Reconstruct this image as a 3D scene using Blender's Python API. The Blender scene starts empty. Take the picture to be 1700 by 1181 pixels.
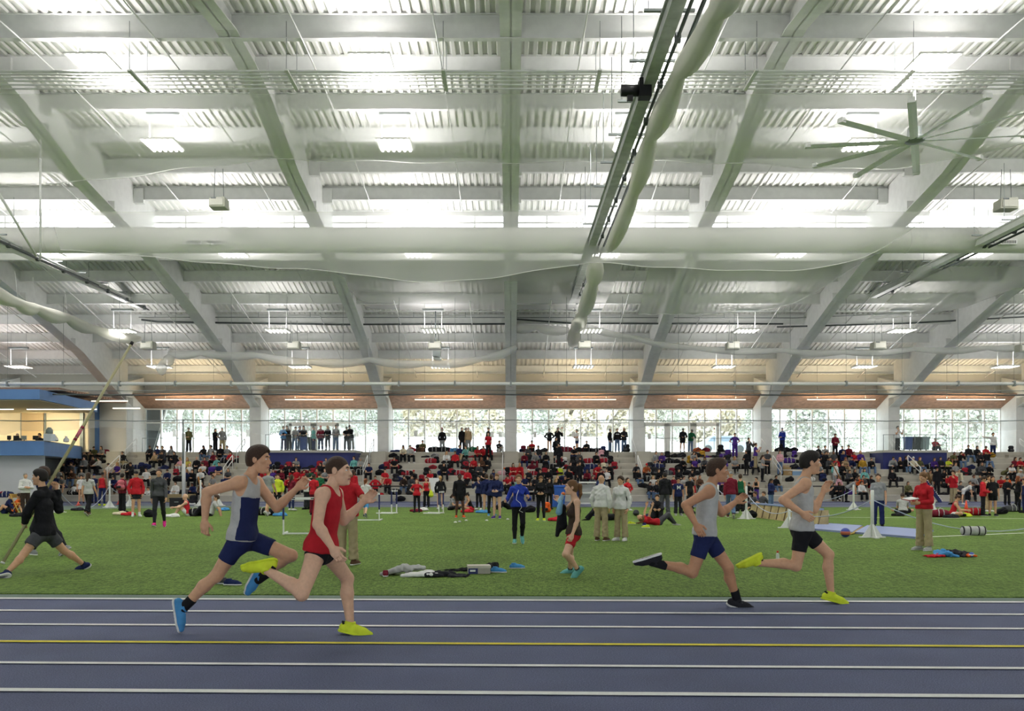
import bpy, math, random
import numpy as np
from mathutils import Vector, Matrix

R = math.radians
C = bpy.context.scene.collection
random.seed(7)
RNG = np.random.default_rng(5)

# ---------------------------------------------------------------- camera
F = 1450.0            # focal length in pixels of the 1700 px wide frame
HC, PX0, PY0 = 1.65, 848.0, 790.0
cam_data = bpy.data.cameras.new('camera')
cam_data.sensor_width = 36.0
cam_data.lens = 36.0 * F / 1700.0
cam_data.shift_x = -(PX0 - 850.0) / 1700.0
cam_data.shift_x = (850.0 - PX0) / 1700.0
cam_data.shift_y = (PY0 - 590.5) / 1700.0
cam_data.clip_end = 600
cam = bpy.data.objects.new('camera', cam_data)
C.objects.link(cam)
cam.location = (0, 0, HC)
cam.rotation_euler = (R(90), 0, 0)
bpy.context.scene.camera = cam

# ---------------------------------------------------------------- world and exposure
world = bpy.data.worlds.new('overcast winter sky')
bpy.context.scene.world = world
world.use_nodes = True
_wn = world.node_tree.nodes
_wl = world.node_tree.links
_bg = _wn['Background']
_tc = _wn.new('ShaderNodeTexCoord')
_sp = _wn.new('ShaderNodeSeparateXYZ')
_rp = _wn.new('ShaderNodeValToRGB')
_rp.color_ramp.elements[0].position = 0.35
_rp.color_ramp.elements[0].color = (0.86, 0.86, 0.88, 1)
_rp.color_ramp.elements[1].position = 0.62
_rp.color_ramp.elements[1].color = (0.93, 0.97, 1.0, 1)
_mr = _wn.new('ShaderNodeMapRange')
_mr.inputs[1].default_value = -1
_mr.inputs[2].default_value = 1
_wl.new(_tc.outputs['Generated'], _sp.inputs[0])
_wl.new(_sp.outputs[2], _mr.inputs[0])
_wl.new(_mr.outputs[0], _rp.inputs[0])
_wl.new(_rp.outputs[0], _bg.inputs[0])
_bg.inputs[1].default_value = 4.0
vs = bpy.context.scene.view_settings
vs.view_transform = 'Standard'
vs.look = 'None'
vs.gamma = 1.0
vs.use_curve_mapping = False
vs.exposure = 0.0
LAMP_DOWN = 165.0      # watts of each six-tube fixture, downwards
LAMP_UP = 280.0         # watts spilling up through its vents
cy = bpy.context.scene.cycles
cy.max_bounces = 6
cy.diffuse_bounces = 3
cy.glossy_bounces = 2
cy.transmission_bounces = 4
cy.transparent_max_bounces = 12
cy.caustics_reflective = False
cy.caustics_refractive = False
cy.sample_clamp_indirect = 6.0
cy.use_denoising = True
cy.use_adaptive_sampling = True
cy.adaptive_threshold = 0.03
cy.use_fast_gi = False

# ---------------------------------------------------------------- helpers
def W(px, py, Y):
    """the place in the hall at depth Y that the photograph shows at px, py"""
    return Vector(((px - PX0) / F * Y, Y, HC - (py - PY0) / F * Y))

def ground_y(py, z=0.0):
    return (HC - z) * F / (py - PY0)

def lin(h):
    h = h.lstrip('#')
    c = [int(h[i:i + 2], 16) / 255 for i in (0, 2, 4)]
    return tuple(x / 12.92 if x <= 0.04045 else ((x + 0.055) / 1.055) ** 2.4 for x in c) + (1,)

_MATS = {}
def mat(name, hexc, rough=0.6, metal=0.0, noise=0.0, nscale=20.0, bump=0.0, bscale=60.0, spec=0.3, coord='Object', detail=3.0):
    if name in _MATS:
        return _MATS[name]
    m = bpy.data.materials.new(name)
    m.use_nodes = True
    nt = m.node_tree
    b = nt.nodes['Principled BSDF']
    col = lin(hexc)
    b.inputs['Base Color'].default_value = col
    b.inputs['Roughness'].default_value = rough
    b.inputs['Metallic'].default_value = metal
    b.inputs['Specular IOR Level'].default_value = spec
    tc = nt.nodes.new('ShaderNodeTexCoord')
    n = nt.nodes.new('ShaderNodeTexNoise')
    n.inputs['Scale'].default_value = nscale
    n.inputs['Detail'].default_value = detail
    nt.links.new(tc.outputs[coord], n.inputs['Vector'])
    rp = nt.nodes.new('ShaderNodeValToRGB')
    k = max(noise, 0.04)
    rp.color_ramp.elements[0].position = 0.3
    rp.color_ramp.elements[1].position = 0.7
    rp.color_ramp.elements[0].color = tuple(c * (1 - k) for c in col[:3]) + (1,)
    rp.color_ramp.elements[1].color = tuple(min(1, c * (1 + k)) for c in col[:3]) + (1,)
    nt.links.new(n.outputs['Fac'], rp.inputs[0])
    nt.links.new(rp.outputs[0], b.inputs['Base Color'])
    if bump:
        n2 = nt.nodes.new('ShaderNodeTexNoise')
        n2.inputs['Scale'].default_value = bscale
        n2.inputs['Detail'].default_value = 3
        nt.links.new(tc.outputs[coord], n2.inputs['Vector'])
        bp = nt.nodes.new('ShaderNodeBump')
        bp.inputs['Strength'].default_value = min(1, bump)
        bp.inputs['Distance'].default_value = 0.03
        nt.links.new(n2.outputs['Fac'], bp.inputs['Height'])
        nt.links.new(bp.outputs[0], b.inputs['Normal'])
    _MATS[name] = m
    return m

def emit(name, hexc, strength):
    if name in _MATS:
        return _MATS[name]
    m = bpy.data.materials.new(name)
    m.use_nodes = True
    nt = m.node_tree
    nt.nodes.remove(nt.nodes['Principled BSDF'])
    e = nt.nodes.new('ShaderNodeEmission')
    e.inputs[0].default_value = lin(hexc)
    e.inputs[1].default_value = strength
    nt.links.new(e.outputs[0], nt.nodes['Material Output'].inputs[0])
    _MATS[name] = m
    return m

def net_mat(name, hexc, alpha, scale=None):
    """netting: white cords with holes, seen from afar as a haze"""
    if name in _MATS:
        return _MATS[name]
    m = bpy.data.materials.new(name)
    m.use_nodes = True
    nt = m.node_tree
    b = nt.nodes['Principled BSDF']
    b.inputs['Base Color'].default_value = lin(hexc)
    b.inputs['Roughness'].default_value = 0.8
    b.inputs['Specular IOR Level'].default_value = 0.1
    t = nt.nodes.new('ShaderNodeBsdfTransparent')
    mx = nt.nodes.new('ShaderNodeMixShader')
    mx.inputs[0].default_value = alpha
    nt.links.new(t.outputs[0], mx.inputs[1])
    nt.links.new(b.outputs[0], mx.inputs[2])
    nt.links.new(mx.outputs[0], nt.nodes['Material Output'].inputs[0])
    if scale:
        tc = nt.nodes.new('ShaderNodeTexCoord')
        n = nt.nodes.new('ShaderNodeTexNoise')
        n.inputs['Scale'].default_value = scale
        nt.links.new(tc.outputs['Object'], n.inputs['Vector'])
        mr = nt.nodes.new('ShaderNodeMapRange')
        mr.inputs[1].default_value = 0.3
        mr.inputs[2].default_value = 0.7
        mr.inputs[3].default_value = alpha * 0.6
        mr.inputs[4].default_value = min(1, alpha * 1.4)
        nt.links.new(n.outputs['Fac'], mr.inputs[0])
        nt.links.new(mr.outputs[0], mx.inputs[0])
    _MATS[name] = m
    return m

class MB:
    """collects boxes, tubes, sheets and prisms into one mesh"""
    def __init__(s):
        s.v = []
        s.f = []
        s.m = []
    def add(s, vs_, fs, mi=0):
        o = len(s.v)
        s.v += [tuple(p) for p in vs_]
        s.f += [tuple(i + o for i in f) for f in fs]
        s.m += [mi] * len(fs)
        return s
    def box(s, lo, hi, mi=0, mtx=None):
        x0, y0, z0 = lo
        x1, y1, z1 = hi
        p = [(x0, y0, z0), (x1, y0, z0), (x1, y1, z0), (x0, y1, z0), (x0, y0, z1), (x1, y0, z1), (x1, y1, z1), (x0, y1, z1)]
        if mtx is not None:
            p = [mtx @ Vector(q) for q in p]
        return s.add(p, [(0, 3, 2, 1), (4, 5, 6, 7), (0, 1, 5, 4), (1, 2, 6, 5), (2, 3, 7, 6), (3, 0, 4, 7)], mi)
    def prism(s, pts, d0, d1, axis, mi=0):
        """polygon pts in the plane normal to axis, extruded from d0 to d1"""
        n = len(pts)
        def P(a, b, d):
            return {'x': (d, a, b), 'y': (a, d, b), 'z': (a, b, d)}[axis]
        v = [P(a, b, d0) for a, b in pts] + [P(a, b, d1) for a, b in pts]
        f = [tuple(range(n))[::-1], tuple(range(n, 2 * n))] + [(i, (i + 1) % n, n + (i + 1) % n, n + i) for i in range(n)]
        return s.add(v, f, mi)
    def tube(s, pts, r, seg=8, mi=0, caps=True):
        pts = [Vector(p) for p in pts]
        n = len(pts)
        rr = r if isinstance(r, (list, tuple)) else [r] * n
        v, f = [], []
        up = None
        for i, p in enumerate(pts):
            d = (pts[min(i + 1, n - 1)] - pts[max(i - 1, 0)]).normalized()
            if up is None:
                up = Vector((0, 0, 1)) if abs(d.z) < 0.9 else Vector((1, 0, 0))
            a = d.cross(up)
            if a.length < 1e-4:
                a = d.cross(Vector((0, 1, 0)))
            a.normalize()
            b = d.cross(a).normalized()
            up = -b if i else up
            up = a.cross(d)
            for k in range(seg):
                t = 2 * math.pi * k / seg
                v.append(p + (a * math.cos(t) + b * math.sin(t)) * rr[i])
        for i in range(n - 1):
            for k in range(seg):
                k2 = (k + 1) % seg
                f.append((i * seg + k, i * seg + k2, (i + 1) * seg + k2, (i + 1) * seg + k))
        if caps:
            f.append(tuple(range(seg))[::-1])
            f.append(tuple((n - 1) * seg + k for k in range(seg)))
        return s.add(v, f, mi)
    def lathe(s, prof, c, seg=16, mi=0):
        v, f = [], []
        for r, z in prof:
            for k in range(seg):
                t = 2 * math.pi * k / seg
                v.append((c[0] + r * math.cos(t), c[1] + r * math.sin(t), c[2] + z))
        for i in range(len(prof) - 1):
            for k in range(seg):
                k2 = (k + 1) % seg
                f.append((i * seg + k, i * seg + k2, (i + 1) * seg + k2, (i + 1) * seg + k))
        f.append(tuple(range(seg))[::-1])
        f.append(tuple((len(prof) - 1) * seg + k for k in range(seg)))
        return s.add(v, f, mi)
    def grid(s, fn, nu, nv, mi=0):
        v = [fn(i / nu, j / nv) for j in range(nv + 1) for i in range(nu + 1)]
        f = [(j * (nu + 1) + i, j * (nu + 1) + i + 1, (j + 1) * (nu + 1) + i + 1, (j + 1) * (nu + 1) + i) for j in range(nv) for i in range(nu)]
        return s.add(v, f, mi)
    def build(s, name, mats, parent=None, smooth=False, loc=None, bevel=0):
        me = bpy.data.meshes.new(name)
        base = Vector(loc) if loc is not None else Vector((0, 0, 0))
        v = s.v if loc is None else [tuple(Vector(p) - base) for p in s.v]
        me.from_pydata(v, [], s.f)
        if not isinstance(mats, (list, tuple)):
            mats = [mats]
        for m in mats:
            me.materials.append(m)
        if len(mats) > 1:
            me.polygons.foreach_set('material_index', s.m)
        if smooth:
            me.polygons.foreach_set('use_smooth', [True] * len(me.polygons))
        me.update()
        o = bpy.data.objects.new(name, me)
        C.objects.link(o)
        if parent is not None:
            o.parent = parent
        if loc is not None:
            o.location = base
        if smooth and not isinstance(smooth, bool):
            pass
        if bevel:
            md = o.modifiers.new('bevel', 'BEVEL')
            md.width = bevel
            md.segments = 2
            md.limit_method = 'ANGLE'
        return o

_LABELS = {}
def tag(o, label, cat, group=None, kind=None):
    if label in _LABELS and not (group and _LABELS[label] == group):
        print('DUPLICATE LABEL', label)
    _LABELS[label] = group
    o['label'] = label
    o['category'] = cat
    if group:
        o['group'] = group
    if kind:
        o['kind'] = kind
    return o

def thing(name, label, cat, loc=(0, 0, 0), rz=0.0, group=None):
    o = bpy.data.objects.new(name, None)
    o.empty_display_size = 0.2
    C.objects.link(o)
    o.location = loc
    o.rotation_euler = (0, 0, rz)
    return tag(o, label, cat, group)

def struct(o):
    o['kind'] = 'structure'
    return o

ORD = ['first', 'second', 'third', 'fourth', 'fifth', 'sixth', 'seventh', 'eighth', 'ninth', 'tenth', 'eleventh', 'twelfth', 'thirteenth',
       'fourteenth', 'fifteenth', 'sixteenth', 'seventeenth', 'eighteenth', 'nineteenth', 'twentieth', 'twenty-first', 'twenty-second', 'twenty-third',
       'twenty-fourth', 'twenty-fifth', 'twenty-sixth', 'twenty-seventh', 'twenty-eighth', 'twenty-ninth', 'thirtieth']

def lerp(a, b, t):
    return a + (b - a) * t
# ================================================================ THE HALL
BAY = 9.144
FX = [BAY * k for k in range(-5, 6)]          # the rigid frames
M_white = mat('white painted steel', 'eceeea', 0.55, noise=0.03, nscale=3)
M_deck = mat('white ribbed roof deck', 'eff0ea', 0.5, noise=0.05, nscale=0.8)
M_duct = mat('white fabric duct', 'eceee7', 0.75, noise=0.02, nscale=2)
M_conc = mat('pale grey concrete', 'b9b6a8', 0.85, noise=0.12, nscale=1.3, bump=0.15, bscale=30)
M_concd = mat('concrete riser', 'aaa79a', 0.85, noise=0.12, nscale=1.1, bump=0.15, bscale=30)
M_greywall = mat('grey painted wall', 'b4b9bb', 0.8, noise=0.05, nscale=0.6)
M_wallw = mat('off white wall', 'cfcfc8', 0.8, noise=0.04, nscale=0.6)
M_blue = mat('blue painted fascia', '5a80b2', 0.55, noise=0.06, nscale=1.2)
M_navy = mat('navy fascia panel', '30376f', 0.55, noise=0.06, nscale=2)
M_steel = mat('galvanised steel', '8d9492', 0.4, metal=0.5, noise=0.1, nscale=5)
M_dark = mat('dark grey steel', '555c5b', 0.45, metal=0.3, noise=0.1, nscale=5)
M_black = mat('black plastic', '1b1c1d', 0.5)
M_whpl = mat('white plastic', 'eceeea', 0.45)
M_cream = mat('cream wall', 'ebdfc2', 0.7, noise=0.04, nscale=1)
M_tube = emit('glowing lamp tube', 'fffdf2', 14.0)
M_tube2 = emit('glowing linear lamp', 'fff6e0', 2.6)

def deck_z(Y):
    if Y <= 45.0:
        return 16.7 - 0.005 * (Y - 28) ** 2
    return 14.15 - 0.25 * (Y - 44.6)

FB = [(25, 15.95), (28, 15.95), (30, 15.85), (32.2, 15.5), (36.3, 14.25), (41.1, 13.4), (44.2, 12.65), (49.1, 11.35), (55.4, 9.45), (58.1, 8.3), (61, 7.05), (62.5, 6.55)]
def frame_bottom(Y):
    if Y < 28:
        Y = 56 - Y
    for (a, za), (b, zb) in zip(FB, FB[1:]):
        if a <= Y <= b:
            return lerp(za, zb, (Y - a) / (b - a))
    return FB[-1][1]

# ---- floor: infield turf on the running surface
def rot_near(p):
    # the near straight runs a little askew to the hall
    x, y, z = p
    return (x, y - x * 0.026, z)

M_track = bpy.data.materials.new('blue running track')
M_track.use_nodes = True
def _track():
    nt = M_track.node_tree
    b = nt.nodes['Principled BSDF']
    b.inputs['Roughness'].default_value = 0.75
    b.inputs['Specular IOR Level'].default_value = 0.25
    tc = nt.nodes.new('ShaderNodeTexCoord')
    n = nt.nodes.new('ShaderNodeTexNoise')
    n.inputs['Scale'].default_value = 90
    n.inputs['Detail'].default_value = 4
    n.inputs['Roughness'].default_value = 0.8
    nt.links.new(tc.outputs['Object'], n.inputs['Vector'])
    rp = nt.nodes.new('ShaderNodeValToRGB')
    rp.color_ramp.elements[0].position = 0.38
    rp.color_ramp.elements[1].position = 0.64
    rp.color_ramp.elements[0].color = lin('373e5a')
    rp.color_ramp.elements[1].color = lin('69728f')
    n2 = nt.nodes.new('ShaderNodeTexNoise')
    n2.inputs['Scale'].default_value = 0.9
    n2.inputs['Detail'].default_value = 3
    nt.links.new(tc.outputs['Object'], n2.inputs['Vector'])
    mx = nt.nodes.new('ShaderNodeMixRGB')
    mx.blend_type = 'MULTIPLY'
    mr = nt.nodes.new('ShaderNodeMapRange')
    mr.inputs[1].default_value = 0.3
    mr.inputs[2].default_value = 0.7
    mr.inputs[3].default_value = 0.88
    mr.inputs[4].default_value = 1.08
    nt.links.new(n2.outputs['Fac'], mr.inputs[0])
    nt.links.new(n.outputs['Fac'], rp.inputs[0])
    mx.inputs[0].default_value = 1
    nt.links.new(rp.outputs[0], mx.inputs[1])
    nt.links.new(mr.outputs[0], mx.inputs[2])
    nt.links.new(mx.outputs[0], b.inputs['Base Color'])
    bp = nt.nodes.new('ShaderNodeBump')
    bp.inputs['Strength'].default_value = 0.5
    bp.inputs['Distance'].default_value = 0.01
    nt.links.new(n.outputs['Fac'], bp.inputs['Height'])
    nt.links.new(bp.outputs[0], b.inputs['Normal'])
_track()

M_turf = bpy.data.materials.new('green artificial turf')
M_turf.use_nodes = True
def _turf():
    nt = M_turf.node_tree
    b = nt.nodes['Principled BSDF']
    b.inputs['Roughness'].default_value = 0.8
    b.inputs['Specular IOR Level'].default_value = 0.15
    tc = nt.nodes.new('ShaderNodeTexCoord')
    mp = nt.nodes.new('ShaderNodeMapping')
    mp.inputs['Scale'].default_value = (1, 0.35, 1)
    nt.links.new(tc.outputs['Object'], mp.inputs[0])
    n = nt.nodes.new('ShaderNodeTexNoise')
    n.inputs['Scale'].default_value = 24
    n.inputs['Detail'].default_value = 5
    n.inputs['Roughness'].default_value = 0.85
    nt.links.new(mp.outputs[0], n.inputs['Vector'])
    rp = nt.nodes.new('ShaderNodeValToRGB')
    rp.color_ramp.elements[0].position = 0.36
    rp.color_ramp.elements[1].position = 0.66
    rp.color_ramp.elements[0].color = lin('2c4716')
    rp.color_ramp.elements[1].color = lin('7a9742')
    n2 = nt.nodes.new('ShaderNodeTexNoise')
    n2.inputs['Scale'].default_value = 0.5
    n2.inputs['Detail'].default_value = 2
    nt.links.new(tc.outputs['Object'], n2.inputs['Vector'])
    mr = nt.nodes.new('ShaderNodeMapRange')
    mr.inputs[1].default_value = 0.3
    mr.inputs[2].default_value = 0.7
    mr.inputs[3].default_value = 0.85
    mr.inputs[4].default_value = 1.12
    mx = nt.nodes.new('ShaderNodeMixRGB')
    mx.blend_type = 'MULTIPLY'
    mx.inputs[0].default_value = 1
    nt.links.new(n2.outputs['Fac'], mr.inputs[0])
    nt.links.new(n.outputs['Fac'], rp.inputs[0])
    nt.links.new(rp.outputs[0], mx.inputs[1])
    nt.links.new(mr.outputs[0], mx.inputs[2])
    nt.links.new(mx.outputs[0], b.inputs['Base Color'])
    bp = nt.nodes.new('ShaderNodeBump')
    bp.inputs['Strength'].default_value = 0.8
    bp.inputs['Distance'].default_value = 0.03
    nt.links.new(n.outputs['Fac'], bp.inputs['Height'])
    nt.links.new(bp.outputs[0], b.inputs['Normal'])
_turf()

YG0 = ground_y(990.8)
YG1 = ground_y(843)
fl = MB().box((-52, -9.6, -0.2), (52, 66, 0))
struct(fl.build('floor', M_track))
M_edge = mat('grey green border strip', '66776c', 0.8, noise=0.1, nscale=30)
tf = MB()
tf.add([rot_near((-50, YG0, 0.004)), rot_near((50, YG0, 0.004)), (50, YG1, 0.004), (-50, YG1, 0.004)], [(0, 1, 2, 3)])
tf.add([rot_near((-50, YG0, 0.018)), rot_near((50, YG0, 0.018)), (50, YG1, 0.018), (-50, YG1, 0.018)], [(0, 1, 2, 3)])
tf.add([rot_near((-50, YG0, 0.0)), rot_near((50, YG0, 0.0)), rot_near((50, YG0, 0.018)), rot_near((-50, YG0, 0.018))], [(0, 1, 2, 3)])
o = struct(tf.build('floor_turf', M_turf))
YE = ground_y(996.8)
st = MB()
st.add([rot_near((-50, YE, 0.006)), rot_near((50, YE, 0.006)), rot_near((50, YG0, 0.006)), rot_near((-50, YG0, 0.006))], [(0, 1, 2, 3)])
struct(st.build('floor_border', M_edge))
st = MB()
y850 = ground_y(851)
st.add([(-50, YG1 - 4, 0.022), (W(120, 851, 43.0).x, YG1 - 4, 0.022), (W(160, 851, 43).x, YG1 - 2.5, 0.022), (-50 + 36, YG1, 0.022), (-14, YG1 + 2, 0.022), (-50, YG1 + 2, 0.022)], [(0, 1, 2, 3, 4, 5)])
struct(st.build('floor_runoff', M_edge))
M_line = mat('white lane paint', 'e9ebe6', 0.7, noise=0.05, nscale=30)
M_yel = mat('yellow lane paint', 'd8cf3a', 0.7, noise=0.05, nscale=30)
for nm, py, wd, m in (('first', 997.7, 2.2, M_line), ('second', 1018, 2.2, M_line), ('third', 1041.5, 2.4, M_line), ('fourth', 1070.5, 3.0, M_yel), ('fifth', 1106.5, 3.4, M_line), ('sixth', 1152.5, 5.4, M_line)):
    Yc = ground_y(py)
    ha = Yc * Yc / (HC * F) * wd / 2
    ln = MB()
    ln.add([rot_near((-45, Yc - ha, 0.009)), rot_near((45, Yc - ha, 0.009)), rot_near((45, Yc + ha, 0.009)), rot_near((-45, Yc + ha, 0.009))], [(0, 1, 2, 3)])
    struct(ln.build('floor_line', m))
# far straight: lane lines and the yellow arc
for py, m, x0, x1 in ((841.2, M_line, -50, 50), (838.6, M_yel, W(108, 840, 49).x, W(400, 840, 49).x), (836.6, M_line, -50, 50), (840, M_yel, W(630, 840, 48).x, W(652, 840, 48).x)):
    Yc = ground_y(py)
    ln = MB().add([(x0, Yc - 0.05, 0.009), (x1, Yc - 0.05, 0.009), (x1, Yc + 0.05, 0.009), (x0, Yc + 0.05, 0.009)], [(0, 1, 2, 3)])
    struct(ln.build('floor_line', m))
for (xa, ya), (xb, yb) in (((1130, 858), (1700, 862.5)), ((1545, 893), (1700, 886.5))):
    a = Vector(((xa - PX0) / F * ground_y(ya), ground_y(ya), 0.024))
    b = Vector(((xb - PX0) / F * ground_y(yb), ground_y(yb), 0.024))
    d = (b - a).normalized()
    a0 = a
    b = b + d * 10
    n = Vector((-d.y, d.x, 0)) * 0.06
    struct(MB().add([a0 - n, b - n, b + n, a0 + n], [(0, 1, 2, 3)]).build('floor_line', M_line))

# ---- roof deck, ribbed along the slope
def deck(name, ys, pitch=0.32):
    m = MB()
    prof = []
    n = int(104 / pitch)
    for i in range(n):
        x = -52 + i * pitch
        prof += [(x, 0), (x + pitch * 0.38, 0), (x + pitch * 0.5, 0.075), (x + pitch * 0.88, 0.075)]
    prof.append((52, 0))
    k = len(prof)
    v = [(x, y, deck_z(y) + dz) for y in ys for x, dz in prof]
    f = [(j * k + i, (j + 1) * k + i, (j + 1) * k + i + 1, j * k + i + 1) for j in range(len(ys) - 1) for i in range(k - 1)]
    m.add(v, f)
    # weather skin above
    m.grid(lambda a, b: (lerp(-52, 52, a), lerp(ys[0], ys[-1], b), deck_z(lerp(ys[0], ys[-1], b)) + 0.22), 1, 12)
    return struct(m.build(name, M_deck))
deck('ceiling', [-9.6, 0, 10, 18, 23, 28, 33, 38, 42, 45.0])
deck('ceiling_lower', [45.01, 52, 58, 66.0])
# unseen near wall; its window band is added to light figures from the front
wn = MB().box((-52, -9.9, -0.2), (52, -9.6, 0.9)).box((-52, -9.9, 5.6), (52, -9.6, 16))
for k in range(-6, 7):
    wn.box((k * BAY - .5, -9.9, .9), (k * BAY + .5, -9.6, 5.6))
struct(wn.build('wall_near', M_wallw))
wn = MB()
for k in range(-6, 6):
    for i in range(1, 7):
        x = k * BAY + .5 + (BAY - 1) * i / 7
        wn.box((x - .035, -9.8, .9), (x + .035, -9.7, 5.6))
for z in (.9, 3.4, 5.53):
    wn.box((-52, -9.8, z), (52, -9.7, z + .07))
struct(wn.build('window_2', M_white))
struct(MB().box((-52.3, -9.9, -0.2), (-52, 66, 17.2)).build('wall_left', M_wallw))
struct(MB().box((52, -9.9, -0.2), (52.3, 66, 17.2)).build('wall_right', M_wallw))

# ---- clerestory above the lower roof
cl = MB()
for x in [-52 + 104 * i / 56 for i in range(57)]:
    cl.box((x - 0.035, 44.9, 13.95), (x + 0.035, 45.0, 15.25))
cl.box((-52, 44.88, 14.62), (52, 45.0, 14.70))
cl.box((-52, 44.86, 15.0), (52, 45.0, 15.3))
struct(cl.build('window_1', M_white))
struct(MB().box((-52, 44.8, 12.72), (52, 45.05, 14.1)).build('ceiling_beam', M_white))

# ---- purlins
def purlin(Y, depth, wd, k):
    z1 = deck_z(Y) - 0.0
    m = MB()
    z0 = z1 - depth
    m.box((-52, Y - 0.012, z0), (52, Y + 0.012, z1))
    m.box((-52, Y - wd / 2, z0 - 0.02), (52, Y + wd / 2, z0 + 0.01))
    m.box((-52, Y - wd / 2, z1 - 0.02), (52, Y + wd / 2, z1))
    return struct(m.build('ceiling_purlin', M_white))
for k, Y in enumerate([-6, 0, 6, 12, 18, 22.8, 25.6, 28.5, 31.2, 34.0, 36.8, 39.6, 42.4]):
    purlin(Y, 0.62 if k != 7 else 0.8, 0.22, k)
for k in range(6):
    purlin(48.8 + 2.82 * k, 0.58, 0.2, k)

# ---- rigid frames: web, soffit flange and column
for k, X in enumerate(FX):
    m = MB()
    ys = [-9.3, -6, -3, 0, 4, 8, 12, 16, 20, 24, 28, 30, 32, 34, 36.3, 38.6, 41.1, 43, 44.85]
    low = [45.1, 47, 49.1, 52, 55.4, 58.1, 60, 61, 62.5]
    for seq in (ys, low):
        pts = [(y, frame_bottom(y)) for y in seq] + [(y, deck_z(y)) for y in reversed(seq)]
        m.prism(pts, X - 0.03, X + 0.03, 'x')
    ally = ys + low
    for a, b in zip(ally, ally[1:]):
        za, zb = frame_bottom(a), frame_bottom(b)
        m.add([(X - 0.35, a, za), (X + 0.35, a, za), (X + 0.35, b, zb), (X - 0.35, b, zb),
               (X - 0.35, a, za + 0.04), (X + 0.35, a, za + 0.04), (X + 0.35, b, zb + 0.04), (X - 0.35, b, zb + 0.04)],
              [(0, 1, 2, 3), (7, 6, 5, 4), (0, 3, 7, 4), (1, 5, 6, 2)])
    for y in (34.0, 39.6, 48.8, 54.4, 60.1):
        m.box((X - 0.33, y - 0.01, frame_bottom(y)), (X + 0.33, y + 0.01, frame_bottom(y) + 0.45))
    struct(m.build('ceiling_beam', M_white))
    # clad column standing on the deck of the stand, and its concrete foot
    cm = MB()
    cm.box((X - 0.40, 62.5, 3.3), (X + 0.40, 64.5, 7.2))
    cm.prism([(62.5, 7.2), (64.5, 7.2), (64.5, 8.9), (60.2, 7.9), (60.7, 7.28)], X - 0.36, X + 0.36, 'x')
    struct(cm.build('pillar', M_white))
    struct(MB().box((X - 0.46, 60.2, 0.2), (X + 0.52, 64.6, 3.32)).build('pillar_foot', M_conc))
    # steel brackets where the purlins meet the frame
    bk = MB()
    for y in (31.2, 34.0, 36.8, 39.6, 42.4):
        for s in (-1, 1):
            z = deck_z(y)
            bk.box((min(X + s * .03, X + s * .5), y - .13, z - .8), (max(X + s * .03, X + s * .5), y + .13, z - .1))
    struct(bk.build('ceiling_trim', M_white))

# ---- the stand: eight concrete steps
Y0S, RS, TS = 55.5, 0.415, 0.9
def step_y(i):
    return Y0S + TS * i
def step_z(i):
    return RS * (i + 1)
XL = -31.2
pts = [(Y0S, 0)]
for i in range(8):
    pts += [(step_y(i), step_z(i)), (step_y(i + 1) if i < 7 else 64.6, step_z(i))]
pts += [(64.6, 0)]
sb = MB()
sb.prism(pts, XL, 50, 'x')
struct(sb.build('floor_stand', M_conc))
nos = MB()
for i in range(8):
    nos.box((XL, step_y(i) - 0.012, step_z(i) - 0.05), (50, step_y(i) + 0.05, step_z(i) + 0.004))
struct(nos.build('trim_1', mat('worn step edge', 'cbc9bc', 0.8, noise=0.15, nscale=2)))

# aisle stairs with half steps, beside each column
AX = [BAY * k - 1.05 for k in (-2, -1, 0, 1, 2, 3, 4)] + [W(185, 760, 59).x]
for X in AX:
    m = MB()
    for i in range(1, 8):
        m.box((X - 0.55, step_y(i) - 0.45, step_z(i) - RS), (X + 0.55, step_y(i), step_z(i) - RS / 2))
    struct(m.build('floor_stairs', M_concd))
for k, X in enumerate(AX):
    for j, (i0, i1) in enumerate(((7, 5), (4, 2))):
        h = thing('handrail', 'white tubular handrail, %s aisle from the blue balcony, %s steps' % (ORD[(k + 1) % 8], ('upper', 'lower')[j]), 'handrail',
                  (X + 0.5, step_y(i1), step_z(i1)), 0, 'white aisle handrails')
        dy, dz = step_y(i0) - step_y(i1), step_z(i0) - step_z(i1)
        MB().tube([(0, 0, 0.95), (0, dy, dz + 0.95), (0, dy + 0.1, dz + 0.88), (0, dy + 0.05, dz + 0.6), (0, 0, 0.6), (0, -0.08, 0.8), (0, 0, 0.95)], 0.028, 6).build('rail', M_whpl, h, True)
        for yy, zz in ((0.0, 0.0), (dy, dz)):
            MB().tube([(0, yy, zz), (0, yy, zz + 0.93)], 0.026, 6).build('post', M_whpl, h, True)

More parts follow.
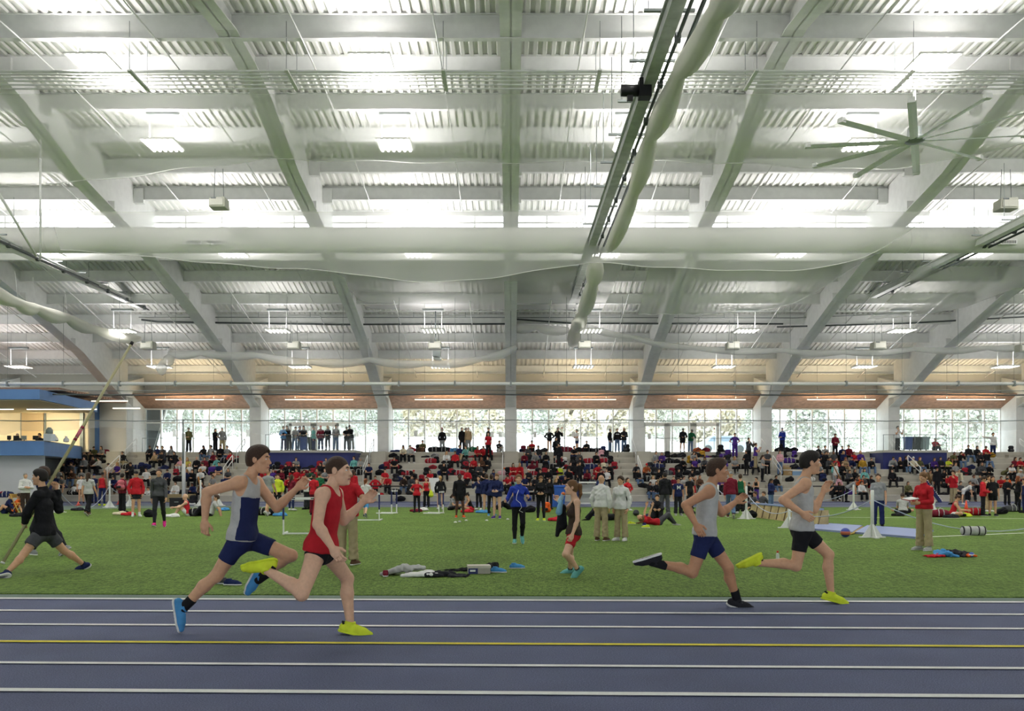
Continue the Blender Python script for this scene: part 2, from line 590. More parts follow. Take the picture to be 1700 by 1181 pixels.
# ---- window wall of each bay
M_glass = bpy.data.materials.new('clear window glass')
M_glass.use_nodes = True
def _glass():
    nt = M_glass.node_tree
    b = nt.nodes['Principled BSDF']
    b.inputs['Base Color'].default_value = (0.8, 0.9, 0.9, 1)
    b.inputs['Roughness'].default_value = 0.03
    t = nt.nodes.new('ShaderNodeBsdfTransparent')
    t.inputs[0].default_value = (0.96, 0.98, 0.98, 1)
    mx = nt.nodes.new('ShaderNodeMixShader')
    mx.inputs[0].default_value = 0.05
    nt.links.new(t.outputs[0], mx.inputs[1])
    nt.links.new(b.outputs[0], mx.inputs[2])
    nt.links.new(mx.outputs[0], nt.nodes['Material Output'].inputs[0])
_glass()
YW = 64.55
ZS, ZT = 3.34, 6.55
for k in range(-3, 5):
    x0, x1 = BAY * k + 0.4, BAY * (k + 1) - 0.4
    m = MB()
    n = 7
    for i in range(n + 1):
        x = lerp(x0, x1, i / n)
        m.box((x - 0.045, YW - 0.06, ZS), (x + 0.045, YW + 0.2, ZT))
    for z in (ZS, 5.55, ZT):
        m.box((x0, YW - 0.055, z - 0.04), (x1, YW + 0.055, z + 0.04))
    if k == 1 or k == -2:
        xs = [lerp(x0, x1, t) for t in ((0.02, 0.24, 0.24, 0.47, 0.47, 0.7) if k == 1 else (0.18, 0.40, 0.40, 0.62))]
        for a, b in zip(xs[0::2], xs[1::2]):
            for q in (a, b - 0.22):
                m.box((q, YW - 0.1, ZS), (q + 0.22, YW + 0.1, 5.5))
            m.box((a, YW - 0.1, 5.3), (b, YW + 0.1, 5.55))
    w = struct(m.build('window_%d' % (k + 5), M_white))
    g = MB()
    g.box((x0, YW - 0.008, ZS), (x1, YW + 0.008, ZT))
    go = g.build('pane', M_glass, w)
    # slatted timber soffit above
    s = MB()
    ns = 16
    for i in range(ns):
        a, b = i / ns, (i + 0.72) / ns
        ya, za = lerp(62.4, 64.5, a), lerp(7.45, 6.62, a)
        yb, zb = lerp(62.4, 64.5, b), lerp(7.45, 6.62, b)
        s.add([(x0, ya, za), (x1, ya, za), (x1, yb, zb), (x0, yb, zb), (x0, ya, za + 0.05), (x1, ya, za + 0.05), (x1, yb, zb + 0.05), (x0, yb, zb + 0.05)],
              [(0, 1, 2, 3), (7, 6, 5, 4), (0, 4, 5, 1), (3, 2, 6, 7)])
    s.add([(x0, 62.4, 7.52), (x1, 62.4, 7.52), (x1, 64.5, 6.72), (x0, 64.5, 6.72)], [(0, 1, 2, 3)])
    struct(s.build('ceiling_slats', mat('oak slats', 'a5836c', 0.6, noise=0.25, nscale=4)))
    # wall above the glass
    # hanging linear lamp
    cx = (x0 + x1) / 2 + (0.45 if k >= 0 else 0.2)
    lt = thing('linear_lamp', 'thin hanging line lamp under the slatted soffit, %s bay from the blue balcony' % ORD[k + 3], 'lamp', (cx, 61.6, 6.98), 0, 'line lamps under the timber soffit')
    MB().box((-2.4, -0.04, 0.01), (2.4, 0.04, 0.05)).build('diffuser', M_tube2, lt)
    MB().box((-2.4, -0.06, 0.05), (2.4, 0.06, 0.09)).build('housing', M_white, lt)
    for sx in (-1.7, 1.7):
        MB().tube([(sx, 0, 0.08), (sx, 0, 2.8)], 0.012, 5).build('hanger', M_steel, lt)
    # warm light on the deck above the soffit
    L = bpy.data.lights.new('soffit light', 'AREA')
    L.shape = 'RECTANGLE'
    L.size, L.size_y = 4.6, 0.12
    L.energy = 120
    L.color = (1, 0.78, 0.5)
    lo = bpy.data.objects.new('lamp_light', L)
    C.objects.link(lo)
    lo.parent = lt
    lo.location = (0, 0, 0.14)
    lo.rotation_euler = (R(140), 0, 0)
struct(MB().box((-52, 64.6, 6.6), (52, 64.9, 9.4)).build('wall_back', M_wallw))
struct(MB().box((BAY * 5 - 0.4, 64.5, 0), (52, 64.9, 6.6)).build('wall_back_end', M_wallw))

# dark panels and slanting brace at the first window
x0 = -BAY * 3 + 0.4
m = MB()
a, b = W(245, 681, YW), W(273, 681, YW)
m.add([(x0, YW + 0.3, ZS), (W(254, 750, YW).x, YW + 0.3, ZS), (b.x, YW + 0.3, ZT), (x0, YW + 0.3, ZT)], [(0, 1, 2, 3)])
struct(m.build('wall_outer', mat('dark slate cladding', '5b6266', 0.7, noise=0.2, nscale=1.5)))
bd = MB().tube([(W(252, 760, 64.9).x, 64.95, 3.1), (W(277, 676, 64.9).x, 64.95, 6.8)], 0.11, 8)
struct(bd.build('trim_2', M_white, None, True))

# white lit panels flanking each column (window reveals)
# ---- railings on the deck behind the crowd
for k in range(-3, 5):
    if k in (-2, 4 - 1 + 10):
        continue
    xa = BAY * k + (1.0 if k >= 0 else 0.6)
    xb = xa + (6.4 if k != 1 else 7.0)
    if k == 3:
        xa, xb = xa + 0.6, xb
    r = thing('guard_railing', 'thin grey guard railing on the walkway, %s bay from the blue balcony' % ORD[k + 3], 'railing', (xa, 63.6, 3.32), 0, 'railings before the windows')
    w_ = xb - xa
    MB().tube([(0, 0, 0), (0, 0, 1.05), (w_, 0, 1.05), (w_, 0, 0)], 0.022, 6).build('top_rail', M_steel, r, True)
    for i in range(1, 6):
        MB().tube([(w_ * i / 6, 0, 0), (w_ * i / 6, 0, 1.04)], 0.016, 6).build('post', M_steel, r, True)

# ---- the two navy platforms
def platform(label, pxa, pxb, Yf=59.6, zb=2.45):
    xa, xb = W(pxa, 0, Yf).x, W(pxb, 0, Yf).x
    p = thing('viewing_platform', label, 'platform', ((xa + xb) / 2, Yf, zb), 0)
    hw = (xb - xa) / 2
    top = 3.36 - zb
    MB().box((-hw, 0, -0.75), (hw, 2.3, top - 0.14)).build('fascia', M_navy, p)
    MB().box((-hw - 0.05, -0.1, top - 0.14), (hw + 0.05, 2.8, top + 0.02)).build('slab', mat('pale coping', 'b9b9ae', 0.8), p)
    g = MB()
    n = 6
    MB().tube([(-hw, 0.02, top + 1.08), (hw * (1 if pxa < 800 else 1), 0.02, top + 1.08)], 0.022, 6).build('handrail', M_steel, p, True)
    for i in range(n + 1):
        x = lerp(-hw + 0.03, hw - 0.03, i / n)
        MB().tube([(x, 0.02, top), (x, 0.02, top + 1.08)], 0.02, 6).build('post', M_steel, p, True)
    for i in range(n):
        xa2, xb2 = lerp(-hw + 0.03, hw - 0.03, i / n) + 0.04, lerp(-hw + 0.03, hw - 0.03, (i + 1) / n) - 0.04
        MB().box((xa2, 0.015, top + 0.06), (xb2, 0.03, top + 1.0)).build('glass_panel', M_glass, p)
    return p
platform('long navy-fronted viewing platform with glass railing and a row of people on top', 440, 590)
platform('shorter navy-fronted viewing platform with wheeled bins and a red-jacketed sitter', 1466, 1572)

# ---- the balcony with the blue front at the end of the hall
def balcony():
    Yb = 50.0
    xc = W(73, 0, Yb).x
    xe, ye = W(136, 0, 60.0).x, 60.0
    xg = W(82, 0, 57.5).x
    zb_, zt_ = HC + (790 - 756.5) / F * Yb, HC + (790 - 733) / F * Yb
    def poly(off, za, zb2, name, m):
        q = MB()
        wd = .3 if off == 0 else .9
        p = [(-45, Yb + off), (xc - 0.0, Yb + off), (xe + 0.0, ye), (xe - wd, ye), (xc - wd * .8, Yb + wd), (-45, Yb + wd)]
        q.prism(p, za, zb2, 'z')
        return q.build(name, m)
    bb = thing('balcony', 'blue-fronted office balcony with people working at a counter', 'balcony', (xc, Yb, 0))
    bo = poly(0, zb_, zt_, 'blue_front', M_blue)
    bo2 = poly(0.06, zt_, zt_ + 0.05, 'counter_top', mat('grey counter', '8b8d88', 0.6))
    for q in (bo, bo2):
        q.parent = bb
        q.matrix_parent_inverse = Matrix.Translation(-Vector(bb.location))
    q = MB()
    q.prism([(-52, Yb + 0.5), (xc - 0.2, Yb + 0.5), (xg - 0.35, 57.5), (xg - 1.2, 64.5), (-52, 64.5)], 0, zb_, 'z')
    struct(q.build('wall_balcony', M_greywall))
    q = MB().prism([(-52, Yb + .35), (xc - .35, Yb + .35), (xe - .5, ye), (xe - 1, 61), (-52, 61)], zb_, zb_ + .12, 'z')
    struct(q.build('floor_balcony', M_greywall))
    # bench step along the grey wall
    struct(MB().box((-52, 48.6, 0), (xc + 0.0, Yb + 0.6, 0.42)).build('floor_bench', M_conc))
    # office interior: back wall, warm light, blue soffit, slats
    zf = zt_ - 0.35
    q = MB()
    q.box((-52, 60.0, zf), (W(146, 0, 60).x, 60.2, 7.4))
    struct(q.build('wall_office', M_cream))
    q = MB()
    for a, b in ((0, 37), (37, 50)):
        pass
    for x in [W(p, 0, 59.9).x for p in (36, 37.5, 52, 75, 134, 137)]:
        q.box((x - 0.05, 59.85, zf), (x + 0.05, 59.95, 6.5))
    struct(q.build('trim_3', M_steel))
    q = MB()
    q.box((W(37, 0, 59.9).x, 59.8, zf), (W(73, 0, 59.9).x, 59.98, 6.6))
    struct(q.build('wall_office_recess', mat('tan wall', 'c9b189', 0.7)))
    struct(MB().box((W(137, 0, 62).x, 61.5, 2.5), (W(137, 0, 62).x + 3.3, 61.7, 7.6)).build('wall_landing', M_wallw))
    struct(MB().box((W(155, 0, 61).x, 61.2, 3.2), (W(160, 0, 61).x, 61.45, 6.7)).build('trim_4', M_blue))
    # soffit of timber slats
    q = MB()
    for i in range(26):
        y = 52.0 + i * 0.36
        q.box((-52, y, 6.75), (W(208, 0, 61).x, y + 0.26, 6.85))
    q.box((-52, 52, 6.86), (W(208, 0, 61).x, 61.4, 6.9))
    struct(q.build('ceiling_slats', _MATS['oak slats']))
    q = MB()
    a0 = W(0, 664, 49.0)
    q.prism([(-52, 47.5), (W(66, 0, 48.2).x, 48.2), (W(150, 0, 56).x, 56), (W(150, 0, 56).x - .5, 58), (-52, 58)], 5.86, 6.42, 'z')
    struct(q.build('ceiling_fascia', M_blue))
    q = MB()
    q.prism([(-52, 47.7), (W(64, 0, 48.4).x, 48.5), (W(146, 0, 56).x, 56), (W(146, 0, 56).x - .5, 57.8), (-52, 57.8)], 5.8, 5.86, 'z')
    struct(q.build('ceiling_office', mat('cream soffit', 'dcc9a0', 0.8)))
    for i, (px, py, L_) in enumerate(((3, 676, 1.4), (68, 676, 1.7), (125, 679, 2.6), (182, 667, 2.4), (210, 679, 1.8))):
        p = W(px, py, 53.5 if i < 3 else 58)
        p.z = min(p.z, 5.68 if i < 3 else 6.63)
        lt = thing('linear_lamp', 'warm line lamp over the office balcony, %s from the frame edge' % ORD[i], 'lamp', p, 0, 'line lamps over the balcony')
        MB().box((-L_ / 2, -0.05, 0), (L_ / 2, 0.05, 0.05)).build('diffuser', M_tube2, lt)
        MB().box((-L_ / 2, -0.07, 0.05), (L_ / 2, 0.07, 0.11)).build('housing', M_white, lt)
    for x in (-44, -37, -31):
        L = bpy.data.lights.new('office light', 'AREA')
        L.size = 1.6
        L.energy = 260
        L.color = (1, 0.84, 0.55)
        lo = bpy.data.objects.new('office_ceiling_light', L)
        C.objects.link(lo)
        lo.location = (x, 57.2, 5.6)
        lo.rotation_euler = (R(35), 0, 0)
    # equipment on the counter
    def box_item(nm, lab, px, py0, py1, wpx, Y, m, cat, parts=None):
        p = W(px, py1, Y)
        h = (py1 - py0) / F * Y
        hw = wpx / 2 / F * Y
        t = thing(nm, lab, cat, (p.x, Y, zt_ + 0.05))
        return t, hw, h
    for i, (px, wpx) in enumerate(((15, 6), (27, 9), (40, 8), (59, 9))):
        Y = 50.55
        p = W(px, 733, Y)
        hw = wpx / 2 / F * Y
        t = thing('monitor', ('small black computer monitor at the counter end', 'black laptop before the seated worker', 'grey printer-sized monitor on the counter', 'black monitor with yellow sticker by the second worker')[i], 'monitor', (p.x, Y, zt_ + 0.05), 0, 'screens on the balcony counter')
        MB().box((-hw, -0.02, 0.06), (hw, 0.03, 0.3)).build('screen', M_black if i != 2 else M_steel, t)
        MB().box((-hw * 0.5, -0.08, 0), (hw * 0.5, 0.1, 0.02)).build('stand', M_black, t)
        MB().box((-0.02, 0.0, 0.01), (0.02, 0.03, 0.08)).build('neck', M_black, t)
    p = W(82, 733, 51.0)
    t = thing('water_cooler', 'clear water dispenser with a bottle standing on the blue balcony counter', 'water dispenser', (p.x, 51.0, zt_ + 0.05))
    MB().box((-0.24, -0.2, 0), (0.24, 0.2, 0.42)).build('tank', mat('milky plastic', 'cfdbe0', 0.3), t)
    MB().lathe([(0.05, 0), (0.2, 0.03), (0.2, 0.24), (0.12, 0.33), (0.1, 0.38)], (0, 0, 0.42), 12).build('bottle', mat('grey tinted plastic', '8e9c98', 0.3), t, True)
    for i, px in enumerate((92, 110)):
        p = W(px, 733, 51.6 + i)
        t = thing('plastic_bag', ('white plastic bag beside the water dispenser', 'crumpled white plastic bag towards the balcony corner')[i], 'bag', (p.x, 51.6 + i, zt_ + 0.05))
        MB().lathe([(0.1, 0), (0.17, 0.05), (0.15, 0.2), (0.06, 0.28), (0.09, 0.36)], (0, 0, 0), 9).build('bag_body', M_whpl, t, True)
    return zt_
Z_BALC = balcony()

# ---- ducts, tracks, conduits
def pxr(px, Y):
    return px / F * Y
Yd = 40.4
zd = HC + (790 - 399) / F * Yd
dt = thing('air_duct', 'long white round air duct spanning the hall below the roof windows', 'duct', (0, Yd, zd))
m = MB()
m.tube([(-46, 0, 0), (46, 0, 0)], 0.585, 28)
m.build('duct_body', M_duct, dt, True)
for i in range(-14, 15):
    x = i * 3.05
    MB().tube([(x - 0.03, 0, 0), (x + 0.03, 0, 0)], 0.6, 28).build('seam_ring', M_duct, dt)
for px in (322, 356, 1638, 1674):
    x = (px - PX0) / F * (Yd - 0.6)
    v = MB().box((x - 0.38, -0.66, -0.36), (x + 0.38, -0.40, -0.14))
    vo = v.build('vent', M_white, dt)
    q = MB()
    for i in range(9):
        q.box((x - 0.33 + i * 0.075, -0.675, -0.32), (x - 0.29 + i * 0.075, -0.655, -0.19))
    q.build('grille', M_dark, vo)

def pipe(name, label, cat, pts, r, m, group=None, seg=8, hang=None, hz=None):
    o = MB().tube(pts, r, seg).build(name, m, None, True, loc=pts[0])
    tag(o, label, cat, group)
    if hang:
        q = MB()
    return o
for i, py in enumerate((118.5, 124, 129, 134.5, 141, 147.5)):
    Y = (14.9 - HC) * F / (790 - py)
    pipe('conduit', 'white conduit across the hall, %s of the bundle below the ridge' % ORD[i], 'pipe', [(-24, Y, 14.9), (24, Y, 14.9)], 0.03 if i else 0.045, M_white, 'conduit bundle across the hall')
for i in range(8):
    x = -17.5 + i * 5.1
    t = thing('conduit_hanger', 'trapeze hanger carrying the white conduit bundle, %s across the hall' % ORD[i], 'hanger', (x, 29.1, 14.84), 0, 'conduit hangers')
    MB().box((-0.06, -0.75, -0.04), (0.06, 0.75, 0.02)).build('strut', M_white, t)
    for yy in (-0.7, 0.7):
        MB().tube([(0, yy, 0), (0, yy, 1.6)], 0.012, 5).build('rod', M_steel, t)
# main sprinkler lines running with the roof slope
for i, X in enumerate([k * BAY + d for k in range(-4, 4) for d in (2.35, 6.75)]):
    ys = [24, 28, 32, 36, 40, 43.5]
    pipe('sprinkler_pipe', 'thin white sprinkler pipe under the high roof, %s across' % ORD[i], 'pipe', [(X, y, deck_z(y) - 0.85) for y in ys], 0.028, M_white, 'sprinkler pipes under the roof', 6)
    ys = [46, 52, 58, 63]
    pipe('sprinkler_pipe', 'thin white sprinkler pipe under the lower roof, %s across' % ORD[i], 'pipe', [(X, y, deck_z(y) - 0.8) for y in ys], 0.028, M_white, 'sprinkler pipes under the roof', 6)
# far curtain track, cables
Yt = 50.0
tr = thing('curtain_track', 'long white curtain track tube running before the stand', 'track', (0, Yt, HC + (790 - 637.5) / F * Yt))
MB().tube([(-31, 0, 0), (31, 0, 0)], 0.095, 10).build('track_tube', M_whpl, tr, True)
for i in range(-9, 10):
    MB().box((i * 3.2 - 0.05, -0.12, -0.14), (i * 3.2 + 0.05, 0.12, 0.16)).build('clamp', M_steel, tr)
    MB().tube([(i * 3.2, 0, 0.1), (i * 3.2, 0, 5.0)], 0.01, 4).build('hanger', M_steel, tr)
for lab, py, r, m in (('thin grey cable just under the white curtain track', 648.5, 0.025, M_steel), ('dark bar hanging under the white curtain track', 655.5, 0.05, M_dark)):
    z = HC + (790 - py) / F * Yt
    pts = [(-31 + 62 * i / 24, Yt, z + 0.03 * math.sin(i * 1.3)) for i in range(25)]
    pipe('cable', lab, 'cable', pts, r, m, None, 6)
z = HC + (790 - 698.5) / F * 52
pts = [(-32 + 64 * i / 40, 52, z + 0.035 * math.cos(i * math.pi / 2)) for i in range(41)]
pipe('cable', 'taut grey cable carrying the low net in front of the windows', 'cable', pts, 0.03, M_steel, None, 6)

# transverse rail with cables and long dark bars
Yr = 54.0
zr = lambda py: HC + (790 - py) / F * Yr
rl = thing('curtain_rail', 'white curtain rail crossing the hall at the end of the long dark track', 'rail', (0, Yr, zr(515)))
MB().box((-24, -0.08, -0.13), (W(1520, 0, Yr).x, 0.08, 0.13)).build('rail_beam', M_whpl, rl)
for i in range(-7, 8):
    MB().tube([(i * 3.2, 0, 0), (i * 3.2, 0, 1.1)], 0.015, 5).build('hanger', M_steel, rl)
    MB().tube([(i * 3.2 + 0.4, 0, -0.1), (i * 3.2 + 0.4, 0, -0.45)], 0.015, 5).build('clip', M_steel, rl)
pipe('cable', 'grey lifting cable below the white curtain rail', 'cable', [(-23, Yr, zr(527)), (8, Yr, zr(527.5)), (W(1320, 0, Yr).x, Yr, zr(528)), (31.5, Yr, zr(512))], 0.028, M_steel, None, 6)
pipe('batten', 'dark batten ending near the centre beam', 'bar', [(W(235, 0, Yr).x, Yr, zr(531)), (W(262, 0, Yr).x, Yr, zr(534.5)), (W(560, 0, Yr).x, Yr, zr(539)), (W(862, 0, Yr).x, Yr, zr(538))], 0.055, M_dark, None, 8)
pipe('batten', 'dark batten sloping from the centre beam towards the fan', 'bar', [(W(840, 0, Yr).x, Yr, zr(529)), (W(950, 0, Yr).x, Yr, zr(537)), (W(1300, 0, Yr).x, Yr, zr(538))], 0.05, M_dark, None, 8)
pipe('batten', 'dark batten rising towards the wall with the far fixtures', 'bar', [(W(1290, 0, Yr - .2).x, Yr - .2, zr(544)), (W(1500, 0, Yr).x, Yr - .2, zr(538)), (W(1720, 0, Yr).x, Yr - .2, zr(526))], 0.05, M_dark, None, 8)

def long_track(X, Z, ya, yb, label, mk):
    t = thing('curtain_track', label, 'track', (X, ya, Z))
    L_ = yb - ya
    MB().box((-0.16, 0, -0.16), (0.16, L_, 0.16)).box((-0.22, 0, 0.1), (0.22, L_, 0.16)).build('track_beam', mk, t)
    MB().tube([(0.28, 0, -0.12), (0.28, L_, -0.12)], 0.045, 6).build('drive_tube', M_dark, t, True)
    MB().tube([(0.52, 0, -0.2), (0.50, L_ * 0.7, -0.16)], 0.05, 6).build('batten', M_dark, t, True)
    n = int(L_ / 2.4)
    for i in range(n):
        y = 1 + i * 2.4
        MB().box((-0.6, y - 0.04, 0.17), (0.55, y + 0.04, 0.23)).build('cross_strut', M_steel, t)
        MB().tube([(-0.5, y, 0.2), (-0.5, y, 2.6)], 0.012, 4).build('hanger', M_steel, t)
        MB().tube([(0.22, y + 0.6, -0.12), (0.34, y + 0.6, -0.12)], 0.12, 10).build('pulley', M_dark, t)
    return t
T1 = long_track(3.62, 12.0, 14.0, 55.0, 'dark steel curtain track running from the camera side to the far rail', mat('weathered steel', 'b2b8b4', 0.5, metal=0.0, noise=0.2, nscale=3))
# winch motor on the track
mo = thing('winch_motor', 'black winch motor hanging on the dark curtain track', 'motor', (3.25, 22.9, 11.75))
MB().tube([(-0.36, 0, 0), (0.1, 0, 0)], 0.15, 12).build('motor_body', M_black, mo, True)
MB().box((0.1, -0.16, -0.2), (0.42, 0.16, 0.28)).build('gearbox', M_black, mo)
MB().box((-0.2, -0.06, -0.26), (-0.05, 0.06, -0.12)).build('mounting_foot', M_black, mo)
T2 = long_track(-22.6, 12.0, 30.0, 54.0, 'white curtain track running back to the far rail above the pole vaulter', M_white)
T3 = long_track(21.4, 12.3, 36.0, 53.8, 'pale curtain track running back beyond the ceiling fan', M_white)

# ---- nets
M_netA = net_mat('sheer white netting', 'f5f6f2', 0.30)
M_netB = net_mat('sheer white netting folds', 'f2f4ee', 0.5)
M_netC = net_mat('gathered white netting', 'e9eadd', 0.85)
M_netD = net_mat('hanging fine netting', 'dfe3dc', 0.16)

def interp(pts, x):
    for (a, ya), (b, yb) in zip(pts, pts[1:]):
        if a <= x <= b:
            t = (x - a) / (b - a)
            return lerp(ya, yb, t)
    return pts[0][1] if x < pts[0][0] else pts[-1][1]
def smooth_curve(pts, n=80):
    xs = [lerp(pts[0][0], pts[-1][0], i / n) for i in range(n + 1)]
    ys = [interp(pts, x) for x in xs]
    for _ in range(6):
        ys = [ys[0]] + [(ys[i - 1] + 2 * ys[i] + ys[i + 1]) / 4 for i in range(1, n)] + [ys[-1]]
    return xs, ys
def sheet(label, edge, Yedge, top_z, Ytop, m, rope=True, n=80):
    """net hung along a high line, its lower hem swagging; edge lists the hem as seen"""
    xs, ys = smooth_curve(edge, n)
    b = MB()
    hem = [W(x, y, Yedge) for x, y in zip(xs, ys)]
    nv = 8
    v = []
    for j in range(nv + 1):
        t = j / nv
        for i, p in enumerate(hem):
            top = Vector((p.x, Ytop, top_z(p.x) if callable(top_z) else top_z))
            q = top.lerp(p, t)
            q.y += 0.12 * math.sin(i * 0.9 + 3 * t) * t
            q.z -= 0.25 * math.sin(math.pi * t) * (1 - 0.3 * t)
            v.append(q)
    k = len(hem)
    b.add(v, [(j * k + i, j * k + i + 1, (j + 1) * k + i + 1, (j + 1) * k + i) for j in range(nv) for i in range(k - 1)])
    root = thing('hanging_net', label, 'net', hem[k // 2])
    no = b.build('netting', m, root, True)
    no.matrix_parent_inverse = Matrix.Translation(-Vector(root.location))
    hb = MB().tube([v[nv * k + i] for i in range(k)], 0.018, 5)
    ho = hb.build('hem', net_mat('net hem', 'f4f5f0', 0.6), root, True)
    ho.matrix_parent_inverse = Matrix.Translation(-Vector(root.location))
    return root
sheet('wide sheer white net sagging under the high roof above the duct, scalloped hem',
      [(-60, 312), (0, 310), (100, 305), (190, 297), (280, 284), (370, 273), (428, 267), (440, 262), (500, 266), (560, 268), (720, 270), (900, 270), (1050, 268), (1200, 270), (1330, 277), (1430, 284), (1520, 278), (1620, 256), (1760, 225)], 34.0, 15.2, 31.0, M_netA)
sheet('sheer white net swagging below the big duct with a deep dip by the centre',
      [(100, 415), (230, 425), (350, 437), (480, 447), (545, 449), (560, 450), (640, 464), (720, 470), (800, 464), (870, 454), (960, 437), (990, 434), (1060, 442), (1130, 446), (1280, 451), (1370, 446), (1440, 428), (1490, 400), (1530, 368)], 39.0, 13.2, 38.2, M_netA)
sheet('sheer white net loop hanging down towards the far curtain rail beside the fan bay',
      [(1060, 522), (1150, 522), (1244, 519), (1310, 507), (1350, 488), (1400, 455), (1440, 425)], 46.0, 13.0, 41.0, M_netA)
sheet('sheer white net trailing to the far wall below the hall corner duct',
      [(1440, 530), (1520, 525), (1600, 511), (1660, 488), (1720, 455)], 50.0, 12.2, 44.0, M_netA)
sheet('sheer white net draped between the duct and the far rail near the centre beam',
      [(556, 438), (575, 470), (603, 512), (700, 516), (800, 515), (900, 514), (1000, 514)], 53.2, lambda x: 12.6, 41.5, M_netA)
# low net in front of the windows
def low_net():
    b = MB()
    n = 96
    z1 = HC + (790 - 698.8) / F * 52
    v = []
    nv = 3
    for j in range(nv + 1):
        for i in range(n + 1):
            x = -32 + 64 * i / n
            sag = 0.28 + 0.2 * abs(math.sin(i * math.pi / 12)) + (0.25 if i % 24 < 4 else 0)
            v.append((x, 52 + 0.06 * math.sin(i * 1.7) * j, z1 - sag * j / nv * 1.3))
    k = n + 1
    b.add(v, [(j * k + i, j * k + i + 1, (j + 1) * k + i + 1, (j + 1) * k + i) for j in range(nv) for i in range(n)])
    o = b.build('hanging_net', net_mat('low netting', 'eceee9', 0.24), None, True, loc=(0, 52, z1))
    tag(o, 'narrow scalloped white net under the cable in front of the windows', 'net')
low_net()

def sausage(label, pts, r, ties, m=None):
    """gathered net, bunched between ties"""
    pts = [Vector(p) for p in pts]
    n = 6
    P, RR = [], []
    cnt = 0
    segs = len(pts) - 1
    for i in range(segs):
        for j in range(n):
            t = j / n
            P.append(pts[i].lerp(pts[i + 1], t) + Vector((0, 0, -0.14 * math.sin(math.pi * t))))
            RR.append(r * (0.72 + 0.42 * math.sin(math.pi * t)) * (1 + 0.06 * math.sin(i * 2.1 + j)))
    P.append(pts[-1])
    RR.append(r * 0.5)
    root = thing('gathered_net', label, 'net', pts[0])
    b = MB().tube(P, RR, 28)
    for k in range(len(b.v)):
        if k % 2:
            c = P[k // 28]
            b.v[k] = tuple(c.lerp(Vector(b.v[k]), .90 if k % 4 == 1 else .95))
    o = b.build('netting', m or M_netC, root, True)
    o.matrix_parent_inverse = Matrix.Translation(-Vector(root.location))
    for i, p in enumerate(pts[1:-1]):
        q = MB().tube([p, p + Vector((-0.15, 0, 1.5))], 0.010, 4)
        c = q.build('tie_cord', M_whpl, root)
        c.matrix_parent_inverse = Matrix.Translation(-Vector(root.location))
    return root
def along(pxs, X):
    out = []
    for px, py in pxs:
        Y = X * F / (px - PX0)
        out.append((X, Y, HC + (790 - py) / F * Y))
    return out
sausage('thick gathered white net hanging beside the dark steel curtain track', along([(1225, -60), (1190, 20), (1128, 120), (1080, 228), (1052, 320), (1012, 414)], 4.2), 0.27, 6)
sausage('gathered white net end dangling at the tip of the dark curtain track', along([(990, 432), (984, 470), (968, 520), (955, 545), (950, 572)], 3.9), 0.36, 4)
sausage('gathered white net drooping from the wall towards the lifted vaulting pole', [W(-30, 470, 37), W(30, 503, 41), W(60, 512, 42.5), W(112, 528, 46), W(160, 548, 50), W(232, 563, 54)], 0.3, 5)
sausage('gathered white net swag crossing the hall under the dark batten', [W(280, 587, 54), W(333, 586, 54), W(427, 590, 54), W(520, 602, 54), W(613, 598, 54), W(706, 604, 54), W(800, 596, 54), W(858, 576, 54)], 0.24, 6, M_netB)
sausage('gathered white net swag starting at the centre beam', [W(842, 540, 54), W(890, 543, 54), W(945, 548, 54)], 0.28, 3, M_netB)
sausage('gathered white net swag running to the wall past the fan bay', [W(960, 538, 54), W(1050, 560, 54), W(1150, 578, 54), W(1300, 582, 54), W(1400, 585, 54), W(1517, 580, 54), W(1640, 578, 54), W(1720, 572, 54)], 0.19, 6, M_netB)
sausage('loose net tail hanging beside the lifted pole tip', [W(285, 590, 53.8), W(272, 602, 53.8), W(262, 618, 53.8)], 0.3, 2, M_netB)

# ---- ceiling fan
def fan():
    hub = W(1518, 236, 30)
    t = thing('ceiling_fan', 'huge ten-bladed white ceiling fan hanging from a long rod', 'fan', hub)
    MB().tube([(0, 0, 0.2), (0, 0, 4.0)], 0.06, 10).build('rod', M_whpl, t, True)
    MB().lathe([(0.1, 0.5), (0.22, 0.48), (0.24, 0.2), (0.34, 0.15), (0.34, 0.02), (0.1, -0.06)], (0, 0, 0), 20).build('motor', M_steel, t, True)
    MB().box((-0.45, -0.1, 3.9), (0.3, 0.1, 4.02)).build('mount', M_white, t)
    for i in range(10):
        a = R(28 + 36 * i)
        mt = Matrix.Rotation(a, 4, 'Z')
        b = MB()
        prof = []
        for q in range(2):
            x = 0.3 if q == 0 else 3.55
            prof.append([(x, -0.13, 0.0), (x, 0.0, 0.035), (x, 0.13, 0.05), (x, 0.0, 0.01)])
        v = [mt @ Vector(p) for s_ in prof for p in s_]
        b.add(v, [(0, 1, 5, 4), (1, 2, 6, 5), (2, 3, 7, 6), (3, 0, 4, 7), (0, 3, 2, 1), (4, 5, 6, 7)])
        bl = b.build('blade', mat('pale aluminium blade', 'f7f8f6', .35), t)
        w_ = MB().box((3.45, -0.1, -0.02), (3.62, 0.1, 0.14), 0, mt)
        w_.build('winglet', M_whpl, bl)
fan()

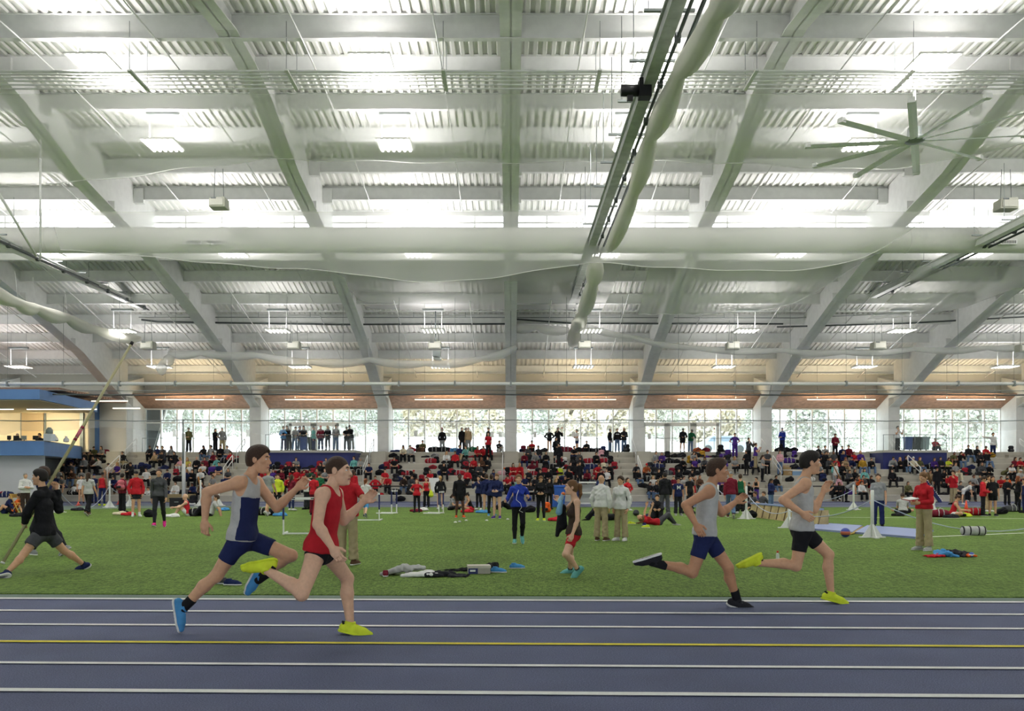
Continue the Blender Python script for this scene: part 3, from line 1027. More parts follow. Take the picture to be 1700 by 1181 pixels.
# ---- high bay lights, each with hangers, housing and six tubes
def fixture_parts():
    t = bpy.data.objects.new('high_bay_light', None)
    C.objects.link(t)
    for i in range(6):
        x = -0.55 + i * 0.22
        MB().box((x - 0.04, -0.6, -0.02), (x + 0.04, 0.6, 0.02)).build('lamp_tube', M_tube, t)
    MB().box((-0.68, -0.62, 0.03), (0.68, 0.62, 0.09)).build('housing', M_white, t)
    for sx in (-0.5, 0.5):
        MB().tube([(sx, 0, 0.08), (sx * 1.05, 0, 1.35)], 0.022, 5).build('hanger', M_whpl, t)
    MB().box((-0.62, -0.1, 1.2), (0.62, 0.1, 1.32)).build('ballast_tray', M_steel, t)
    return t
def add_light(parent, e, z, up, size=(1.3, 1.2), name='lamp_light', col=(1.0, 0.945, 0.96)):
    key = '%s%d' % (name, up)
    L = bpy.data.lights.get(key)
    if L is None:
        L = bpy.data.lights.new(key, 'AREA')
        L.shape = 'RECTANGLE'
        L.size, L.size_y = size
        L.energy = e
        L.color = col
    lo = bpy.data.objects.new(name, L)
    C.objects.link(lo)
    lo.parent = parent
    lo.location = (0, 0, z)
    if up:
        lo.rotation_euler = (math.pi, 0, 0)
    lo['kind'] = 'helper'
    return lo
fx0 = fixture_parts()
WIRE = {}
LROWS = [(-4, 14.3), (4, 14.9), (12, 15.2), (20, 15.2), (28.7, 15.2), (34.4, 14.65), (43.0, 12.55), (51.4, 10.15), (56.8, 8.7)]
first = True
for r_, (Y, Z) in enumerate(LROWS):
    for c_, k in enumerate(range(-5, 5)):
        if r_ < 4 and k % 2:
            pass
        X = BAY * (k + 0.5) + (0.15 if k >= 0 else 0)
        if first:
            t = fx0
            first = False
        else:
            t = fx0.copy()
            C.objects.link(t)
            for ch in fx0.children:
                if ch.type != 'MESH' or ch.name.startswith('suspension'):
                    continue
                c2 = ch.copy()
                C.objects.link(c2)
                c2.parent = t
        t.location = (X, Y, Z)
        tag(t, 'six-tube white high bay light, %s row back, %s across the hall' % (ORD[r_], ORD[c_]), 'ceiling light', 'high bay lights')
        dim = 1.0 if r_ < 7 else 0.3
        if r_ >= 7:
            for ch in t.children:
                if ch.name.startswith('lamp_tube'):
                    ch.material_slots[0].link = 'OBJECT'
                    ch.material_slots[0].material = emit('dimmed lamp tube', 'fffdf2', 2.0)
        wz = deck_z(Y) - Z
        if r_ not in WIRE:
            q = MB()
            for sx in (-0.5, 0.5):
                q.tube([(sx, 0, 1.3), (sx, 0, wz + .05)], 0.008, 4)
            WIRE[r_] = q.build('suspension_wire', M_steel, t)
        else:
            c2 = WIRE[r_].copy()
            C.objects.link(c2)
            c2.parent = t
        add_light(t, LAMP_DOWN * dim, -0.05, False, name='bay lamp' if dim == 1 else 'bay lamp low')
        add_light(t, LAMP_UP * dim, 0.14, True, name='bay spill' if dim == 1 else 'bay spill low')

# ---- loudspeakers
def speaker(px, py, w, Y, label):
    c = W(px, py, Y)
    s = w / F * Y / 2
    t = thing('loudspeaker', label, 'loudspeaker', c, 0, 'loudspeakers under the roof')
    mb = MB().prism([(-s, -s * 0.62), (s, -s * 0.62), (s * 0.95, s * 0.62), (-s * 0.95, s * 0.5)], -0.3, 0.35, 'y')
    mb.build('cabinet', mat('beige speaker box', 'c8c9bb', 0.6), t, bevel=0.03)
    MB().box((-s * 0.8, -0.34, -s * 0.45), (s * 0.8, -0.3, s * 0.3)).build('grille', mat('beige grille cloth', 'd6d7ca', 0.7), t)
    MB().box((-s * 0.7, -0.33, s * 0.35), (-s * 0.1, -0.29, s * 0.5)).build('terminal_plate', M_dark, t)
    for sx in (-0.6, 0.6):
        MB().tube([(s * sx, 0, s * 0.5), (s * sx * 0.8, 0, s * 0.6 + 1.3)], 0.015, 4).build('hanger', M_steel, t)
speaker(363.5, 338, 27, 38.0, 'beige box loudspeaker hanging above the duct over the vaulter')
speaker(1670, 340, 30, 38.0, 'beige box loudspeaker hanging above the duct past the fan')
for i, (px, py) in enumerate(((246, 574), (488, 574), (722, 574), (970, 573), (1216, 574), (1458, 574), (1700, 578))):
    speaker(px, py, 21, 53.0, 'beige box loudspeaker in the far row, %s from the lifted pole tip' % ORD[i])
# camera housing hung below the centre
cmr = thing('basketball_winch', 'grey winch box on a long rod near the centre beam', 'winch', W(723, 575, 52.2))
MB().tube([(0, 0, 0.3), (0, 0, 2.2)], 0.04, 6).build('rod', M_dark, cmr)
MB().box((-0.16, -0.2, -0.62), (0.3, 0.2, -0.3)).build('motor', M_steel, cmr)
MB().tube([(-0.1, 0, -0.7), (0.35, 0, -0.78)], 0.1, 8).build('drum', M_whpl, cmr)
tag(MB().tube([W(67, 232, 33), W(67, 432, 33)], 0.04, 8).build('drop_pipe', M_whpl, None, True, loc=W(67, 432, 33)), 'vertical white pipe dropping past the duct near the hall corner', 'pipe')
tag(MB().tube([W(-20, 290, 33), W(60, 425, 36)], 0.05, 8).build('brace_pipe', M_whpl, None, True, loc=W(60, 425, 36)), 'slanting white brace pipe beside the vertical drop pipe', 'pipe')
# ================================================================ OUTSIDE
M_snow = mat('snow', 'eef2f5', 0.7, noise=0.04, nscale=0.5, bump=0.2, bscale=1)
def snow_z(x, y):
    r = 2.1 if x < 14 else lerp(2.1, .5, min(1, (x - 14) / 6))
    t = min(1, max(0, (y - 68) / 15))
    return 3.22 + r * t * t * (3 - 2 * t) + max(0, y - 95) * .03
struct(MB().grid(lambda a, b: (lerp(-95, 95, a), lerp(64.9, 150, b), snow_z(lerp(-95, 95, a), lerp(64.9, 150, b))), 60, 60).build('ground_outside', M_snow, None, True))
def foliage_mat(name, a, b, snow, sc=1.6):
    m = bpy.data.materials.new(name)
    m.use_nodes = True
    nt = m.node_tree
    bs = nt.nodes['Principled BSDF']
    bs.inputs['Roughness'].default_value = 0.85
    bs.inputs['Specular IOR Level'].default_value = 0.1
    tc = nt.nodes.new('ShaderNodeTexCoord')
    n = nt.nodes.new('ShaderNodeTexNoise')
    n.inputs['Scale'].default_value = sc
    n.inputs['Detail'].default_value = 6
    n.inputs['Roughness'].default_value = 0.8
    nt.links.new(tc.outputs['Object'], n.inputs['Vector'])
    rp = nt.nodes.new('ShaderNodeValToRGB')
    e = rp.color_ramp.elements
    e[0].position = 0.35
    e[0].color = lin(a)
    e[1].position = 0.5
    e[1].color = lin(b)
    x = e.new(0.56 + 0.1 * (1 - snow))
    x.color = lin('f2f5f7')
    nt.links.new(n.outputs['Fac'], rp.inputs[0])
    nt.links.new(rp.outputs[0], bs.inputs['Base Color'])
    return m
FM = [foliage_mat('snowy evergreen', '7d8673', 'b6bdac', 0.9), foliage_mat('dry ochre leaves', 'b3aa88', 'e2dcc4', 0.7), foliage_mat('grey green shrub', '9fa591', 'd2d6c6', 0.8)]
def clump(rnd, n, w, h, size):
    """leafy crown of many small tilted leaves"""
    m = MB()
    for _ in range(n):
        z = rnd.random()
        rr = w * (1 - 0.75 * z ** 1.4) * math.sqrt(rnd.random())
        a = rnd.uniform(0, 2 * math.pi)
        c = Vector((rr * math.cos(a), rr * math.sin(a), 0.15 * h + z * h * 0.85))
        s = size * rnd.uniform(0.5, 1.3)
        u = Vector((rnd.uniform(-1, 1), rnd.uniform(-1, 1), rnd.uniform(-1, 1))).normalized() * s
        v = u.orthogonal().normalized() * s * 0.6
        m.add([c - u, c + v, c + u, c - v], [(0, 1, 2, 3)])
    return m
rnd = random.Random(11)
crowns = [clump(rnd, 2600, 2.6, 7.5, 0.26), clump(rnd, 2200, 2.8, 4.5, 0.3), clump(rnd, 2600, 3.0, 6.0, 0.22)]
crown_me = {}
M_bark = mat('snow dusted bark', 'b9b4ab', 0.9, noise=0.3, nscale=4)
trunk_mb = MB().tube([(0, 0, 0), (0.1, 0, 2.5), (0, 0, 5)], [0.22, 0.15, 0.06], 8)
protos = []
def tree_proto(ci, mi):
    key = (ci, mi)
    if key in crown_me:
        return crown_me[key]
    ob = crowns[ci].build('foliage', FM[mi])
    tb = trunk_mb.build('trunk', M_bark)
    crown_me[key] = (ob.data, tb.data)
    bpy.data.objects.remove(ob)
    bpy.data.objects.remove(tb)
    return crown_me[key]
BAYN = lambda x: 'seen through bay %s of windows' % ORD[max(0, min(8, int((x + 27.4) / 13.5)))]
tn = 0
for row, (Y, n, x0, x1) in enumerate(((84, 15, -44, 44), (96, 15, -56, 56), (112, 16, -66, 66))):
    for i in range(n):
        x = lerp(x0, x1, i / (n - 1)) + rnd.uniform(-1, 1)
        px = PX0 + x / Y * F
        if row == 0:
            ci, mi, s = (1, 1, 0.75) if 640 < px < 1240 else (2, 0, 0.85)
            if px > 1480:
                ci, mi, s = 0, 2, 1.0
        else:
            ci, mi, s = rnd.choice([(0, 0), (2, 2), (1, 1)]) + (1.0 + 0.12 * row,)
        fm, tm = tree_proto(ci, mi)
        kind_ = ('snowy evergreen', 'ochre-leaved', 'grey green')[mi]
        t = thing('tree', '%s tree beyond the windows, %s along the %s line' % (kind_, ORD[i], ('hedge', 'middle', 'rear')[row]), 'tree', (x, Y + rnd.uniform(-2, 2), snow_z(x, Y) - .1), rnd.uniform(0, 6), 'trees outside the windows')
        t.scale = (s, s, s)
        for nm, me in (('foliage', fm), ('trunk', tm)):
            o = bpy.data.objects.new(nm, me)
            C.objects.link(o)
            o.parent = t
# bare snow-laden trees
def bare(label, px, Y, h):
    m = MB()
    rr = random.Random(px)
    def br(p, d, L, r, lv):
        q = p + d * L
        m.tube([p, q], [r, r * 0.65], 5, caps=False)
        if lv == 0:
            return
        for _ in range(4 if lv > 1 else 3):
            nd = (d + Vector((rr.uniform(-1, 1), rr.uniform(-0.6, 0.6), rr.uniform(-0.15, 0.75))) * 0.75).normalized()
            br(p + d * L * rr.uniform(0.5, 1), nd, L * rr.uniform(0.55, 0.8), r * 0.55, lv - 1)
    br(Vector((0, 0, 0)), Vector((0, 0, 1)), h * 0.3, 0.14, 4)
    t = thing('bare_tree', label, 'tree', ((px - PX0) / F * Y, Y, snow_z((px - PX0) / F * Y, Y) - .1))
    m.build('branches', mat('snow on branches', 'eceff0', 0.8, noise=0.1, nscale=3), t)
bare('leafless snow-covered tree outside the window with the slanting brace', 338, 76, 7)
bare('leafless snow-covered tree outside behind three standing friends', 1005, 76, 6)
bare('leafless snow-covered tree outside past the purple spectators', 1400, 76, 7)
bare('leafless snow-covered tree outside the balcony-side glazing', 300, 79, 7)
# parked car under snow, posters on the glass
cx = W(1198, 0, 72)
t = thing('parked_car', 'pale car parked in the snow outside the door bay', 'car', (cx.x, 72, 3.5))
MB().prism([(-2.1, 0.3), (2.1, 0.3), (2.1, 0.85), (1.2, 0.95), (0.7, 1.4), (-0.9, 1.4), (-1.5, 0.95), (-2.1, 0.8)], -0.8, 0.8, 'y').build('body', mat('pale blue car paint', 'c3d3e2', 0.3), t)
MB().prism([(-1.3, 0.95), (1.1, 0.95), (0.65, 1.33), (-0.85, 1.33)], -0.82, 0.82, 'y').build('windows', mat('car glass', '8fa5b5', 0.2), t)
for x in (-1.3, 1.3):
    MB().tube([(x, -0.84, 0.32), (x, -0.6, 0.32)], 0.32, 16).build('wheel', M_dark, t)
for i, (px, py) in enumerate(((690, 720), (817, 722), (888, 722), (952, 722), (1078, 725))):
    p = W(px, py, 64.46)
    o = MB().box((-0.12, -0.004, -0.2), (0.12, 0.004, 0.22)).build('poster', M_whpl)
    o.location = p
    tag(o, 'white paper notice taped on the window glass, %s from the long platform' % ORD[i], 'notice', 'notices on the glass')
for i, (px, py) in enumerate(((734, 711), (933, 711), (1186, 712), (1646, 713))):
    p = W(px, py, 64.4)
    o = MB().tube([(0, 0, 0), (0, -0.03, 0)], 0.06, 12).build('exit_marker', mat('red plastic', 'b3202c', 0.5))
    o.location = p
    tag(o, 'small round red marker on a window post, %s from the long platform' % ORD[i], 'marker', 'red markers on the window posts')
# ================================================================ PEOPLE
# Bodies and clothes grow from smooth unions of tapered limbs, meshed on a grid.
def V(*a):
    return np.array(a[0] if len(a) == 1 else a, float)
def nrm(v):
    v = V(v)
    return v / (np.linalg.norm(v) + 1e-9)

def mesh_field(prims, vox, cuts=()):
    """prims: ('c',a,b,ra,rb,k[,faxis,squash]) capsule, ('k',...) capsule cut flat at b, ('e',c,R,radii,k) ellipsoid, ('s',...) carved ellipsoid.
    cuts: (point, normal): keep the side against the normal."""
    lo = np.full(3, 1e9)
    hi = np.full(3, -1e9)
    for p in prims:
        if p[0] in 'ck':
            r = max(p[3], p[4])
            lo = np.minimum(lo, np.minimum(p[1], p[2]) - r)
            hi = np.maximum(hi, np.maximum(p[1], p[2]) + r)
        elif p[0] == 'e':
            r = max(p[3])
            lo = np.minimum(lo, p[1] - r)
            hi = np.maximum(hi, p[1] + r)
    lo -= 2.5 * vox
    hi += 2.5 * vox
    n = np.maximum(4, np.ceil((hi - lo) / vox).astype(int) + 1)
    D = np.full(n, 0.08, np.float32)
    ax = [lo[i] + vox * np.arange(n[i]) for i in range(3)]
    for p in prims:
        if p[0] in 'ck':
            r = max(p[3], p[4])
            a, b = np.minimum(p[1], p[2]) - r, np.maximum(p[1], p[2]) + r
        else:
            r = max(p[3])
            a, b = p[1] - r, p[1] + r
        k = p[5] if p[0] in 'ck' else p[4]
        mrg = k + vox * 2
        i0 = np.maximum(0, np.floor((a - mrg - lo) / vox).astype(int))
        i1 = np.minimum(n, np.ceil((b + mrg - lo) / vox).astype(int) + 1)
        if (i1 <= i0).any():
            continue
        X = ax[0][i0[0]:i1[0], None, None]
        Y = ax[1][None, i0[1]:i1[1], None]
        Z = ax[2][None, None, i0[2]:i1[2]]
        if p[0] in 'ck':
            A, B = V(p[1]), V(p[2])
            d = B - A
            L2 = d @ d + 1e-12
            qx, qy, qz = X - A[0], Y - A[1], Z - A[2]
            h = (qx * d[0] + qy * d[1] + qz * d[2]) / L2
            hc = np.clip(h, 0, 1)
            ex, ey, ez = qx - hc * d[0], qy - hc * d[1], qz - hc * d[2]
            if len(p) > 6:
                f, sq = p[6], p[7]
                t = (ex * f[0] + ey * f[1] + ez * f[2])
                e2 = ex * ex + ey * ey + ez * ez + t * t * (1 / sq ** 2 - 1)
                dd = np.sqrt(e2) - (p[3] + (p[4] - p[3]) * hc)
                dd = dd * (0.5 + 0.5 * sq)
            else:
                dd = np.sqrt(ex * ex + ey * ey + ez * ez) - (p[3] + (p[4] - p[3]) * hc)
            if p[0] == 'k':
                dd = np.maximum(dd, (h - 1) * math.sqrt(L2))
        else:
            M = p[2]
            q = [X - p[1][0], Y - p[1][1], Z - p[1][2]]
            s0 = 0
            s1 = 0
            for i in range(3):
                t = (q[0] * M[i][0] + q[1] * M[i][1] + q[2] * M[i][2]) / p[3][i]
                s0 = s0 + t * t
                s1 = s1 + (t / p[3][i]) ** 2
            k0 = np.sqrt(s0)
            dd = k0 * (k0 - 1) / (np.sqrt(s1) + 1e-9)
            dd = np.where(k0 < 1e-3, -min(p[3]), dd)
        blk = D[i0[0]:i1[0], i0[1]:i1[1], i0[2]:i1[2]]
        if p[0] == 's':
            dd = -dd
            h = np.clip(0.5 - 0.5 * (dd - blk) / k, 0, 1)
            h = np.clip(0.5 + 0.5 * (dd - blk) / k, 0, 1)
            blk[...] = blk * (1 - h) + dd * h + k * h * (1 - h)
        else:
            h = np.clip(0.5 + 0.5 * (blk - dd) / k, 0, 1)
            blk[...] = blk * (1 - h) + dd * h - k * h * (1 - h)
    for (pt, nn) in cuts:
        nn = nrm(nn)
        pl = (ax[0][:, None, None] - pt[0]) * nn[0] + (ax[1][None, :, None] - pt[1]) * nn[1] + (ax[2][None, None, :] - pt[2]) * nn[2]
        D = np.maximum(D, pl)
    # surface nets
    S = D < 0
    c = S[:-1, :-1, :-1].astype(np.int8)
    for o in ((1, 0, 0), (0, 1, 0), (0, 0, 1), (1, 1, 0), (1, 0, 1), (0, 1, 1), (1, 1, 1)):
        c = c + S[o[0]:S.shape[0] - 1 + o[0], o[1]:S.shape[1] - 1 + o[1], o[2]:S.shape[2] - 1 + o[2]]
    act = (c > 0) & (c < 8)
    I = np.argwhere(act)
    if len(I) == 0:
        return np.zeros((0, 3)), np.zeros((0, 4), int)
    idm = np.full(act.shape, -1, np.int32)
    idm[tuple(I.T)] = np.arange(len(I))
    acc = np.zeros((len(I), 3))
    cnt = np.zeros(len(I))
    for axis in range(3):
        e = np.zeros(3, int)
        e[axis] = 1
        o1, o2 = [i for i in range(3) if i != axis]
        for u in (0, 1):
            for w in (0, 1):
                a = np.zeros(3, int)
                a[o1], a[o2] = u, w
                P = I + a
                va = D[tuple(P.T)]
                vb = D[tuple((P + e).T)]
                m = (va < 0) != (vb < 0)
                t = va[m] / (va[m] - vb[m])
                acc[m] += a + t[:, None] * e
                cnt[m] += 1
    verts = lo + (I + acc / cnt[:, None]) * vox
    quads = []
    for axis in range(3):
        e = [0, 0, 0]
        e[axis] = 1
        A = S[:S.shape[0] - e[0], :S.shape[1] - e[1], :S.shape[2] - e[2]]
        B = S[e[0]:, e[1]:, e[2]:]
        o1, o2 = [(1, 2), (2, 0), (0, 1)][axis]
        E = np.argwhere(A != B)
        ok = (E[:, o1] > 0) & (E[:, o2] > 0) & (E[:, o1] < S.shape[o1] - 1) & (E[:, o2] < S.shape[o2] - 1)
        E = E[ok]
        ins = A[tuple(E.T)]
        d1 = np.zeros(3, int); d1[o1] = 1
        d2 = np.zeros(3, int); d2[o2] = 1
        q = np.stack([idm[tuple((E - d1 - d2).T)], idm[tuple((E - d2).T)], idm[tuple(E.T)], idm[tuple((E - d1).T)]], 1)
        q[~ins] = q[~ins][:, ::-1]
        quads.append(q)
    return verts, np.concatenate(quads)

def folds(parts, amp, sc=1.0):
    """creases pressed into cloth along wavering diagonals"""
    out = []
    for p in parts:
        v, q = p[0], p[1]
        if len(v) == 0:
            continue
        n = np.zeros_like(v)
        fn = np.cross(v[q[:, 2]] - v[q[:, 0]], v[q[:, 3]] - v[q[:, 1]])
        for i in range(4):
            np.add.at(n, q[:, i], fn)
        n /= np.linalg.norm(n, axis=1, keepdims=True) + 1e-12
        x, y, z = (v * sc).T
        w = np.sin(38 * z + 11 * x + 6 * np.sin(7 * x + 5 * z)) * .5 + np.sin(24 * (x + y) - 17 * z + 3 * np.sin(13 * z)) * .6 + np.sin(60 * x - 31 * z + 19 * y) * .25
        w *= .6 + .4 * np.sin(5 * z + 4 * x + 3 * y)
        out.append((v + n * (w * amp)[:, None], q) + tuple(p[2:]))
    return out

def np_mesh(name, parts, mats):
    """parts: list of (verts, quads[, material index])"""
    vs_, qs, mi = [], [], []
    o = 0
    for p in parts:
        if len(p[0]) == 0:
            continue
        vs_.append(p[0])
        qs.append(p[1] + o)
        mi.append(np.full(len(p[1]), p[2] if len(p) > 2 else 0))
        o += len(p[0])
    me = bpy.data.meshes.new(name)
    if vs_:
        v = np.concatenate(vs_)
        q = np.concatenate(qs)
        me.vertices.add(len(v))
        me.vertices.foreach_set('co', v.astype(np.float32).ravel())
        me.loops.add(len(q) * 4)
        me.loops.foreach_set('vertex_index', q.astype(np.int32).ravel())
        me.polygons.add(len(q))
        me.polygons.foreach_set('loop_start', np.arange(0, len(q) * 4, 4, dtype=np.int32))
        me.polygons.foreach_set('use_smooth', np.ones(len(q), bool))
        for m in mats:
            me.materials.append(m)
        if len(mats) > 1:
            me.polygons.foreach_set('material_index', np.concatenate(mi).astype(np.int32))
        me.update(calc_edges=True)
    return me

# ---- skeletons
BL = dict(spine=0.50, neck=0.172, ua=0.295, fa=0.255, th=0.43, sh=0.42, shoulder=0.168, hip=0.084, hand=0.17, foot=0.19)
def pose(sp=(0, 0, 1), yaw=0.0, th=((.05, 0, -1), (-.05, 0, -1)), sh=((.03, .02, -1), (-.03, .02, -1)), ua=((.16, 0, -1), (-.16, 0, -1)),
         fa=((.06, -.22, -1), (-.06, -.22, -1)), face=(0, -1, -0.05), ft=None, tilt=(0, 0, 0), seat=None, fem=False, s=1.0):
    """left limb first; the figure faces -Y, its left side at +X"""
    J = {}
    a = V(math.cos(yaw), math.sin(yaw), 0)
    u = nrm(sp)
    J['pel'] = V(0, 0, 0)
    J['across'] = nrm(a + V(tilt))
    J['up'] = u
    sw = BL['shoulder'] * (0.9 if fem else 1)
    hw = BL['hip'] * (1.04 if fem else 1)
    J['neck'] = J['pel'] + u * BL['spine']
    J['face'] = nrm(face)
    hd = nrm(0.75 * u + V(0, 0, 0.45) + 0.12 * J['face'])
    J['head'] = J['neck'] + hd * BL['neck']
    fw = nrm(np.cross(J['across'], u))
    J['fwd'] = fw
    for i, sd in enumerate((1, -1)):
        n = 'LR'[i]
        J['sh' + n] = J['pel'] + u * 0.435 + J['across'] * sw * sd
        J['el' + n] = J['sh' + n] + nrm(ua[i]) * BL['ua']
        J['wr' + n] = J['el' + n] + nrm(fa[i]) * BL['fa']
        J['hip' + n] = J['pel'] + J['across'] * hw * sd
        J['kn' + n] = J['hip' + n] + nrm(th[i]) * BL['th']
        J['an' + n] = J['kn' + n] + nrm(sh[i]) * BL['sh']
        f = nrm(ft[i]) if ft else nrm(V(sd * 0.18, -1, -0.0))
        J['ft' + n] = f
    if seat is None:
        z = min(J['an' + n][2] + min(0, J['ft' + n][2]) * 0.15 for n in 'LR') - 0.085
    else:
        z = -seat
    for k in list(J):
        if k not in ('across', 'up', 'face', 'fwd', 'ftL', 'ftR'):
            J[k] = J[k] - V(0, 0, z)
    J['s'] = s
    J['seated'] = seat is not None
    return J

def pix_pose(P, H, Yd, yaw, face, s=1.0, ft=None):
    """joints read from the photograph at depth Yd; limbs keep true lengths by bending in depth.
    P: name -> (px, py, depth sign)"""
    sc = Yd / F
    base = P['base']
    def w(px, py, y=0.0):
        return V((px - base[0]) * sc, y, (base[1] - py) * sc)
    k = H / 1.75
    J = {'s': k * s}
    J['pel'] = w(*P['pel'])
    J['neck'] = w(*P['neck'])
    J['head'] = w(*P['head'])
    a = V(math.cos(yaw), math.sin(yaw), 0)
    J['across'] = a
    J['up'] = nrm(J['neck'] - J['pel'])
    J['face'] = nrm(face)
    J['fwd'] = nrm(np.cross(a, J['up']))
    for sd, n in ((1, 'L'), (-1, 'R')):
        J['sh' + n] = J['neck'] - J['up'] * 0.055 * k + a * BL['shoulder'] * k * sd + (V(P['dsh'][0], 0, P['dsh'][1]) * sd if 'dsh' in P else 0)
        J['hip' + n] = J['pel'] + a * BL['hip'] * k * sd + (V(P['dhip'][0], 0, P['dhip'][1]) * sd if 'dhip' in P else 0)
        for par, ch, L in (('sh', 'el', BL['ua']), ('el', 'wr', BL['fa']), ('hip', 'kn', BL['th']), ('kn', 'an', BL['sh'])):
            q = P[ch + n]
            p0 = J[par + n]
            t = w(q[0], q[1])
            l2 = math.hypot(t[0] - p0[0], t[2] - p0[2])
            LL = L * k
            dy = math.sqrt(max(0, LL * LL - l2 * l2))
            J[ch + n] = V(t[0], p0[1] + dy * (q[2] if len(q) > 2 else 0), t[2])
        t = w(*P['ft' + n][:2])
        J['ft' + n] = nrm(V(t[0] - J['an' + n][0], 0, t[2] - J['an' + n][2] + 0.0))
        J['fdrop' + n] = 0
    return J

def basis(face, up=(0, 0, 1)):
    f = nrm(face)
    x = nrm(np.cross(f, V(up)))
    z = np.cross(x, f)
    return np.array([x, f, z])     # rows: side, forward, up

def torso_prims(J, g, fem, belly=0.0):
    k = J['s']
    p, u, f, a = J['pel'], J['up'], J['fwd'], J['across']
    hip_a = nrm(J['hipL'] - J['hipR'])
    if fem:
        T = [('c', p + hip_a * .045 * k - f * .015 * k, p - hip_a * .045 * k - f * .015 * k, (.118 + g) * k, (.118 + g) * k, .05, f, .86),
             ('c', p + u * .05 * k, p + u * .22 * k, (.130 + g + belly * .5) * k, (.108 + g + belly) * k, .05, f, .76),
             ('c', p + u * .22 * k, p + u * .38 * k, (.108 + g + belly) * k, (.128 + g) * k, .05, f, .70),
             ('e', p + u * .33 * k + f * .06 * k + a * .062 * k, np.eye(3), (V(.062, .062, .062) + g) * k, .03),
             ('e', p + u * .33 * k + f * .06 * k - a * .062 * k, np.eye(3), (V(.062, .062, .062) + g) * k, .03)]
    else:
        T = [('c', p + hip_a * .05 * k - f * .01 * k, p - hip_a * .05 * k - f * .01 * k, (.112 + g) * k, (.112 + g) * k, .05, f, .86),
             ('c', p + u * .05 * k, p + u * .24 * k, (.128 + g + belly * .5) * k, (.126 + g + belly) * k, .05, f, .76),
             ('c', p + u * .22 * k, p + u * .38 * k, (.128 + g + belly) * k, (.152 + g) * k, .05, f, .68)]
    return T

def neck_prims(J, g):
    k = J['s']
    nb, h = J['neck'], J['head']
    d = h - nb
    return [('c', nb - J['up'] * .05 * k, nb + d * .7, (.056 + g) * k, (.050 + g) * k, .03)]
def shoulder_prims(J, g, fem, sides='LR'):
    k = J['s']
    out = []
    for n in sides:
        out.append(('c', J['neck'] - J['up'] * .035 * k, J['sh' + n], (.050 + g) * k, ((.050 if fem else .058) + g) * k, .05))
    return out
def arm_prims(J, g, fem, sides='LR', to=2.0, cap=True, loose=0.0):
    """to: 0..1 along the upper arm, 1..2 along the forearm"""
    k = J['s']
    m = .86 if fem else 1
    out = []
    for n in sides:
        S, E, Wr = J['sh' + n], J['el' + n], J['wr' + n]
        if to <= 1.0:
            q = S + (E - S) * to
            out.append(('k' if cap else 'c', S, q, (.054 * m + g) * k, (.054 * m + g + (-.012 + loose) * to) * k, .03))
        else:
            out.append(('c', S, E, (.053 * m + g) * k, (.041 * m + g + loose * .6) * k, .03))
            q = E + (Wr - E) * (to - 1)
            mid = E + (Wr - E) * min(.3, to - 1)
            out.append(('c', E, mid, (.040 * m + g + loose * .6) * k, (.043 * m + g + loose * .6) * k, .02))
            out.append(('k' if cap else 'c', mid, q, (.043 * m + g + loose * .6) * k, (.027 * m + g + loose) * k if to >= 1.9 else (.036 * m + g) * k, .02))
    return out
def leg_prims(J, g, fem, sides='LR', to=2.0, cap=True, loose=0.0, flare=0.0):
    k = J['s']
    out = []
    for n in sides:
        Hp, K, A = J['hip' + n], J['kn' + n], J['an' + n]
        m = 1.0 if not fem else 0.98
        d = K - Hp
        shin = A - K
        back = -nrm(np.cross(np.cross(d, shin), d)) if np.linalg.norm(np.cross(d, shin)) > 1e-3 else -J['fwd']
        if (back @ J['fwd']) > 0 and np.linalg.norm(np.cross(nrm(d), nrm(shin))) < 0.25:
            back = -J['fwd']
        # calf lies on the side the knee folds towards
        if np.linalg.norm(np.cross(nrm(d), nrm(shin))) >= 0.25:
            t = nrm(shin)
            back = nrm(-nrm(d) + t * (t @ nrm(d)))
        if to <= 1.0:
            q = Hp + d * to
            out.append(('k' if cap else 'c', Hp, q, (.084 * m + g) * k, (lerp(.084 * m, .058, to) + g + loose * to) * k, .045))
        else:
            out.append(('c', Hp, K, (.084 * m + g) * k, (.056 + g + loose * .5) * k, .045))
            q = K + shin * (to - 1)
            if loose > 0.006:
                out.append(('k' if cap else 'c', K, q, (.056 + g + loose * .5) * k, (.046 + g + loose + flare) * k, .03))
            else:
                t = min(.33, to - 1)
                c = K + shin * t + back * .016 * k
                out.append(('c', K, c, (.050 + g) * k, (.055 + g) * k, .03))
                out.append(('k' if cap and to < 1.98 else 'c', c, q, (.055 + g) * k, (lerp(.055, .034, min(1, (to - 1 - t) / .6)) + g) * k, .03))
    return out

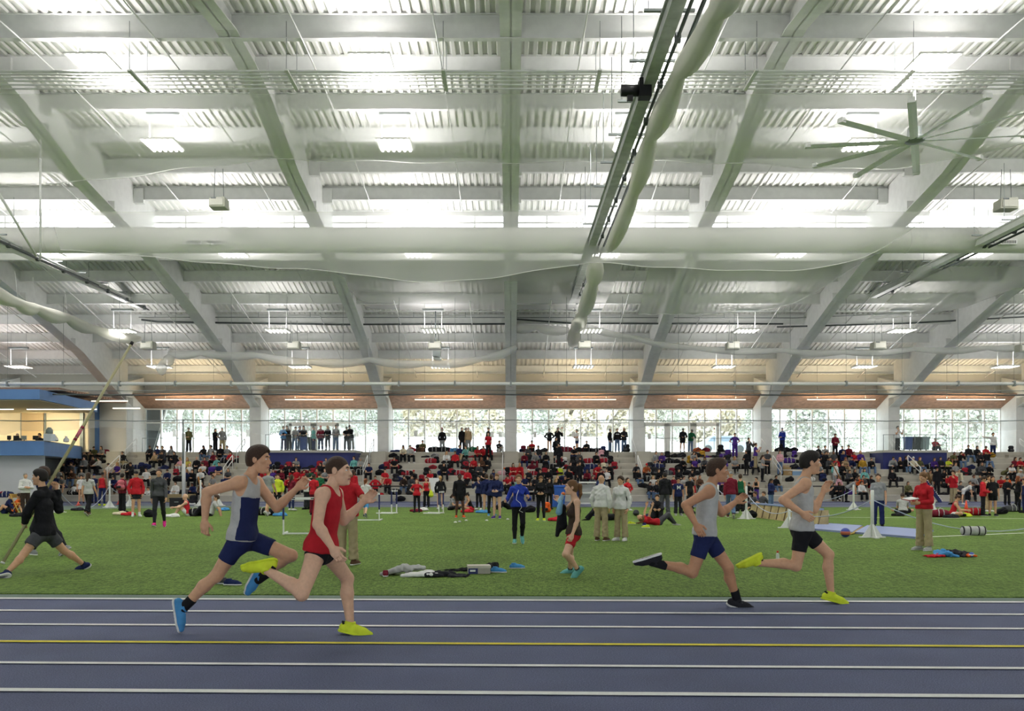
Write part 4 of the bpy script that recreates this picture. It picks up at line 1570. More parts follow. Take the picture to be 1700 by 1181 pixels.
def hand_prims(J, n, curl=0.45, res='mid'):
    k = J['s']
    E, Wr = J['el' + n], J['wr' + n]
    d = nrm(Wr - E)
    side = -1 if n == 'R' else 1
    inn = nrm(-J['across'] * side + d * (J['across'] @ d) * side + J['fwd'] * .05)   # palm faces the body
    if abs(inn @ d) > .6:
        inn = nrm(np.cross(d, V(0, 0, 1)))
    inn = nrm(inn - d * (inn @ d))
    lat = np.cross(d, inn)
    if lat @ J['fwd'] < 0:
        lat = -lat                # thumb side
    hn = J.get('hold' + n)
    if hn is not None:
        inn = nrm(hn - d * (hn @ d))
        lat = np.cross(d, inn)
        if lat[2] < 0:
            lat = -lat
    M = np.array([d, lat, inn])
    pc = Wr + d * .048 * k
    out = [('c', Wr - d * .02 * k, Wr + d * .02 * k, .027 * k, .028 * k, .02),
           ('e', pc, M, V(.052, .042, .019) * k, .015)]
    if res == 'low':
        out.append(('e', Wr + d * .105 * k + inn * .02 * k, M, V(.055, .038, .018) * k, .02))
        return out
    base = Wr + d * .088 * k
    for i, (o, L) in enumerate(((.030, .070), (.010, .078), (-.010, .073), (-.029, .058))):
        r = (.0092, .0095, .009, .008)[i] * k
        a0 = base + lat * o * k
        cu = curl * (1 + .12 * i)
        d1 = nrm(d * math.cos(cu * .8) + inn * math.sin(cu * .8))
        d2 = nrm(d * math.cos(cu * 1.9) + inn * math.sin(cu * 1.9))
        d3 = nrm(d * math.cos(cu * 2.8) + inn * math.sin(cu * 2.8))
        p1 = a0 + d1 * L * .48 * k
        p2 = p1 + d2 * L * .32 * k
        p3 = p2 + d3 * L * .26 * k
        out += [('c', a0 - d * .02 * k, p1, r * 1.1, r, .006), ('c', p1, p2, r, r * .93, .004), ('c', p2, p3, r * .93, r * .85, .004)]
    t0 = Wr + d * .03 * k + lat * .028 * k
    t1 = t0 + nrm(d * .75 + lat * .75 + inn * .35) * .042 * k
    t2 = t1 + nrm(d * .95 + lat * .25 + inn * .5) * .034 * k
    out += [('c', t0, t1, .014 * k, .0115 * k, .01), ('c', t1, t2, .0115 * k, .0095 * k, .006)]
    return out

def head_prims(J, fem, res):
    k = J['s']
    h = J['head']
    M = basis(J['face'])
    x, f, z = M
    def P(a, b, c):
        return h + (x * a + f * b + z * c) * k
    out = [('e', P(0, -.012, .028), M, V(.076, .096, .093) * k, .02),
           ('e', P(0, .028, -.038), M, V(.056, .066, .078) * k, .03),
           ('c', P(0, .05, -.088), P(0, -.01, -.06), .026 * k, .045 * k, .03)]
    if res == 'low':
        out.append(('c', P(0, .088, -.005), P(0, .105, -.03), .009 * k, .013 * k, .012))
        return out
    out += [('c', P(0, .083, .02), P(0, .106, -.022), .007 * k, .0115 * k, .010),
            ('c', P(-.013, .09, -.028), P(.013, .09, -.028), .009 * k, .009 * k, .008),
            ('c', P(-.035, .077, .033), P(.035, .077, .033), .011 * k, .011 * k, .014),
            ('s', P(.033, .100, .010), M, V(.017, .013, .008) * k, .010),
            ('s', P(-.033, .100, .010), M, V(.017, .013, .008) * k, .010),
            ('c', P(-.02, .084, -.058), P(.02, .084, -.058), .0085 * k, .0085 * k, .008),
            ('c', P(-.016, .082, -.069), P(.016, .082, -.069), .008 * k, .008 * k, .008),
            ('e', P(.05, .055, -.01), M, V(.02, .022, .02) * k, .02),
            ('e', P(-.05, .055, -.01), M, V(.02, .022, .02) * k, .02),
            ('e', P(0, .078, -.098), M, V(.022, .018, .017) * k, .014)]
    for s in (1, -1):
        out += [('e', P(.078 * s, -.008, .002), M, V(.011, .021, .033) * k, .008),
                ('s', P(.087 * s, .0, .004), M, V(.006, .010, .018) * k, .005)]
    return out

def hair_mesh(J, style, vox):
    k = J['s']
    h = J['head']
    M = basis(J['face'])
    x, f, z = M
    def P(a, b, c):
        return h + (x * a + f * b + z * c) * k
    g = .012
    if style == 'bald':
        return None
    if style in ('cap', 'beanie'):
        pr = [('e', P(0, -.012, .035), M, V(.086, .106, .100) * k, .01)]
        cuts = [(P(0, 0, .032 if style == 'cap' else .04), -z + f * .0)]
        v, q = mesh_field(pr, vox, cuts)
        out = [(v, q)]
        if style == 'cap':
            v2, q2 = mesh_field([('e', P(0, .12, .045), M, V(.068, .075, .012) * k, .01)], min(vox, .012))
            out.append((v2, q2))
        else:
            out.append(mesh_field([('e', P(0, -.012, .138), M, V(.026, .026, .024) * k, .01)], vox))
        return out
    if style == 'buzz':
        pr = [('e', P(0, -.014, .034), M, V(.079, .098, .094) * k, .01)]
        return [mesh_field(pr, vox, [(P(0, .055, .035), nrm(f * .8 - z * .75)), (P(0, -.03, -.04), -z)])]
    pr = [('e', P(0, -.02, .036), M, V(.086, .102, .100) * k, .015), ('e', P(0, -.055, -.005), M, V(.076, .066, .085) * k, .02)]
    cuts = [(P(0, .058, .045), nrm(f * .85 - z * .6))]
    if style == 'short':
        cuts.append((P(0, -.06, -.062), -z))
        cuts.append((P(0, .02, -.0), nrm(f * .75 - z * .8)))
        pr.append(('e', P(0, .02, .062), M, V(.080, .078, .075) * k, .03))
    out = [mesh_field(pr, vox, cuts)]
    if style == 'pony':
        out.append(mesh_field([('c', P(0, -.11, .055), P(.0, -.15, .03), .028 * k, .036 * k, .02), ('c', P(0, -.15, .03), P(.0, -.165, -.10), .037 * k, .028 * k, .02), ('c', P(0, -.165, -.10), P(0, -.15, -.2), .028 * k, .008 * k, .02)], vox))
    if style == 'bun':
        out.append(mesh_field([('e', P(0, -.12, .07), M, V(.036, .036, .036) * k, .02)], vox))
    if style == 'long':
        out.append(mesh_field([('c', P(.06, -.03, .0), P(.075, -.02, -.2), .036 * k, .026 * k, .03), ('c', P(-.06, -.03, .0), P(-.075, -.02, -.2), .036 * k, .026 * k, .03), ('c', P(0, -.07, 0), P(0, -.1, -.22), .06 * k, .04 * k, .03)], vox))
    return out

def shoe_prims(J, n):
    k = J['s']
    A, f = J['an' + n], J['ft' + n]
    shin = nrm(A - J['kn' + n])
    up = nrm(-shin - f * (-shin @ f))
    s = np.cross(f, up)
    heel = A - f * .045 * k - up * .045 * k
    ball = A + f * .125 * k - up * .055 * k
    toe = A + f * .185 * k - up * .06 * k
    pr = [('c', heel, ball, .042 * k, .044 * k, .02), ('c', ball, toe, .044 * k, .030 * k, .02), ('c', A - up * .03 * k, A + f * .08 * k - up * .04 * k, .046 * k, .034 * k, .03), ('k', A - up * .03 * k, A + up * .02 * k, .044 * k, .046 * k, .01)]
    cut = (A - up * .085 * k, -up)
    sole = [('c', heel - up * .03 * k, ball - up * .022 * k, .047 * k, .05 * k, .01), ('c', ball - up * .022 * k, toe - up * .015 * k, .05 * k, .034 * k, .01)]
    scuts = [(A - up * .085 * k, -up), (A - up * .066 * k, up)]
    return pr, cut, sole, scuts

RES = {'hi': (.0095, .0052, .0036), 'mid': (.015, .0095, .007), 'low': (.026, .02, .02)}
SKIN = {'a': 'cfa27f', 'b': 'b98a68', 'c': '94634a', 'd': '553729', 'e': 'd9b092'}
HAIRC = {'k': '1c1713', 'b': '3c2a1d', 'l': '6f4f2f', 'y': 'b08c55', 'g': '8d8a85', 'r': '7c4322', 'w': 'c9c5bd'}
def m_skin(c):
    return mat('skin ' + c, SKIN[c], 0.5, noise=0.06, nscale=30, spec=0.35, bump=0.05, bscale=120)
def m_hair(c):
    return mat('hair ' + c, HAIRC.get(c, c), 0.6, noise=0.25, nscale=60, bump=0.4, bscale=90)
CL = dict(black='1d1e21', dark='2a2b2f', navy='222b52', blue='2c3fa0', sky='4c8fc4', denim='5d7594', teal='6fb3ad', red='b3242d', cred='962833', cblk='26272a', maroon='6e1f2e', white='dfe0dc', grey='8e9190',
          char='4a4c4f', lgrey='b4b6b2', khaki='a89b78', tan='b09a78', olive='5a5a3a', green='1f5a3c', purple='4a3180', yellow='d8cc60', lime='cfe03c', pink='d9a7b0', brown='5c4333',
          rust='a0532f', orange='d9622a', gold='a8842e', cream='d8d0b4', hotpink='d22f86', brown2='3d322c')
def m_cloth(c):
    h = CL.get(c, c)
    return mat('cloth ' + c, h, 0.85, noise=0.10, nscale=9, spec=0.15, bump=0.5, bscale=14)

TOPS = dict(tank=(0, 0.010), tee=(.62, .016), long=(2.0, .014), jacket=(2.0, .019), hoodie=(2.0, .022), sweater=(2.0, .017))
BOTS = dict(briefs=(.18, .008, 0, 0), shorts=(.62, .020, .012, 0), tightshort=(.60, .010, 0, 0), tights=(1.97, .008, 0, 0), pants=(1.97, .016, .016, .012), sweats=(1.95, .018, .014, 0), jeans=(1.97, .013, .010, .006), capri=(1.35, .014, .008, 0))
_PC = {}
def part_mesh(key, J, kind, style, res, fem, belly):
    ck = (key, kind, style, res, fem, belly)
    if ck in _PC:
        return _PC[ck]
    vb, vh, vf = RES[res]
    rr = 'low' if res == 'low' else 'hi'
    me = None
    if kind == 'body':
        pr = torso_prims(J, 0, fem, belly) + neck_prims(J, 0) + shoulder_prims(J, 0, fem) + arm_prims(J, 0, fem, cap=False) + leg_prims(J, 0, fem, cap=False)
        parts = [mesh_field(pr, vb), mesh_field(head_prims(J, fem, rr), vh)]
        for n in 'LR':
            parts.append(mesh_field(hand_prims(J, n, J.get('curl' + n, .45), rr), vf))
        me = np_mesh('body', parts, [m_skin('a')])
    elif kind == 'hair':
        parts = hair_mesh(J, style, vh)
        me = np_mesh('hair', parts, [m_hair('b')]) if parts else False
    elif kind == 'top':
        to, g = TOPS[style]
        k = J['s']
        hem = J['pel'] - J['up'] * {'tank': .02, 'tee': .07, 'long': .02, 'jacket': .09, 'hoodie': .07, 'sweater': .05}[style] * k * (1 if not J.get('seated') else -.1)
        T = torso_prims(J, g, fem, belly)
        gh = g + .010
        ha = nrm(J['hipL'] - J['hipR'])
        T += [('c', J['pel'] - J['up'] * q_ * k + ha * .055 * k, J['pel'] - J['up'] * q_ * k - ha * .055 * k, (.112 + gh) * k, (.112 + gh) * k, .05, J['fwd'], .9) for q_ in ((-.02, .08) if not J.get('seated') else (-.04,))]
        cuts = [(hem, -J['up'])]
        if style == 'tank':
            T += shoulder_prims(J, g, fem)
            for s_ in (1, -1):
                cuts.append((J['pel'] + J['up'] * .40 * k + J['across'] * (.13 if fem else .142) * k * s_, J['across'] * s_ * .93 + J['up'] * .36))
            T += [('s', J['neck'] + J['fwd'] * .02 * k + J['up'] * .0 * k, np.array([J['across'], J['fwd'], J['up']]), V(.075, .11, .075) * k, .01)]
            parts = [mesh_field(T, vb, cuts)]
        else:
            T += shoulder_prims(J, g * .9, fem)
            T.append(('k', J['neck'] - J['up'] * .05 * k, J['neck'] + (J['head'] - J['neck']) * (.34 if to > 1 else .12), (.058 + g) * k, (.056 + g * .8) * k, .03))
            if style == 'hoodie':
                b = J['neck'] - J['fwd'] * .055 * k
                T += [('c', b + J['across'] * .06 * k, b - J['across'] * .06 * k, .05 * k, .05 * k, .04)]
            parts = [mesh_field(T, vb, cuts), mesh_field(arm_prims(J, g, fem, to=min(to, 1.95), loose={'tee': .010, 'jacket': .008, 'hoodie': .008, 'sweater': .006}.get(style, .002)), vb)]
        if res != 'low':
            parts = folds(parts, {'tank': .0035, 'tee': .006}.get(style, .0085))
        me = np_mesh('shirt', parts, [m_cloth('black')])
    elif kind == 'bottom':
        to, g, lo_, fl_ = BOTS[style]
        k = J['s']
        T = torso_prims(J, g * .6, fem, belly)[:2]
        cuts = [(J['pel'] + J['up'] * .10 * k, J['up'])]
        T.append(('c', J['pel'] - J['up'] * .03 * k + (J['hipL'] - J['hipR']) * .3, J['pel'] - J['up'] * .03 * k - (J['hipL'] - J['hipR']) * .3, (.10 + g) * k, (.10 + g) * k, .04, J['fwd'], .9))
        parts = [mesh_field(T, vb, cuts), mesh_field([T[-1]] + leg_prims(J, g, fem, to=to, loose=lo_, flare=fl_), vb)]
        if res != 'low':
            parts = folds(parts, {'tights': .001, 'tightshort': .0015, 'briefs': .002, 'capri': .003}.get(style, .007))
        me = np_mesh('trousers', parts, [m_cloth('black')])
    elif kind in ('shoeL', 'shoeR'):
        pr, cut, sole, sc = shoe_prims(J, kind[-1])
        me = np_mesh('shoe', [mesh_field(pr, vh if res != 'low' else vb, [cut])], [m_cloth('grey')])
    elif kind in ('soleL', 'soleR'):
        pr, cut, sole, sc = shoe_prims(J, kind[-1])
        me = np_mesh('sole', [mesh_field(sole, vh, sc)], [M_whpl])
    elif kind in ('sockL', 'sockR'):
        n = kind[-1]
        k = J['s']
        A, K = J['an' + n], J['kn' + n]
        me = np_mesh('sock', [mesh_field([('k', A - (K - A) * .1, A + (K - A) * style, .044 * k, .046 * k, .01)], vh)], [m_cloth('black')])
    _PC[ck] = me
    return me

def put(me, name, parent, material):
    o = bpy.data.objects.new(name, me)
    C.objects.link(o)
    o.parent = parent
    if material is not None and len(me.materials):
        o.material_slots[0].link = 'OBJECT'
        o.material_slots[0].material = material
    return o

def person(J, key, label, loc, rz=0.0, top=('tee', 'grey'), bottom=('pants', 'black'), hair=('short', 'b'), skin='a', shoes='grey', sole=None, socks=None, res='mid', fem=False, belly=0.0,
           group=None, scale=1.0, face=None, cat='person', headz=None):
    t = thing('person', label, cat, loc, rz, group)
    t.scale = (scale, scale, scale)
    put(part_mesh(key, J, 'body', None, res, fem, belly), 'body', t, m_skin(skin))
    h = part_mesh(key, J, 'hair', hair[0], res, False, 0)
    if h:
        put(h, 'cap' if hair[0] in ('cap', 'beanie') else 'hair', t, m_cloth(hair[1]) if hair[0] in ('cap', 'beanie') else m_hair(hair[1]))
    if top:
        put(part_mesh(key, J, 'top', top[0], res, fem, belly), {'tank': 'singlet', 'tee': 't_shirt', 'long': 'long_sleeve_top', 'jacket': 'jacket', 'hoodie': 'hoodie', 'sweater': 'sweater'}[top[0]], t, m_cloth(top[1]))
    if bottom:
        put(part_mesh(key, J, 'bottom', bottom[0], res, fem, belly), {'briefs': 'shorts', 'shorts': 'shorts', 'tightshort': 'shorts', 'tights': 'tights', 'pants': 'trousers', 'sweats': 'trousers', 'jeans': 'jeans', 'capri': 'cropped_trousers'}[bottom[0]], t, m_cloth(bottom[1]))
    for n in 'LR':
        so = put(part_mesh(key, J, 'shoe' + n, None, res, False, 0), 'shoe', t, m_cloth(shoes))
        if res == 'hi':
            k, A, f_ = J['s'], J['an' + n], J['ft' + n]
            sh_ = nrm(A - J['kn' + n])
            u_ = nrm(-sh_ - f_ * (-sh_ @ f_))
            s_ = np.cross(f_, u_)
            q = MB()
            for i in range(4):
                c_ = A + f_ * (.055 + .022 * i) * k - u_ * (.000 + .0085 * i) * k
                q.tube([c_ - s_ * .03 * k - u_ * .012 * k, c_ + u_ * .004 * k, c_ + s_ * .03 * k - u_ * .012 * k], .0045 * k, 5)
            q.build('laces', m_cloth('white' if shoes != 'lime' else 'orange'), so)
            if shoes == 'lime':
                q = MB().tube([A - f_ * .05 * k - u_ * .01 * k - s_ * .03 * k, A - f_ * .065 * k - u_ * .0 * k, A - f_ * .05 * k - u_ * .01 * k + s_ * .03 * k], .011 * k, 6)
                q.build('heel_tab', m_cloth('black'), so)
        if sole and res != 'low':
            put(part_mesh(key, J, 'sole' + n, None, res, False, 0), 'sole', so, m_cloth(sole))
        if socks:
            put(part_mesh(key, J, 'sock' + n, socks[1], res, False, 0), 'sock', t, m_cloth(socks[0]))
    if res == 'hi' or face:
        k = J['s']
        M = basis(J['face'])
        x, f, z = M
        for s in (1, -1):
            c = J['head'] + (x * .032 * s + f * .0785 + z * .010) * k
            e = MB()
            seg = 10
            def ring(cc, r, mi):
                v = []
                for i in range(seg + 1):
                    for j in range(seg):
                        th, ph = math.pi * i / seg, 2 * math.pi * j / seg
                        v.append(cc + (x * math.sin(th) * math.cos(ph) + f * math.cos(th) + z * math.sin(th) * math.sin(ph) * .66) * r)
                e.add(v, [(i * seg + j, i * seg + (j + 1) % seg, (i + 1) * seg + (j + 1) % seg, (i + 1) * seg + j) for i in range(seg) for j in range(seg)], mi)
            ring(c, .0108 * k, 0)
            ring(c + f * .0048 * k, .0070 * k, 1)
            e.build('eye', [mat('eye white', 'e8e4de', 0.3), mat('dark iris', '2c2019', 0.2)], t, True)
        def strip(name, pts, r, m):
            v, q = mesh_field([('c', V(a), V(b), r * k, r * k, .004) for a, b in zip(pts, pts[1:])], .0035)
            put(np_mesh(name, [(v, q)], [m]), name, t, m)
        def P(a, b, c):
            return J['head'] + (x * a + f * b + z * c) * k
        strip('lips', [P(-.020, .090, -.0635), P(0, .0945, -.062), P(.020, .090, -.0635)], .0058, mat('lips ' + skin, {'a': 'a5655a', 'b': '95584c', 'd': '5b342b'}.get(skin, 'a5655a'), 0.45))
        for s in (1, -1):
            strip('eyebrow', [P(.018 * s, .0915, .031), P(.034 * s, .0895, .036), P(.046 * s, .082, .033)], .0042, m_hair(hair[1] if hair[1] in HAIRC else 'b'))
    return t
# ================================================================ WHO AND WHAT STANDS WHERE
# ---- pose library
PO = {}
def P_(name, **k):
    PO[name] = pose(**k)
st_th, st_sh = ((.07, 0, -1), (-.07, 0, -1)), ((.03, .02, -1), (-.03, .02, -1))
P_('stand')
P_('stand2', th=((.12, -.04, -1), (-.04, .03, -1)), sh=((.05, .06, -1), (-.06, .06, -1)), ua=((.12, .06, -1), (-.2, .05, -1)), fa=((-.1, -.3, -1), (.05, -.25, -1)), yaw=.1)
P_('hips', ua=((.65, .25, -.75), (-.65, .25, -.75)), fa=((-.75, -.35, -.45), (.75, -.35, -.45)))
P_('hips_back', ua=((.6, .3, -.7), (-.6, .3, -.7)), fa=((-.6, -.4, -.6), (.6, -.4, -.6)), face=(.5, -.8, -.1))
P_('crossed', ua=((.28, -.25, -.9), (-.28, -.25, -.9)), fa=((-.85, -.45, .1), (.85, -.5, .05)))
P_('front', ua=((.2, -.15, -.95), (-.2, -.15, -.95)), fa=((-.45, -.75, -.1), (.45, -.75, -.1)), face=(0, -.9, -.35))
P_('pocket', ua=((.3, .12, -.95), (-.3, .12, -.95)), fa=((-.15, -.3, -.95), (.15, -.3, -.95)))
P_('photo', ua=((.3, -.5, -.75), (-.3, -.5, -.75)), fa=((-.25, -.45, .85), (.25, -.45, .85)))
P_('drink', ua=((.25, -.05, -.95), (-.35, -.55, -.7)), fa=((.0, -.25, -1), (.35, -.35, .85)))
P_('lean', sp=(0, -.35, 1), ua=((.25, -.55, -.85), (-.25, -.55, -.85)), fa=((-.35, -.75, -.15), (.35, -.75, -.15)), face=(0, -.9, -.4), th=((.07, .12, -1), (-.07, .12, -1)))
P_('walk', th=((.04, -.42, -1), (-.04, .30, -1)), sh=((.02, .02, -1), (-.02, .62, -1)), ua=((.12, .3, -1), (-.12, -.28, -1)), fa=((.05, .05, -1), (-.05, -.55, -.9)), ft=((.1, -1, .15), (-.1, -1, -.75)))
P_('walkb', th=((.04, .30, -1), (-.04, -.42, -1)), sh=((.02, .62, -1), (-.02, .02, -1)), ua=((.12, -.28, -1), (-.12, .3, -1)), fa=((.05, -.45, -.9), (-.05, .05, -1)), ft=((.1, -1, -.75), (-.1, -1, .15)))
P_('jog', th=((.03, -.25, -1), (-.03, .05, -1)), sh=((0, .75, -1), (0, .1, -1)), ua=((.35, .35, -.85), (-.35, .25, -.85)), fa=((-.1, -.85, .2), (-.25, -.9, -.1)), ft=((.1, -.6, -.8), (-.1, -1, 0)))
P_('bend', sp=(0, -.9, .6), th=((.1, .15, -1), (-.1, .15, -1)), ua=((.1, -.3, -1), (-.1, -.3, -1)), fa=((0, -.1, -1), (0, -.1, -1)), face=(0, -.5, -.8))
P_('point', ua=((.1, 0, -1), (-1, -.2, .1)), fa=((.05, -.2, -1), (-1, -.2, .15)))
S = .092
TH = ((.22, -1, .02), (-.22, -1, .02))
SH = ((.0, -.12, -1), (.0, -.12, -1))
P_('sit0', seat=S, th=TH, sh=SH, sp=(0, -.12, 1), ua=((.2, -.35, -.9), (-.2, -.35, -.9)), fa=((-.45, -.8, -.1), (.45, -.8, -.1)))
P_('sit1', seat=S, th=((.3, -1, .05), (-.3, -1, .05)), sh=SH, sp=(0, -.5, 1), ua=((.1, -.45, -.85), (-.1, -.45, -.85)), fa=((-.5, -.7, .1), (.5, -.7, .1)), face=(.1, -.95, -.1))
P_('sit2', seat=S, th=TH, sh=((.15, -.25, -1), (-.1, .1, -1)), sp=(0, .05, 1), ua=((.25, -.15, -.95), (-.25, -.15, -.95)), fa=((-.3, -.9, -.25), (.3, -.9, -.25)), face=(-.35, -.9, -.1))
P_('sit3', seat=S, th=((-.08, -1, .12), (-.25, -1, .0)), sh=((-.35, -.45, -.8), (0, -.1, -1)), sp=(0, -.05, 1), ua=((.2, -.3, -.9), (-.2, -.3, -.9)), fa=((-.7, -.6, .0), (.7, -.6, .0)), face=(.3, -.95, 0))
P_('sit4', seat=S, th=TH, sh=SH, sp=(.06, -.3, 1), ua=((.1, -.6, -.6), (-.25, -.4, -.8)), fa=((-.2, -.2, .9), (.5, -.7, -.1)), face=(.05, -.85, -.35))
P_('sit5', seat=S, th=((.1, -1, .25), (-.1, -1, .25)), sh=((0, .25, -1), (0, .25, -1)), sp=(0, -.25, 1), ua=((.1, -.7, -.6), (-.1, -.7, -.6)), fa=((-.3, -.85, -.2), (.3, -.85, -.2)), face=(0, -.8, -.55))
P_('sitback', seat=S, th=TH, sh=SH, sp=(0, .35, 1), ua=((.3, .45, -.8), (-.3, .45, -.8)), fa=((.1, .3, -1), (-.1, .3, -1)), face=(-.2, -.95, .0))
P_('fsit', seat=S, th=((.12, -.75, .68), (-.12, -.75, .68)), sh=((.02, -.45, -.88), (-.02, -.45, -.88)), sp=(0, -.15, 1), ua=((.1, -.7, -.5), (-.1, -.7, -.5)), fa=((-.35, -.9, -.05), (.35, -.9, -.05)), ft=((.1, -1, 0), (-.1, -1, 0)))
P_('fback', seat=S, th=((.12, -.8, .55), (-.12, -.9, .4)), sh=((.02, -.6, -.75), (-.02, -.75, -.6)), sp=(0, .45, 1), ua=((.25, .55, -.75), (-.25, .55, -.75)), fa=((.1, .25, -1), (-.1, .25, -1)), ft=((.1, -1, .1), (-.1, -1, .1)))
P_('fcross', seat=S, th=((.75, -.75, .1), (-.75, -.75, .1)), sh=((-.95, -.2, -.12), (.95, -.2, -.12)), sp=(0, -.35, 1), ua=((.1, -.5, -.8), (-.1, -.5, -.8)), fa=((-.3, -.8, .0), (.3, -.8, .0)), face=(0, -.75, -.65), ft=((-.5, -.6, 0), (.5, -.6, 0)))
P_('lie', seat=S, sp=(0, 1, .10), th=((.1, -.8, .60), (-.1, -.75, .65)), sh=((.02, -.65, -.75), (-.02, -.6, -.8)), ua=((.35, -.1, .9), (-.35, -.1, .9)), fa=((.1, -.3, .9), (-.1, -.3, .9)), face=(0, .15, 1), ft=((.1, -1, 0), (-.1, -1, 0)))
P_('kneel', seat=.46, th=((.12, -.9, -.25), (-.12, -.15, -1)), sh=((0, .1, -1), (0, .95, -.12)), sp=(0, -.12, 1), ua=((.2, -.3, -.9), (-.2, -.2, -.95)), fa=((-.2, -.8, -.3), (.2, -.8, -.3)), ft=((0, -1, 0), (0, -.1, -1)))
PO['kneel']['seated'] = False
NAMES = {'k': 'tank', 't': 'tee', 'l': 'long', 'j': 'jacket', 'h': 'hoodie', 's': 'sweater'}
TOPW = {'k': 'tank top', 't': 'T-shirt', 'l': 'long-sleeved top', 'j': 'jacket', 'h': 'hoodie', 's': 'sweater'}
COLW = dict(cred='deep red', char='charcoal', lgrey='light grey', sky='bright blue', rust='rust', brown2='dark brown', lime='lime yellow', hotpink='hot pink', dark='dark', cream='cream')
BOTL = {'J': 'jeans', 'P': 'pants', 'T': 'tights', 'S': 'shorts', 'C': 'capri', 'B': 'briefs', 'W': 'sweats', 'Q': 'tightshort'}
HS = {'s': 'short', 'p': 'pony', 'l': 'long', 'b': 'bun', 'c': 'cap', 'n': 'beanie', 'z': 'bald', 'u': 'buzz'}
def colw(c):
    return COLW.get(c, c)
def wear(code):
    """'j:black/J:denim/sb' -> jacket black, jeans denim, short brown hair"""
    a, b, h = code.split('/')
    ts, tc = a.split(':')
    bs, bc = b.split(':')
    hc = h[1:] or 'b'
    if h[0] in 'cn' and hc not in CL:
        hc = {'k': 'black', 'b': 'brown2', 'r': 'red'}.get(hc, 'black')
    return (NAMES[ts], tc), (BOTL[bs], bc), (HS[h[0]], hc), TOPW[ts]

